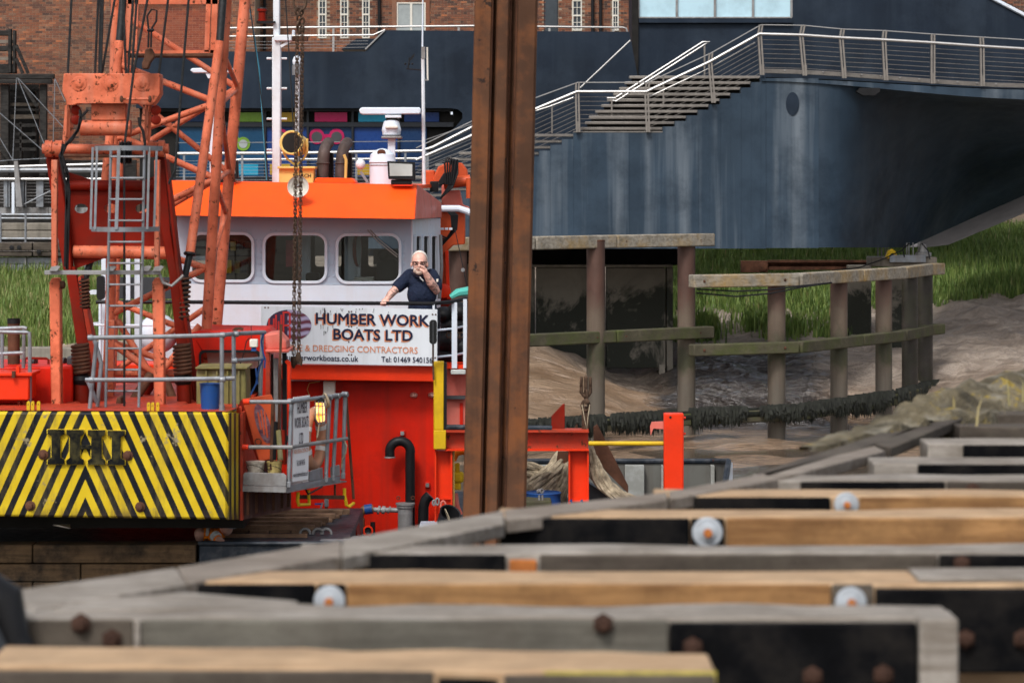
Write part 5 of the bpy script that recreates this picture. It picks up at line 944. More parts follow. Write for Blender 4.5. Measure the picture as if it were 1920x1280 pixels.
# rear guard rails
gr = C(MB().tube([W(168, 633, 27.2), W(300, 631, 27.2), W(416, 628, 27.25), W(440, 625.5, 27.4), W(496, 623, 28.2)], .0215, 10), 'guard_rail', M_galv)
MB().tube([W(160, 712, 27.2), W(300, 711.5, 27.2), W(440, 709, 27.25)], .0215, 10).build('middle_rail', M_galv, gr); MB().tube([W(440, 676, 27.6), W(496, 672, 28.2)], .019, 8).build('middle_rail', M_galv, gr)
for pts, Y in (([(181, 640), (168, 770)], 27.3), ([(416, 628), (416, 771)], 27.2), ([(438, 626), (439, 770)], 27.5), ([(492, 624), (488, 742)], 28.2), ([(176, 634), (190, 680), (182, 770)], 27.55), ([(164, 712), (182, 755)], 27.4)): MB().tube([W(*p, Y) for p in pts], .0205, 10).build('rail_post', M_galv, gr)
for x, y in ((168, 633), (416, 628), (441, 626), (416, 711), (170, 712), (438, 676)): MB().lathe(W(x - 3, y, 27.2 + (x > 430) * .2), (1, 0, 0), [(0, .028), (.03, .03), (.035, .03), (.05, .026)], 12).build('rail_clamp', M_galv, gr)
MB().lathe(W(416, 772, 27.2), (0, 0, 1), [(0, .05), (.012, .05), (.02, .028), (.07, .026)], 14).build('post_base', M_galv, gr)
for pts in ([(494, 625), (490, 640), (493, 660), (497, 675), (496, 690)], [(493, 672), (486, 690), (480, 720), (470, 740)], [(480, 690), (483, 720)]): C(MB().tube([W(*p, 28.1) for p in pts], .009, 6), 'blue_rope_end', M_blue)
# A-frame gantry -------------------------------------------------
def leg(p, w, d, mt, name):
    m = MB()
    for a, b in zip(p, p[1:]): m.bar(W(*a), W(*b), w, d, (0, 1, 0))
    return C(m, name, mt, bev=.01)
g1 = C(MB().poly([(86, 300), (90, 268), (104, 266), (110, 300), (128, 420), (135, 508), (119, 508), (104, 420)], 28.7, .14), 'gantry_leg', M_deep, bev=.012)
C(MB().poly([(122, 500), (140, 500), (176, 700), (184, 766), (163, 766), (150, 690)], 28.72, .14), 'gantry_leg', M_deep, bev=.012)
C(MB().poly([(146, 520), (151, 516), (188, 700), (192, 766), (186, 766)], 28.6, .22), 'leg_edge', M_dred, bev=.01)
C(MB().poly([(290, 268), (306, 268), (318, 420), (332, 508), (352, 640), (366, 766), (338, 766), (330, 640), (316, 508), (300, 420)], 28.7, .14), 'gantry_leg', M_deep, bev=.012)
C(MB().poly([(308, 300), (312, 298), (336, 500), (356, 640), (372, 766), (366, 766), (350, 640), (330, 505)], 28.55, .25), 'leg_edge', M_deep, bev=.01)
web = C(MB().poly([(126, 322), (175, 338), (270, 338), (300, 326), (318, 470), (322, 486), (268, 486), (240, 484), (196, 484), (140, 504), (134, 470)], 28.85, .03, [circ(152, 391, 12.5, 9), circ(208, 391, 12.5, 9), circ(266, 391, 12, 9)]), 'gantry_web', M_deep)
MB().tube([W(128, 348, 28.84), W(306, 348, 28.84)], .055, 14).build('cross_tube', M_deep, web); MB().tube([W(138, 472, 28.84), W(318, 474, 28.84)], .065, 14).build('cross_tube', M_crane, web)
for x in (0, 1):
    xs = ((95, 106, 92, 112, 97, 115), (288, 298, 285, 306, 286, 305))[x]
    C(MB().poly([(xs[0] + 1, 300), (xs[1] + 1, 300), (xs[1], 508), (xs[0] + 1, 508)], 27.9, .09), 'backstay_bar', M_crane, bev=.008)
    st_ = C(MB().poly([(xs[2], 530), (xs[2] + 5, 521), (xs[3] - 3, 521), (xs[3], 530), (xs[3] + 2, 766), (xs[2] + 4, 766)], 27.85, .16), 'backstay_post', M_crane, bev=.012)
    MB().lathe(W((xs[2] + xs[3]) / 2 + 7, 534, 27.9), (1, 0, 0), [(0, .04), (.06, .04), (.07, .02)], 12).build('stay_pin', M_rust, st_)
    cx = (94, 304)[x]; hb_ = C(MB().lathe(W(cx - 14, 279, 28.6), (1, 0, 0), [(0, .05), (.03, .05), (.03, .085), (.10, .085), (.10, .07), (.13, .07), (.13, .085), (.2, .085)] if x == 0 else [(-.06, .085), (.0, .085), (.0, .07), (.04, .07), (.04, .085), (.1, .085), (.1, .05), (.14, .05)], 20), 'head_hub', M_crane)
C(MB().tube([W(100, 279, 28.6), W(300, 281, 28.6)], .05, 16), 'head_shaft', M_crane); C(MB().tube([W(115, 292, 28.4), W(270, 293, 28.4)], .018, 8), 'tie_rod', M_rust)
# sheave block on top
sbk = C(MB().poly([(120, 138), (298, 138), (300, 140), (300, 176), (292, 190), (286, 197), (262, 197), (258, 194), (147, 194), (140, 197), (124, 197), (124, 188), (117, 172), (117, 160)], 28.1, .25), 'sheave_block', M_crane, bev=.012)
MB().hexa([W(300.5, 176, 28.1), W(303, 176, 28.7), W(303, 140, 28.7), W(300.5, 139, 28.1), W(297, 176, 28.2), W(300, 176, 28.75), W(300, 141, 28.75), W(297, 140, 28.2)]).build('block_cheek', M_crane, sbk)
for x in (148, 207, 266): MB().lathe(W(x, 157, 28.1), (0, -1, 0), [(0, .076), (.006, .075), (.008, .071)], 28).build('pin_plate', M_crane, sbk); MB().lathe(W(x, 157, 28.09), (0, -1, 0), [(0, .042), (.006, .042), (.008, .036), (.010, .034), (.012, .030)], 24).build('pin', M_crane, sbk)
MB().tube([W(228, 186, 28.05), W(282, 186, 28.05)], .014, 8).build('grease_bar', M_crane, sbk)
for x in (228, 281): MB().ell(W(x, 186, 28.05), .02, .02, .035, 8, 6).build('bar_end', M_rust, sbk)
MB().pb(171, 194.5, 236, 226, 28.2, .2).build('drop_plate', M_crane, sbk, bev=.01)
dr_ = C(MB().lathe(W(151, 240, 28.25), (1, 0, 0), [(0, .07), (.003, .078), (.50, .078), (.505, .07)], 28), 'equaliser_drum', M_crane)
for x0, x1 in ((122, 139), (268, 289)):
    for dx in (0, 6, 12): C(MB().poly([(x0 + dx, 198), (x0 + dx + 4.5, 196), (x0 + dx + 3, 250), (x0 + dx - 1, 272), (x0 + dx - 5, 262)], 28.15 + dx * .01, .02), 'link_plate', M_crane, bev=.004)
    for y in (207, 225): C(MB().lathe(W(x1 + 3, y, 28.2), (.3, -1, 0), [(0, .05), (.02, .05), (.03, .03)], 18), 'link_sheave', M_deep)
for pts in ([(165, 206), (150, 222), (148, 240), (135, 262), (120, 275), (112, 292), (120, 310), (128, 330), (124, 400), (122, 500)], [(150, 206), (152, 225), (146, 245), (125, 270), (116, 290), (126, 320), (130, 360), (126, 505)], [(260, 220), (262, 235), (268, 245), (272, 270), (268, 285)], [(118, 270), (114, 300), (124, 350), (127, 430), (125, 505)]): C(MB().tube([W(*p, 28.0) for p in pts], .014, 6), 'hydraulic_line', M_black)
for i in range(4): C(MB().lathe(W(226 + i * 6, 286, 28.3), (1, .2, 0), [(-.012, .12), (0, .10), (.012, .12)], 20), 'rope_sheave', M_black)
# hoist ropes
rp = thing('crane_hoist_rope', 'bundle of black steel hoist ropes running down to the orange sheave block', 'rope', W(200, 137, 28.2))
for pts, Y in (([(136, -40), (127, 139)], 28.2), ([(186, -40), (178, 139)], 28.25), ([(189.5, -40), (186, 139)], 28.2), ([(194, -40), (189, 139)], 28.15), ([(222, -40), (191, 139)], 28.2), ([(230, -40), (236, 139)], 28.25), ([(252, -40), (240, 139)], 28.2), ([(259, -40), (247, 139)], 28.15), ([(284, -40), (250, 139), (234, 268)], 27.95), ([(320, -40), (298, 139)], 28.3), ([(357, -40), (343, 130), (328, 320), (316, 345)], 27.8)):
    m = MB(); q = [W(*p, Y) for p in pts]; m.tube(q, .0125, 7); m.build('rope_fall', M_cable, rp)
C(MB().tube([W(*p, 27.9) for p in ((278, 90), (279, 60), (276, 30), (284, 18), (294, 20), (293, 40), (284, 55), (283, 90))], .010, 6), 'sling_loop', M_black); C(MB().poly([(272, 92), (284, 90), (291, 106), (282, 118), (278, 130), (266, 130), (266, 118), (270, 108)], 27.95, .08), 'rope_socket', M_rust, bev=.015)
for x in (280, 285): C(MB().ell(W(x, 57, 27.9), .025, .02, .018, 8, 6), 'sling_knot', M_black)
C(MB().tube([W(233, 280, 27.95), W(233, 771, 27.6)], .011, 7), 'hanging_line', M_black)
# ladder with safety cage
ld = C(MB().tube([W(208, 278, 27.7), W(203, 500, 27.7), W(198, 768, 27.5)], .014, 8), 'ladder_stile', M_galv); C(MB().tube([W(271, 278, 27.7), W(267, 500, 27.7), W(260, 768, 27.5)], .014, 8), 'ladder_stile', M_galv)
for k in range(12):
    y = 294 + 39.9 * k; C(MB().tube([W(208 - (y - 278) * .0205, y, 27.68), W(271 - (y - 278) * .022, y, 27.68)], .011, 7), 'ladder_rung', M_galv)
def hoop(y, x0, x1):
    m = MB(); pts = []
    for i in range(17):
        t = i / 16; a = PI * t; pts.append((lerp(x0, x1, (1 - math.cos(a)) / 2), 27.7 - .42 * math.sin(a)))
    lo = [[Vector(((x - 960) * 27.4 / F, Y, CZ + (HZ - y - h) * 27.4 / F)) for x, Y in pts] for h in (-4.5, 4.5)]
    n = len(pts); m.v = lo[0] + lo[1] + [p + Vector((0, -.012, 0)) for p in lo[0] + lo[1]]; m.f = [(i, i + 1, n + i + 1, n + i) for i in range(n - 1)] + [(2 * n + i, 3 * n + i, 3 * n + i + 1, 2 * n + i + 1) for i in range(n - 1)] + [(i, 2 * n + i, 2 * n + i + 1, i + 1) for i in range(n - 1)] + [(n + i, n + i + 1, 3 * n + i + 1, 3 * n + i) for i in range(n - 1)]
    return C(m, 'cage_hoop', M_galv)
hoop(278, 170, 298); hoop(430, 164, 292)
for xt, xb, Y in ((174, 170, 27.55), (182, 178, 27.4), (223, 218, 27.26), (280, 276, 27.4), (294, 289, 27.55)): C(MB().bar(W(xt, 276, Y), W(xb, 430, Y), .032 if xt == 223 else .022, .008, (0, 1, 0)), 'cage_bar', M_galv)
C(MB().pb(83, 507, 300, 515, 27.75, .06), 'cross_rail', M_galvf, bev=.004)
for x in (101, 206, 272, 295): C(MB().poly([(x - 9, 508), (x - 5, 500), (x + 6, 498), (x + 12, 500), (x + 6, 508)], 27.7, .05), 'rail_bracket', M_galvf)
C(MB().tube([W(*p, 27.8) for p in ((298, 512), (306, 530), (322, 536), (338, 522), (344, 516))], .016, 7), 'bent_pipe', M_galvf)
# boom back-stops with springs
def stop(p0, p1, p2, p3, r, mt):
    o = C(MB().tube([W(*p0), W(*p1)], r, 14), 'backstop_tube', mt); 
    if p2: MB().tube([W(*p1), W(*p2)], r * .72, 12).build('backstop_rod', M_cable, o); MB().ring(W(*p1), (Vector(W(*p1)) - Vector(W(*p0))), r, .018, 16, 8).build('backstop_collar', M_black, o)
    return o
stop((412, 78, 29.3), (356, 476, 28.9), (342, 540, 28.85), None, .048, M_crane); stop((224, 78, 29.3), (190, 420, 28.95), (158, 530, 28.9), None, .048, M_crane)
C(MB().tube([W(412, 79, 29.3), W(421, -40, 29.4)], .04, 12), 'backstop_head', M_cable); C(MB().tube([W(224, 79, 29.3), W(234, -40, 29.4)], .04, 12), 'backstop_head', M_cable)
def spring(a, b, R, r, turns, mt=None):
    a, b = W(*a), W(*b); t = (b - a).normalized(); u = t.cross(Vector((0, 1, 0))).normalized(); v = t.cross(u); n = turns * 14
    pts = [a.lerp(b, i / n) + (u * math.cos(2 * PI * turns * i / n) + v * math.sin(2 * PI * turns * i / n)) * R for i in range(n + 1)]
    o = C(MB().tube(pts, r, 6), 'coil_spring', M_rust); MB().cyl(a.lerp(b, -.03), b, R * .72, n=12).build('spring_core', M_black, o)
spring((158, 524, 28.3), (160, 578, 28.35), .045, .012, 8); spring((349, 520, 28.6), (345, 600, 28.6), .045, .012, 9); spring((150, 646, 28.3), (153, 702, 28.3), .078, .019, 8); spring((341, 646, 28.3), (343, 704, 28.3), .078, .019, 8)
for x in (153, 343): C(MB().lathe(W(x, 704, 28.3), (0, 0, -1), [(0, .085), (.04, .095), (.08, .08), (.1, .06), (.33, .06)], 16), 'spring_boot', M_black)
for x in (152, 344): C(MB().cyl(W(x, 716, 28.3), W(x + 2, 768, 28.3), .07), 'spring_cylinder', M_deep)
# lattice boom --------------------------------------------------
def bt_(pts, r, nm='lacing', mt=None): return C(MB().tube([W(*p) for p in pts], r, 12), nm, mt or M_crane)
NF, FF = 29.6, 30.6
CH = {'a': ((219, -50), (211, 330), (207, 590), (199, 772)), 'b': ((428, -50), (405, 320), (387, 622), (372, 772)), 'c': ((240, -50), (222, 330), (213, 590), (206, 772)), 'd': ((464, -50), (432, 300), (405, 622), (386, 772))}
def ch(k, y):
    p = CH[k]
    for (x0, y0), (x1, y1) in zip(p, p[1:]):
        if y <= y1: return lerp(x0, x1, (y - y0) / (y1 - y0))
    return p[-1][0]
for k, Y, r in (('a', NF, .055), ('b', NF, .055), ('c', FF, .055), ('d', FF, .06)): bt_([(x, y, Y - (y > 700) * .2) for x, y in CH[k]], r, 'boom_chord')
def lac(k0, y0, k1, y1, r=.034): Y = {'a': NF, 'b': NF, 'c': FF, 'd': FF}; bt_([(ch(k0, y0), y0, Y[k0]), (ch(k1, y1), y1, Y[k1])], r)
for k0, y0, k1, y1 in (('a', 118, 'b', 195), ('a', 262, 'b', 190), ('a', 250, 'b', 335), ('a', 430, 'b', 335), ('a', 445, 'b', 505), ('a', 590, 'b', 498), ('a', 640, 'b', 700)): lac(k0, y0, k1, y1)
for k0, y0, k1, y1 in (('c', 30, 'd', 165), ('c', 300, 'd', 165), ('c', 165, 'd', 325), ('c', 445, 'd', 322), ('c', 565, 'd', 640), ('c', 700, 'd', 560)): lac(k0, y0, k1, y1, .032)
for y0, y1 in ((100, 162), (195, 168), (195, 322), (340, 320), (340, 400), (500, 400)): lac('b', y0, 'd', y1, .026)
for y0, y1 in ((70, 160), (260, 160), (260, 340), (430, 340)): lac('a', y0, 'c', y1, .026)
bt_([(202, 698, 29.4), (345, 700, 29.4)], .045, 'boom_foot_tie', M_crane); bt_([(205, 640, 29.3), (290, 700, 29.3)], .036); bt_([(375, 610, 29.3), (300, 700, 29.3)], .036); bt_([(283, 702, 29.3), (240, 766, 29.1)], .05, 'foot_strut', M_rust); bt_([(296, 702, 29.5), (250, 768, 29.5)], .05, 'foot_strut', M_deep); bt_([(308, 706, 29.3), (330, 762, 29.2)], .045, 'foot_strut', M_rust); bt_([(220, 600, 29.4), (275, 690, 29.4)], .035)
C(MB().poly([(196, 600), (214, 600), (212, 772), (192, 772)], 29.25, .12), 'boom_foot', M_crane, bev=.01)
# mesh screen on the boom
def mesh_mat():
    s = NT('expanded metal mesh'); v = s.coord((1, 1, 1)); sx = s.n('ShaderNodeSeparateXYZ'); s.put(sx, 0, v)
    k = F / 29.4; p = 3.0 / k; q = 2.4 / k
    a = s.math('FRACT', s.math('ADD', s.math('DIVIDE', sx.outputs[0], p), s.math('DIVIDE', sx.outputs[2], q * 2))); b = s.math('FRACT', s.math('SUBTRACT', s.math('DIVIDE', sx.outputs[0], p), s.math('DIVIDE', sx.outputs[2], q * 2)))
    hole = s.math('MULTIPLY', s.math('GREATER_THAN', a, .24), s.math('GREATER_THAN', b, .24)); tr = s.n('ShaderNodeBsdfTransparent'); mx = s.n('ShaderNodeMixShader'); s.b.inputs['Base Color'].default_value = (.30, .06, .03, 1); s.b.inputs['Specular IOR Level'].default_value = .1; s.put(mx, 0, hole); s.put(mx, 1, s.b.outputs[0]); s.put(mx, 2, tr.outputs[0]); s.put(s.o, 0, mx.outputs[0]); return s.m
scr = C(MB().add([W(258, 8, 29.4), W(392, 8, 29.4), W(388, 97, 29.4), W(254, 97, 29.4)], [(0, 1, 2, 3)]), 'screen_mesh', mesh_mat(), ang=0)
for a, b, w in (((244, -40), (240, 100), .05), ((258, -40), (253, 98), .04), ((392, -10), (388, 98), .05), ((405, -40), (400, 100), .06), ((236, 99), (402, 97), .03), ((240, 4), (410, 4), .05)): MB().bar(W(*a, 29.38), W(*b, 29.38), w, .05, (0, 1, 0)).build('screen_frame', M_crane, scr)
MB().tube([W(240, 103, 29.38), W(400, 104, 29.38)], .03, 10).build('screen_roller', M_rust, scr)
# side walkway with guard rail, right of the counterweight
wkw = C(MB().hexa([W(455, 916, 27.6), W(537, 923, 27.6), W(650, 903, 29.0), W(560, 895, 29.0), W(455, 914, 27.6), W(537, 921, 27.6), W(650, 901, 29.0), W(560, 893, 29.0)]), 'side_walkway', M_galvf)
MB().poly([(456, 889), (459, 885), (532, 887), (537, 891), (537, 911), (455, 909)], 27.6, .015).build('toe_board', M_galvf, wkw, bev=.004); MB().poly([(454, 910), (537, 912), (537, 923), (454, 921)], 27.58, .02).build('edge_channel', M_galvf, wkw, bev=.004)
def sp2(x): return lerp(27.6, 29.0, (x - 537) / 113)
def sideq(pts, mt, nm, th=.02): lo = [W(x, y, sp2(x)) for x, y in pts]; return MB().prism([lo], Vector((-.016, .02, 0))).build(nm, mt, wkw)
sideq([(538, 911), (606, 898), (638, 892), (638, 903), (606, 910), (538, 924)], M_galv, 'edge_channel'); sideq([(581, 884), (605, 876), (606, 897), (581, 902)], M_galv, 'toe_board'); sideq([(622, 876), (637, 871), (638, 891), (622, 894)], M_galvf, 'toe_board')
sr = C(MB().tube([W(458, 753, 27.6), W(545, 753, 27.6), W(551, 752, 27.7), W(648, 739, sp2(648))], .02, 10), 'side_rail', M_galv)
MB().tube([W(456, 838, 27.6), W(547, 838, 27.6), W(555, 836, 27.8), W(650, 822, sp2(648))], .02, 10).build('middle_rail', M_galvf, sr)
for xt, yt, xb, yb in ((546, 752, 541, 912), (618, 744, 611, 902), (632, 742, 624, 900), (647, 739, 643, 896)): MB().tube([W(xt, yt, sp2(xt)), W(xb, yb, sp2(xb))], .02, 10).build('rail_post', M_galv, sr); MB().lathe(W(xt, yt, sp2(xt) - .01), (1, -.3, 0), [(-.03, .027), (.03, .027)], 10).build('rail_clamp', M_galv, sr); MB().pb(xb - 4, yb - 9, xb + 4, yb + 2, sp2(xb) - .03, .05).build('post_clamp', M_galv, sr, bev=.005)
MB().lathe(W(456, 753, 27.58), (1, 0, 0), [(0, .03), (.06, .026)], 10).build('rail_socket', M_band, sr); MB().lathe(W(454, 838, 27.58), (1, 0, 0), [(0, .03), (.06, .026)], 10).build('rail_socket', M_band, sr)
C(MB().tube([W(649, 742, 29.1), W(655, 830, 29.1), W(663, 935, 29.1)], .015, 7), 'step_stay', M_rust)
st1 = C(MB().tube([W(559, 922, 28.0), W(558, 938, 28.0), W(560, 946, 28.0), W(580, 945, 28.2), W(578, 918, 28.2)], .017, 8), 'access_step', M_yel); C(MB().tube([W(646, 915, 28.9), W(646, 928, 28.9), W(650, 947, 28.9), W(655, 949, 28.9), W(663, 943, 29.0)], .017, 8), 'access_step', M_yel)
C(MB().bar(W(558, 931, 28.1), W(646, 932, 28.9), .02, .04), 'step_bar', M_rust); C(MB().tube([W(628, 908, 28.8), W(628, 932, 28.8)], .012, 6), 'step_strut', M_rust); C(MB().tube([W(566, 905, 28.3), W(578, 926, 28.1), W(604, 912, 28.4)], .01, 6), 'loose_hose', M_black)
# skirt below walkway
C(MB().hexa([W(449, 975, 27.62), W(546, 955, 28.6), W(546, 921, 28.6), W(449, 921, 27.62), W(449, 975, 27.7), W(546, 955, 28.7), W(546, 921, 28.7), W(449, 921, 27.7)]), 'skirt', mat('grimy maroon steel', (.085, .03, .024), .55, var=.3, streak=((.2, .15, .12), .6, 9)))
for x in (462, 478, 494, 510, 526, 538): C(MB().pb(x, 922, x + 5, 968 - (x - 449) * .2, lerp(27.6, 28.5, (x - 449) / 97) - .03, .03), 'skirt_rib', M_rust)
C(MB().poly([(450, 775), (455, 775), (455, 975), (450, 975)], 27.58, .5), 'corner_plate', M_dred)
# things on the walkway
pl = thing('hinged_panel', 'tilted red crane panel with oval logo behind the walkway rail', 'panel', W(490, 865, 27.95))
MB().poly([(454, 748), (508, 739), (515, 755), (518, 858), (486, 866)], 27.9, .03).build('sheet', M_dcr, pl, bev=.006); MB().poly([(446, 760), (454, 748), (486, 866), (480, 858)], 27.93, .04).build('edge', M_deep, pl)
e = MB(); cx_, cy_ = 493, 794; e.poly([(cx_ + 13 * math.cos(t) + 9 * math.sin(t) * 1.1, cy_ + 37 * math.sin(t)) for t in [2 * PI * i / 30 for i in range(30)]], 27.895, .006); eo = e.build('oval_logo', mat('faded dark logo', (.10, .035, .05), .5, var=.5, vs=9, grime=((.30, .22, .24), .6, 14)), pl)
for x0, x1, ya, yb in ((482, 485, 772, 805), (488, 491, 768, 815), (494, 497, 770, 820)): MB().add([W(x0, ya, 27.892), W(x1, ya, 27.892), W(x1 + 6, yb, 27.892), W(x0 + 6, yb, 27.892)], [(0, 1, 2, 3)]).build('logo_letter', M_dcr, eo, ang=0)
MB().ring(W(484, 828, 27.87), (0, 1, 0), .03, .006, 12, 5).build('catch', M_chain, pl)
for i, (x, y, c, r) in enumerate(((479, 884, M_winw, .09), (515, 884, M_ywash, .075))):
    b = MB().lathe(W(x, y + 3, 27.8), (0, 0, 1), [(0, r * .85), (.1, r), (.102, r * 1.06), (.118, r * 1.06), (.118, r * .95)], 20).build('paint_pail', mat('stained pail %d' % i, (.5, .46, .38) if i == 0 else (.5, .4, .15), .6, grime=(RUST, .8, 12)), label=('grimy white lidded pail on the walkway nearest the striped counterweight', 'rust stained cream pail on the walkway beside the corner post')[i], cat='pail')
    MB().ring(W(x, y - 4, 27.7), (.3, .6, 1), r * 1.02, .004, 18, 4).build('pail_handle', M_cable, b)
for i, (xt, yt, xb, yb, mt, r) in enumerate(((512, 752, 509, 880, M_rust, .02), (517, 790, 514, 862, M_black, .022), (522, 806, 527, 862, M_olive, .03), (531, 806, 533, 870, M_deep, .02), (539, 816, 530, 862, M_black, .014))):
    MB().tube([W(xt, yt, 27.75), W(xb, yb, 27.75)], r, 8).build('stored_bar', mt, label=('long rusty bar', 'short black bar', 'thick olive bar', 'dark red bar', 'thin black leaning bar')[i] + ' stood behind the walkway rail', cat='bar', group='tools behind the walkway rail')
wsg = thing('walkway_sign', 'narrow white company sign on the crane walkway rail', 'sign', W(565, 902, 27.9))
def ws(u, v, o=0):       # u along the receding rail, v down
    x = lerp(551, 581, u); Y = sp2(x) - .06; y = lerp(lerp(745, 903, v), lerp(741, 898, v), u); p = W(x - 3 * v, y, Y); return p + Vector((o * .8, -o, 0)) * 1.0
MB().prism([[ws(0, 0), ws(1, 0), ws(1, 1), ws(0, 1)]], Vector((-.01, .016, 0))).build('board', mat('bright white board', (.82, .83, .84), .4, var=.03), wsg)
for t, b_, u0, u1, v0, v1, mt in (('HUMBER', .012, .22, .84, .07, .20, M_navtx), ('WORK BOATS', .012, .06, .94, .24, .37, M_navtx), ('LTD', .012, .38, .62, .43, .56, M_navtx), ('MARINE & DREDGING CONTRACTORS', .004, .04, .96, .62, .67, M_ortx), ('Tel: 01469 540156', .012, .24, .76, .75, .82, M_navtx), ('www.humberworkboats.co.uk', .012, .04, .96, .89, .95, M_navtx)):
    put_text(t, b_, lambda u, v: ws(lerp(u0, u1, u), lerp(v1, v0, v), .004)).build('lettering', mt, wsg, ang=0)
lbu = thing('lifebuoy', 'sun bleached orange lifebuoy hung behind the walkway sign', 'lifebuoy', W(588, 870, 28.5))
c_ = W(588, 823, 28.5); ax = Vector((.9, -.35, 0)); M_buoy = mat('bleached lifebuoy', (.42, .21, .13), .7, grime=((.2, .12, .08), .6, 5))
MB().ring(c_, ax, .19, .055, 32, 12, .265).build('ring', M_buoy, lbu)
w_ = ax.normalized().cross(Vector((0, 0, 1))).normalized()
for a in (25, 80, 155, 205, 335):
    q = c_ + (-w_) * .19 * math.cos(math.radians(a)) + Vector((0, 0, .265 * math.sin(math.radians(a)))); tt = (-w_) * (-.19 * math.sin(math.radians(a))) + Vector((0, 0, .265 * math.cos(math.radians(a)))); tt.normalize(); MB().tube([q - tt * .022, q + tt * .022], .058, 12).build('reflective_band', M_refl, lbu)
wl_ = thing('work_lamp', 'lit amber work lamp in wire cage on the walkway rail', 'lamp', W(602, 795, 28.3))
def amber():
    s = NT('glowing amber lamp'); v = s.coord(); c = s.mix(s.mr(s.noise(v, 14, 3), .4, .62), (1, .30, .02), (1, .72, .30)); s.put(s.b, 'Base Color', (.8, .4, .05)); s.put(s.b, 'Emission Color', c); s.b.inputs['Emission Strength'].default_value = 1.6; return s.m
MB().lathe(W(602, 790, 28.3), (-.1, 0, 1), [(0, .03), (.03, .045), (.15, .048), (.19, .04)], 14).build('bulb', amber(), wl_)
for dx in (-9, -3, 4, 9): MB().tube([W(600 + dx, 752, 28.22), W(601 + dx, 785, 28.2), W(603 + dx * .5, 796, 28.22)], .006, 5).build('cage_wire', M_galvf, wl_)
for y in (760, 776): MB().ring(W(601, y, 28.3), (0, 0, 1), .055, .005, 16, 5).build('cage_ring', M_galvf, wl_)
MB().lathe(W(600, 754, 28.3), (0, 0, 1), [(0, .05), (.03, .045), (.05, .02)], 12).build('lamp_cap', M_black, wl_); MB().pb(594, 755, 597, 780, 28.35, .03).build('reflector', M_galv, wl_)
rk = MB()
for k in range(5): rk.ring(W(609 + (k % 3) * 3, 750 + (k % 2) * 3, 28.45), (1, .2 * k - .4, .3), .045 + .006 * k, .009, 16, 6)
rk.tube([W(608, 755, 28.4), W(600, 770, 28.35), W(598, 800, 28.35), (W(595, 820, 28.35))], .008, 6); rk.build('lashing_rope', M_rope, label='knotted brown lashing rope round the walkway rail beside the amber lamp', cat='rope')
MB().tube([W(644, 822, 28.9), W(650, 835, 28.88), W(648, 850, 28.88), W(642, 860, 28.9), W(640, 880, 28.9)], .008, 6).build('lashing_rope', M_rope, label='thin cord tied to the far end of the walkway rail', cat='rope')
# crawler tracks
M_trk = mat('muddy track steel', (.17, .10, .062), .75, var=.35, vs=5, grime=((.06, .035, .022), .7, 6), bump=(30, .4, .005)); Zt = W(0, 1000, 28.35).z
tk = C(MB().hexa([W(398, 1013, 28.5), W(560, 1013, 28.5), W(560, 1002, 28.5), W(398, 1002, 28.5)] + [Vector((p.x, 30.9, p.z)) for p in (W(398, 1013, 28.5), W(640, 1013, 29.5), W(640, 1002, 29.5), W(398, 1002, 28.5))]), 'track_frame', M_black)
for i in range(8):
    Yr = 28.30 + .33 * i; xr = lerp(572, 652, min(1, i / 6)) ; dz = -.05 * max(0, 1 - i) - .03 * max(0, i - 5) ** 2; zr = Zt + dz
    x0_, x1_ = (392 - 960) * Yr / F - .02 * (i % 2), (xr - 960) * Yr / F; n3 = 5
    for q in range(n3):
        xa, xb = lerp(x0_, x1_, q / n3), lerp(x0_, x1_, (q + 1) / n3) - .012; s_ = .03 * (q % 2)
        MB().box(xa, xb, Yr + s_, Yr + .27 + s_, zr - .06, zr + .0).build('track_shoe', M_trk, tk, bev=.012)
    MB().box(x0_, x1_ + .02, Yr + .02, Yr + .08, zr - .01, zr + .05).build('track_grouser', M_trk, tk, bev=.008)
    MB().lathe((x1_ + .01, Yr + .1, zr - .09), (1, 0, 0), [(0, .05), (.04, .05), (.05, .03), (.07, .03)], 10).build('track_link', M_chain, tk)
C(MB().poly([(640, 985), (668, 992), (672, 1012), (640, 1012)], 29.5, .6), 'idler_guard', M_deep)
for x in (572, 596, 612): C(MB().ring(W(x, 1000, 28.6), (0, 1, 0), .05, .014, 14, 6), 'shackle_eye', M_galvf)
C(MB().pb(-160, 985, 400, 1020, 30.8, .2), 'far_track', M_black)
MB().add([W(98, 983, 27.6), W(132, 982, 27.7), W(132, 990, 27.5), W(112, 984, 27.5), W(98, 984, 27.5), W(132, 990.5, 27.5)], [(0, 1, 2, 3), (3, 2, 5, 4)]).build('paper_tag', M_winw, label='scrap of white board under the counterweight', cat='board')
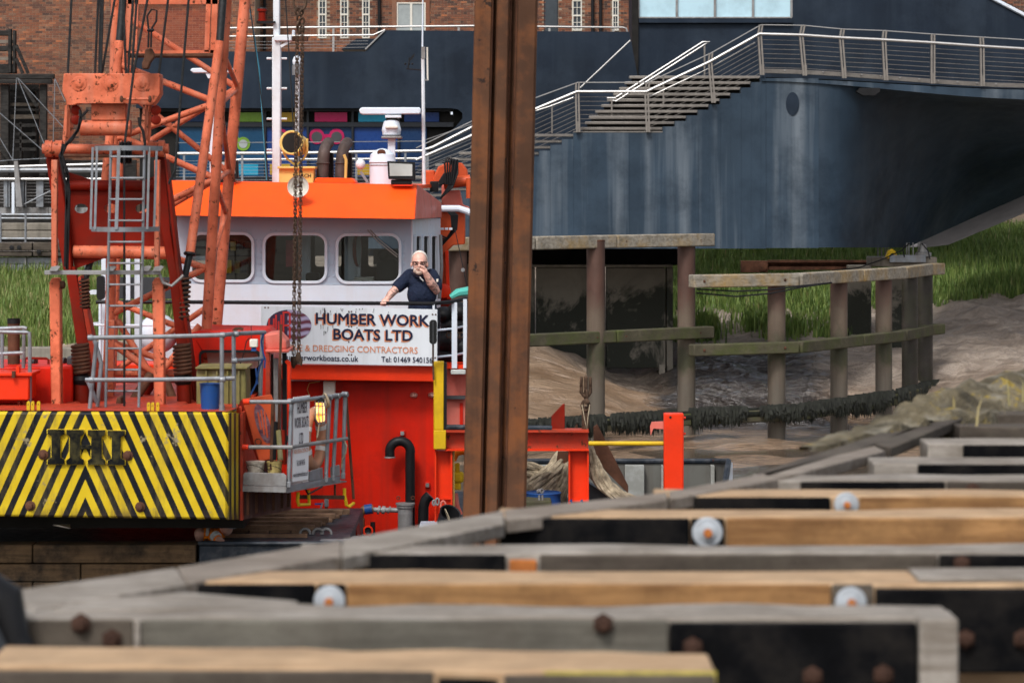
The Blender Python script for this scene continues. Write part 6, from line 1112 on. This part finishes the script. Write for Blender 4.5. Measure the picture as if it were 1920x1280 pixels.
# barge below
bg_ = thing('crane_barge', 'blue black steel barge edge carrying the crane on timber mats', 'barge', (W(300, 0, 28).x, 29, 0))
Zb = W(0, 1016, 27.8).z
MB().box(W(372, 0, 27.6).x, W(1040, 0, 27.6).x, 27.6, 27.95, .2, Zb).build('deck_edge', M_steelb, bg_, bev=.02); MB().box(W(372, 0, 27.6).x, W(662, 0, 29).x, 27.96, 30.9, .2, Zb - .02).build('deck', M_steelb, bg_); MB().box(-12, W(371, 0, 27.7).x, 27.9, 32, .2, Zb - .05).build('barge_hull', M_steelb, bg_)
MB().tube([W(372, 1018, 27.58), W(1040, 1018, 27.58)], .02, 8).build('deck_lip', M_steelb, bg_)
for r, (y0, y1) in enumerate(((1021, 1055), (1056.5, 1090), (1091.5, 1120), (1121, 1150))):
    for x0, x1 in (((-200, 150), (152, 369)) if r % 2 else ((-200, 60), (62, 367))): MB().pb(x0, y0, x1, y1, 27.55 + .03 * (r % 2) + (x0 % 5) * .004, .3).build('mat_timber', M_mat, bg_, bev=.012)
MB().hexa([W(600, 1012, 27.9), W(720, 1012, 27.9), W(690, 1004, 29), W(610, 1004, 29), W(600, 1014, 27.9), W(720, 1014, 27.9), W(690, 1006, 29), W(610, 1006, 29)]).build('deck_plate', M_galv, bg_)
C(MB().poly([(434, 620), (440, 614), (450, 613), (456, 615), (455, 620), (448, 618), (440, 621)], 27.4, .04), 'rail_clip', M_rust)
# double chain hanging in front of the wheelhouse
chn = thing('lifting_chain', 'rusty double lifting chain with hooks hanging before the wheelhouse', 'chain', W(558, 690, 29.2))
kk_ = F / 29.2
def link(name): 
    pts = []; L, R = 4.1 / kk_, 2.9 / kk_
    for i in range(16): a = 2 * PI * i / 16; pts.append(Vector((R * math.cos(a), 0, R * math.sin(a) + (L if math.sin(a) > 0 else -L) * .75)))
    m = MB(); m.tube(pts, 1.0 / kk_, 6, closed=True); me = m; return me
protoL = None; random.seed(3)
for (xt, xb, yb) in ((557.5, 550.5, 668), (567, 560, 660)):
    y = 66 - (xt > 560) * 3; i = 0
    while y < yb:
        x = lerp(xt, xb, (y - 66) / 600); p = W(x, y, 29.2)
        if protoL is None:
            m = link('l'); protoL = MB(); protoL.v = [q + Vector(chn['w']) for q in m.v]; protoL.f = m.f; protoL = protoL.build('link', M_chain, chn)
            o = protoL
        else: o = protoL.copy(); COL.objects.link(o); o.parent = chn
        o.location = p - Vector(chn['w']); o.rotation_euler = (0, 0, (PI / 2 if i % 2 else 0) + .25 + random.uniform(-.2, .2)); i += 1; y += 6.9
for x, y in ((549.5, 672), (559.5, 664)):
    m = MB(); m.tube([W(x, y - 4, 29.2), W(x, y + 4, 29.2), W(x - 2.5, y + 11, 29.2), W(x - 1, y + 18, 29.2), W(x + 3, y + 19, 29.2), W(x + 5, y + 12, 29.2), W(x + 3, y + 5, 29.2)] if x > 555 else [W(x, y - 4, 29.2), W(x + 1, y + 6, 29.2), W(x + 1, y + 18, 29.2)], [.02, .03, .032, .03, .026, .018, .01] if x > 555 else [.025, .035, .012], 8); m.build('grab_hook', M_chain, chn)
MB().ring(W(562, 5, 29.2), (.1, 1, 0), .065, .014, 22, 8, .085).build('master_ring', M_chain, chn)
for dx, dy in ((-4, 22), (3, 24), (-1, 34), (4, 40), (-3, 46), (5, 54), (-2, 58)): MB().ring(W(562 + dx, dy, 29.2), (random.uniform(-1, 1), random.uniform(.2, 1), .2), .022, .012, 12, 6, .034).build('shortening_link', M_chain, chn)
# ================================================================== tall rusty steel pile in mid-stream
M_pl = mat('oxidised pile steel', (.092, .044, .025), .75, .0, spec=.12, var=.4, vs=1.0, streak=((.055, .028, .018), 1.0, 11), grime=((.20, .068, .022), .8, 2.0), chip=((.030, .019, .015), .62, 5), bump=(30, .35, .004))
YP = 24.0; kp = F / YP
pil = thing('steel_pile', 'tall rusty brown steel sheet pile standing in front of the workboat', 'pile', (W(928, 0, YP).x, YP, 0))
def pile_sec(prof, nm):
    m = MB(); zt, zb = W(0, -80, YP).z, -1.5; vs = []
    rows = 14
    for j in range(rows + 1):
        z = lerp(zb, zt, j / rows); y = HZ - (z - CZ) * kp; xl = 890 - 22.5 * y / 970
        vs += [Vector(((xl + px - 960) / kp, YP + d, z)) for px, d in prof]
    n = len(prof); m.v = vs; m.f = [(j * n + i, j * n + (i + 1) % n, (j + 1) * n + (i + 1) % n, (j + 1) * n + i) for j in range(rows) for i in range(n)] + [tuple(range(n)), tuple(range(rows * n, (rows + 1) * n))[::-1]]
    return m.build(nm, M_pl, pil, ang=25)
pile_sec([(0, .02), (2, 0), (31, 0), (34, .025), (37, .13), (37, .2), (0, .2)], 'flange')
pile_sec([(36.5, .145), (40, .13), (42, .03), (45, .012), (63, .012), (66, .03), (67, .11), (71, .15), (71, .2), (36.5, .2)], 'interlock')
pile_sec([(70, .16), (79, .14), (82, .012), (85, 0), (114, 0), (118, .02), (119, .2), (70, .2)], 'flange')
pile_sec([(4, .201), (114, .201), (112, .5), (6, .5)], 'rear_box')
for px in (33, 68, 80): 
    m = MB(); zt, zb = W(0, -80, YP).z, -1.5; m.tube([Vector(((890 - 22.5 * (HZ - (z - CZ) * kp) / 970 + px - 960) / kp, YP + .03 + .06 * (px != 33), z)) for z in (zb, zt)], .012, 6); m.build('weld_bead', M_rust, pil)
# ================================================================== foreground timber jetty (out of focus)
ZJ = CZ - 1.2
def J(x, y, z=ZJ): Y = (CZ - z) * F / (y - HZ); return Vector(((x - 960) * Y / F, Y, z))
jt = thing('timber_jetty', 'unfinished timber jetty of cross beams in the blurred foreground', 'jetty', J(1200, 1250))
def beam(yf, yb, xl, xr, mt, h=.34, dx=0):
    a, b = J(xl, yf), J(xr, yf + dx); d = J(960, yb).y - J(960, yf).y
    m = MB(); n = 14; ra = random.Random(int(yf)); vs = []
    for i in range(n + 1):
        p = a.lerp(b, i / n); w = [ra.uniform(-.008, .008) for _ in range(4)]
        vs += [(p.x, p.y + w[0], ZJ - h), (p.x, p.y + w[1], ZJ + w[1] * .6), (p.x, p.y + d + w[2], ZJ + w[2] * .6), (p.x, p.y + d, ZJ - h)]
    m.v = [Vector(v) for v in vs]; m.f = [(i * 4 + k, i * 4 + (k + 1) % 4, (i + 1) * 4 + (k + 1) % 4, (i + 1) * 4 + k) for i in range(n) for k in range(4)] + [(0, 1, 2, 3), (n * 4 + 3, n * 4 + 2, n * 4 + 1, n * 4)]
    return m.build('beam', mt, jt, bev=.008)
def face(par, yf, x0, x1, mt, pr=.022, top=.004, h=.26, nm='plate', dx=0):   # board bolted to a beam's near face
    a, b = J(x0, yf + dx), J(x1, yf + dx); return MB().box(a.x, b.x, a.y - pr, a.y - .002, ZJ - h, ZJ - top).build(nm, mt, par, bev=.006)
def washer(par, x, yf, drop, pr=.03, r=.047):
    a = J(x, yf); c = Vector((a.x, a.y - pr, ZJ - drop)); w = MB().lathe(c, (0, -1, 0), [(0, r), (.008, r), (.012, r * .9), (.013, r * .6), (.02, r * .58), (.022, r * .45)], 24).build('washer', bpy.data.materials['zinc washer'], par)
    MB().lathe(c + Vector((0, -.022, 0)), (0, -1, 0), [(0, r * .3), (.022, r * .3), (.026, r * .2)], 8).build('bolt_end', M_orust, par)
def rbolt(par, x, yf, drop, pr=.03):
    a = J(x, yf); MB().lathe(Vector((a.x, a.y - pr, ZJ - drop)), (0, -1, 0), [(0, .03), (.004, .03), (.006, .02), (.022, .019), (.025, .014)], 6).build('bolt_head', M_dbolt, par)
mat('zinc washer', (.34, .37, .40), .55, .1, var=.2, vs=20, grime=((.30, .30, .30), .6, 30)); M_dbolt = mat('dark rusted bolt', (.045, .024, .017), .8, spec=.1, var=.4, vs=20); M_orust = mat('fresh orange rust', (.36, .12, .03), .8, var=.3, vs=30)
M_topw = mat('bleached timber top', (.27, .245, .215), .85, var=.25, vs=3, grain=((.13, .105, .08), (2, 26, 26), .85), grime=((.12, .10, .08), .8, 3.5), bump=(40, .5, .01))
M_ttop = mat('pale cut timber', (.42, .29, .175), .8, var=.2, vs=3, grain=((.24, .14, .07), (2.5, 28, 28), .8), grime=((.22, .15, .09), .7, 4), bump=(40, .4, .01))
# A nearest .. K farthest
A = beam(1246, 1211, -30, 1343, M_ttop, dx=14); face(A, 1246, -30, 815, M_wface, dx=6); face(A, 1250, 822, 942, M_tar, .05, .02); washer(A, 880, 1252, .10, .055); face(A, 1256, 945, 1340, M_wface, dx=4)
a = J(1020, 1257); b = J(1343, 1260); MB().box(a.x, b.x, a.y - .03, a.y - .024, ZJ - .03, ZJ + .004).build('lichen_edge', mat('yellow lichen', (.36, .30, .06), .9, var=.4, vs=12), A)
B = beam(1157, 1133, 20, 1792, M_topw); face(B, 1157, 20, 252, M_wface); rbolt(B, 213, 1157, .055); rbolt(B, 155, 1157, .012); face(B, 1157, 268, 1252, mat('grey green weathered timber', (.115, .107, .088), .85, var=.3, vs=2.5, grain=((.06, .055, .045), (2, 26, 26), .8), grime=((.06, .05, .04), .7, 3), bump=(40, .5, .01)), .03); face(B, 1157, 254, 266, M_topw, .034, .002); face(B, 1157, 1256, 1716, M_tar, .04, .012)
for x, d in ((1297, .075), (1520, .155), (1652, .15), (1130, .01)): rbolt(B, x, 1157, d, .045)
a = J(1719, 1157); b = J(1791, 1157); MB().box(a.x, b.x, a.y - .06, a.y + .1, ZJ - .5, ZJ + .006).build('end_post', M_topw, B, bev=.008)
Cb = beam(1091, 1069, 345, 3300, M_ttop); face(Cb, 1091, 335, 592, M_tar); face(Cb, 1091, 652, 1556, M_tan, .026); face(Cb, 1091, 596, 648, M_tar, .02); washer(Cb, 619, 1091, .052); washer(Cb, 1593, 1091, .056); face(Cb, 1091, 1560, 1636, M_wface, .02); face(Cb, 1095, 1640, 3300, M_tar, .04, .01)
for x in (1805, 1912): rbolt(Cb, x, 1095, .155, .05)
a, b = J(1722, 1090), J(3300, 1090); MB().box(a.x, b.x, a.y, J(0, 1071).y, ZJ + .001, ZJ + .012).build('top_board', M_topw, Cb)
D = beam(1036, 1020, 556, 3300, M_topw); face(D, 1036, 556, 948, M_tar); face(D, 1036, 1012, 1756, M_wface, .018); face(D, 1036, 955, 1006, M_orust, .02, .02, .09); face(D, 1036, 1760, 3300, M_tar, .03); rbolt(D, 1800, 1036, .03, .035)
E = beam(968, 954, 935, 3300, M_ttop); face(E, 968, 938, 1292, M_tar, .03); washer(E, 1325, 968, .052, .035, .055); face(E, 968, 1295, 1357, M_tar, .025); face(E, 968, 1362, 3300, M_tan, .026)
Fb = beam(929, 917, 1230, 3300, M_ttop); face(Fb, 929, 1285, 1556, M_tar); washer(Fb, 1585, 929, .03, .03); face(Fb, 929, 1612, 3300, M_tan); face(Fb, 929, 1240, 1284, M_wface)
G = beam(900, 889, 1420, 3300, M_topw); face(G, 900, 1500, 1770, M_tar); rbolt(G, 1822, 900, .035); face(G, 900, 1775, 3300, M_wface)
H_ = beam(868, 857, 1640, 3300, M_topw); face(H_, 868, 1720, 3300, M_tar)
I_ = beam(832, 822, 1740, 3300, M_topw); face(I_, 832, 1805, 3300, M_tar)
K_ = beam(800, 792, 1800, 3300, M_wface); beam(775, 769, 1850, 3300, M_wface)
# plank laid along the stepped left edge
def plank(q, mt, th=.05, z=.008, nm='edge_plank'):
    lo = [J(*p) + Vector((0, 0, z)) for p in q]; return MB().prism([lo], Vector((0, 0, -th))).build(nm, mt, jt, bev=.006)
plank([(18, 1112), (330, 1068), (352, 1098), (62, 1146)], M_topw); plank([(332, 1067), (640, 1016), (640, 1046), (470, 1076), (352, 1096)], M_wood); plank([(642, 1015), (944, 960), (946, 985), (780, 1020), (642, 1048)], M_topw); plank([(946, 959), (1250, 926), (1252, 940), (1100, 960), (948, 978)], M_wood)
plank([(1254, 925), (1420, 893), (1640, 838), (1660, 848), (1440, 905), (1256, 938)], M_wood); plank([(1420, 888), (1580, 838), (1790, 768), (1800, 778), (1600, 848), (1440, 896)], M_wface); plank([(1640, 834), (1800, 764), (1960, 706), (1990, 716), (1830, 776), (1670, 842)], M_wface)
plank([(100, 1146), (520, 1140), (560, 1128), (350, 1112), (130, 1128)], M_topw, z=.004, nm='short_plank')
for i, x in enumerate((60, 400, 800, 1200, 1650, 2050)): p = J(x, 1100 if x < 900 else 930); MB().box(p.x - .12, p.x + .12, p.y + .25, p.y + .5, -1.2, ZJ - .35).build('support_pile', M_wface, jt)
# mossy far edge of the jetty
def mound():
    m = MB(); n, k, N = 60, 14, 120; a, b = J(1500, 838), J(1990, 694); d = (b - a); side_ = Vector((d.y, -d.x, 0)).normalized(); vs = []
    for ii in range(N + 1):
        i = min(ii, n); p = a.lerp(b, ii / n); w = lerp(.05, 1.0, (ii / n) ** .8)
        for j in range(k + 1):
            t = j / k; q = p + side_ * (t - .12) * w; h = .12 * lerp(.0, 1, i / n) * max(0, math.sin(PI * min(1, t * 1.1))) ** .6 + .10 * mnoise.fractal(q * 4, 1, 2, 5) * min(1, i / 20); vs.append(q + Vector((0, 0, h - ((.02 + .35 * i / n) if j in (0, k) else 0) + .004)))
    m.v = vs; m.f = [(i * (k + 1) + j, i * (k + 1) + j + 1, (i + 1) * (k + 1) + j + 1, (i + 1) * (k + 1) + j) for i in range(N) for j in range(k)]
    return m.build('mossy_bank_edge', mat('lichen and dry earth', (.13, .108, .068), .95, var=.5, vs=5, streak=((.30, .28, .23), .7, 6), grime=((.03, .025, .016), .9, 3.5), chip=((.26, .19, .04), .58, 5), bump=(25, .9, .05)), ang=0, kind='structure', label='lichen covered earthy edge behind the jetty beams at right', cat='bank edge')
mound()
sp = []
for _ in range(28):
    t = random.random() ** .7; a, b = J(1270, 892), J(1990, 694); p = a.lerp(b, .3 + .6 * t) + Vector((.55 + random.gauss(0, .2), random.gauss(-.25, .12), 0)); sp.append((p.x, p.y, 1))
g = blades('dry_grass', sp, 'dry straw grass on the mossy edge at right', .05, .17, zf=lambda x, y: ZJ + .08, wd=.006, dry=1.0)
# dark rubber lump at the left end of the nearest beams
lu = thing('old_tyre_piece', 'blurred dark torn tyre piece at the lower left corner of the jetty', 'tyre', J(20, 1190))
c = J(-5, 1165) + Vector((0, -.02, -.02)); MB().tube([c + Vector((-.16, .05, .06)), c + Vector((-.06, 0, .13)), c + Vector((.02, 0, .08)), c + Vector((.045, 0, -.03)), c + Vector((.09, -.02, -.06))], [.05, .07, .06, .05, .03], 12).build('tread', M_black, lu); MB().tube([c + Vector((-.14, -.05, .03)), c + Vector((-.04, -.07, .05)), c + Vector((.0, -.07, -.05)), c + Vector((-.02, -.06, -.12))], [.03, .05, .05, .04], 10).build('sidewall', M_wgrey, lu)
# ================================================================== people
def fuse(m, name, mt, par, vox=.006, sm=3):
    """melts overlapping forms into one continuous skin"""
    off = Vector(par['w']); me = bpy.data.meshes.new('t'); me.from_pydata([p - off for p in m.v], [], m.f); o = bpy.data.objects.new('t', me); COL.objects.link(o)
    r = o.modifiers.new('r', 'REMESH'); r.mode = 'VOXEL'; r.voxel_size = vox; s = o.modifiers.new('s', 'SMOOTH'); s.iterations = sm; s.factor = .5
    me2 = bpy.data.meshes.new_from_object(o.evaluated_get(bpy.context.evaluated_depsgraph_get())); bpy.data.objects.remove(o); me2.materials.clear(); me2.materials.append(mt); me2.shade_smooth(); me2.name = name
    q = bpy.data.objects.new(name, me2); COL.objects.link(q); q.parent = par; q['w'] = tuple(off); return q
def limb(m, pts, rs, n=12):
    for i, (p, r) in enumerate(zip(pts, rs)): m.ell(p, r, r, r, n, 8)
    for a, b, ra, rb in zip(pts, pts[1:], rs, rs[1:]): m.tube([a, b], [ra, rb], n)
YM = 32.62
man = thing('person', 'man in navy polo shirt leaning on the boat rail, hand to his mouth', 'person', W(793, 742, YM))
def skin_mat():
    s = NT('fair skin with inked forearms'); v = s.coord(); n = s.noise(v, 60, 3); c = s.mix(s.mr(n, .35, .7), (.72, .43, .34), (.66, .34, .27))
    g = s.n('ShaderNodeNewGeometry'); sx = s.n('ShaderNodeSeparateXYZ'); s.put(sx, 0, g.outputs['Position'])
    zr = s.math('MULTIPLY', s.mr(sx.outputs[2], W(0, 556, YM).z, W(0, 552, YM).z), s.mr(sx.outputs[2], W(0, 512, YM).z, W(0, 518, YM).z)); side_ = s.math('MAXIMUM', s.math('LESS_THAN', sx.outputs[0], W(752, 0, YM).x), s.math('GREATER_THAN', sx.outputs[0], W(797, 0, YM).x))
    ink = s.math('MULTIPLY', s.math('MULTIPLY', s.mr(s.noise(v, 26, 5, .7), .48, .54), zr), side_); c = s.mix(s.math('MULTIPLY', ink, .75), c, (.10, .09, .085)); s.put(s.b, 'Base Color', c); s.b.inputs['Roughness'].default_value = .5; return s.m
def w_(x, y, d=0): return W(x, y, YM + d)
R_ = Matrix.Rotation(math.radians(14), 3, 'X')
hc = w_(786.5, 493, -.06)
b = MB()
b.ell(hc + Vector((0, .02, .025)), .088, .105, .105, 20, 14); b.ell(hc + Vector((0, -.025, -.05)), .068, .075, .085, 16, 12); b.ell(hc + Vector((0, -.05, -.095)), .045, .045, .035, 12, 8)   # skull, face, jaw
b.ell(hc + Vector((0, -.105, -.03)), .014, .022, .028, 10, 8); b.ell(hc + Vector((0, -.09, .012)), .06, .022, .014, 12, 8); b.ell(hc + Vector((0, -.098, -.072)), .026, .012, .008, 10, 6)      # nose, brow, lips
for s_ in (-1, 1): b.ell(hc + Vector((s_ * .092, .01, -.02)), .012, .022, .034, 10, 8)
limb(b, [hc + Vector((0, .03, -.08)), w_(788, 521, .06)], [.062, .068]); 
b.ell(w_(790, 534, .05), .15, .10, .12, 18, 12); b.ell(w_(792, 555, .03), .145, .13, .15, 18, 12); b.ell(w_(793, 585, .05), .145, .125, .14, 18, 12)
limb(b, [w_(769, 516, .06), w_(747, 537, -.02), w_(733, 551, -.12)], [.06, .052, .044]); limb(b, [w_(733, 551, -.12), w_(726, 560, -.2)], [.046, .034])
limb(b, [w_(809, 516, .06), w_(818, 544, -.04), w_(808, 530, -.14)], [.06, .052, .05]); limb(b, [w_(808, 530, -.14), w_(798.5, 513, -.2)], [.052, .034])
# legs down to the deck
for s_ in (-1, 1): limb(b, [w_(793 + s_ * 14, 600, .06), w_(793 + s_ * 15, 668, .08), w_(793 + s_ * 16, 735, .12)], [.10, .068, .05]); b.ell(w_(793 + s_ * 17, 740, .04), .05, .13, .035, 12, 8)
# hands: palm, four unequal fingers and a thumb each
b.ell(w_(722.5, 564, -.235), .045, .04, .03, 12, 8)
for k, (dx, dy, L) in enumerate(((-5.5, 1.5, 1.0), (-3, 2.4, 1.08), (0, 2.8, 1.0), (3, 2.6, .85))): limb(b, [w_(721.5 + dx * .7, 565 + dy * .3, -.255), w_(720 + dx, 567.5 + dy * .4, -.288), w_(719.5 + dx, 571 + dy * .6, -.275 + .01 * k)], [.013, .0115, .010], 8)
limb(b, [w_(727, 563, -.235), w_(729, 568, -.265), w_(728.5, 572, -.27)], [.016, .013, .011], 8)
b.ell(w_(796, 508, -.22), .036, .025, .042, 12, 8)
for k, (dx, dy) in enumerate(((-4.5, -7.5), (-2.0, -8.5), (1.0, -6.5), (3.5, -4.0))): limb(b, [w_(795.5 + dx * .5, 504 + k * .6, -.225), w_(794 + dx * .9 - 1.5, 499.5 + dy * .2 + k, -.245), w_(790.5 + dx * .7, 500 + dy * .12 + k * 1.6, -.225)], [.0125, .0115, .0095], 8)
limb(b, [w_(793, 509, -.23), w_(789.5, 507, -.24), w_(788, 504, -.225)], [.014, .012, .010], 8)
fuse(b, 'body', skin_mat(), man)
# polo shirt
m = MB(); m.ell(w_(789, 529, .055), .175, .125, .125, 20, 14); m.ell(w_(791, 552, .02), .172, .155, .17, 20, 14); m.ell(w_(792, 578, .035), .168, .155, .15, 20, 14)
limb(m, [w_(769, 516, .06), w_(757, 528, .02), w_(747, 537, -.03)], [.078, .076, .074], 14); limb(m, [w_(809, 516, .06), w_(816, 528, .01), w_(818, 538, -.02)], [.078, .076, .072], 14)
m.tube([w_(787, 525, .05), w_(787, 513.5, .05)], [.12, .072], 18); 
M_polo = mat('navy polo cloth', (.010, .016, .036), .85, var=.2, vs=5, bump=(9, .9, .05)); M_polo2 = mat('dark navy sleeve cloth', (.022, .022, .040), .85, var=.2, bump=(9, .8, .05))
po = fuse(m, 'polo_shirt', M_polo, man, .009, 4)
for pts in ([(744, 533, -.035), (748, 538, -.04)], [(820, 536, -.02), (819, 541, -.03)]): a, b2 = w_(*pts[0]), w_(*pts[1])
MB().tube([w_(775, 508, .02), w_(778, 514, -.07), w_(786, 519, -.12)], [.028, .022, .016], 8).build('collar', M_polo2, man); MB().tube([w_(799, 508, .02), w_(796, 514, -.07), w_(788, 519, -.12)], [.028, .022, .016], 8).build('collar', M_polo2, man)
MB().bar(w_(787, 519, -.13), w_(794, 527, -.142), .007, .012).build('zip_pull', M_refl, man); MB().pb(818, 523, 822, 529, YM - .09, .02).build('sleeve_badge', M_winw, man, bev=.006)
m = MB()
for s_ in (-1, 1): limb(m, [w_(793 + s_ * 13, 592, .06), w_(793 + s_ * 15, 668, .08), w_(793 + s_ * 16, 728, .12)], [.125, .095, .085], 14)
m.ell(w_(793, 592, .05), .20, .155, .10, 16, 10); fuse(m, 'trousers', mat('dark trousers', (.012, .014, .022), .85), man, .012, 3)
m = MB(); m.ell(hc + Vector((0, .035, .04)), .094, .105, .104, 20, 14); hr = fuse(m, 'hair', mat('white hair', (.66, .60, .53), .8, var=.12, vs=40, bump=(120, .5, .004)), man, .007, 1)
# crop the hair cap so that the forehead and face stay clear
bmh = bmesh.new(); bmh.from_mesh(hr.data); off = Vector(man['w']); bmesh.ops.delete(bmh, geom=[v for v in bmh.verts if (v.co + off - hc).y < -.018 - .3 * ((v.co + off - hc).z - .085) or (v.co + off - hc).z < -.03 + (.045 if (v.co + off - hc).y < .03 else 0)], context='VERTS'); bmh.to_mesh(hr.data); bmh.free()
m = MB(); m.ell(hc + Vector((0, -.065, -.108)), .046, .038, .03, 14, 8); m.ell(hc + Vector((0, -.104, -.06)), .034, .012, .011, 12, 6)
for s_ in (-1, 1): m.ell(hc + Vector((s_ * .045, -.06, -.085)), .025, .035, .032, 12, 8)
fuse(m, 'beard', mat('pale grey beard', (.50, .38, .31), .85, bump=(120, .6, .004)), man, .007, 1)
gl = MB()
for s_ in (-1, 1): gl.tube([hc + Vector((s_ * .034 + x * .028, -.115 + abs(x) * .01, .0 + z * .018)) for x, z in ((-1, .9), (0, 1), (1, .9), (1, -.6), (.5, -1), (-.5, -1), (-1, -.6))], .0045, 6, closed=True); gl.tube([hc + Vector((s_ * .063, -.105, .012)), hc + Vector((s_ * .09, .0, .008))], .004, 6)
gl.build('glasses', M_black, man)
for s_ in (-1, 1): MB().ell(hc + Vector((s_ * .034, -.094, .0)), .012, .008, .008, 10, 6).build('eye', M_dark, man)
# worker crouching under the counterweight, only partly seen
wk2 = thing('person', 'worker in orange high visibility jacket crouching beside the crane tracks', 'person', W(420, 1014, 28.2))
def k_(x, y, d=0): return W(x, y, 28.2 + d)
b = MB(); b.ell(k_(424, 988, .05), .07, .085, .085, 14, 10); b.ell(k_(421, 989, -.03), .05, .05, .06, 10, 8); limb(b, [k_(418, 995, .1), k_(408, 1000, .2)], [.05, .06]); b.ell(k_(398, 1000, .3), .16, .2, .12, 14, 10); limb(b, [k_(408, 998, .1), k_(400, 1008, -.1), k_(412, 1012, -.25)], [.06, .045, .035]); limb(b, [k_(385, 1004, .4), k_(375, 1000, .1), k_(378, 1014, .2)], [.08, .06, .05]); limb(b, [k_(390, 1004, .5), k_(380, 1002, .3), k_(384, 1014, .4)], [.08, .06, .05]); b.ell(k_(414, 1013, -.28), .04, .05, .02, 10, 6)
for k in range(5): limb(b, [k_(413 + k, 1013, -.3), k_(413 + k * 1.4, 1014, -.34), k_(413 + k * 1.4, 1015, -.37)], [.011, .01, .008], 6)
fuse(b, 'body', skin_mat(), wk2, .008, 2)
m = MB(); m.ell(k_(400, 998, .25), .175, .21, .115, 16, 10); limb(m, [k_(410, 996, .08), k_(401, 1006, -.1), k_(408, 1011, -.2)], [.075, .06, .05]); fuse(m, 'jacket', M_hvis, wk2, .01, 3)
MB().tube([k_(396, 983, .15), k_(390, 992, .04), k_(389, 1004, .03)], .02, 8).build('reflective_band', M_refl, wk2); MB().tube([k_(402, 1003, -.17), k_(407, 1008, -.2)], .056, 10).build('reflective_band', M_refl, wk2)
MB().lathe(k_(425, 985, .05), (.2, -.1, 1), [(0, .105), (.012, .115), (.014, .09), (.05, .085), (.085, .05), (.1, .005)], 18).build('hard_hat', M_white, wk2)
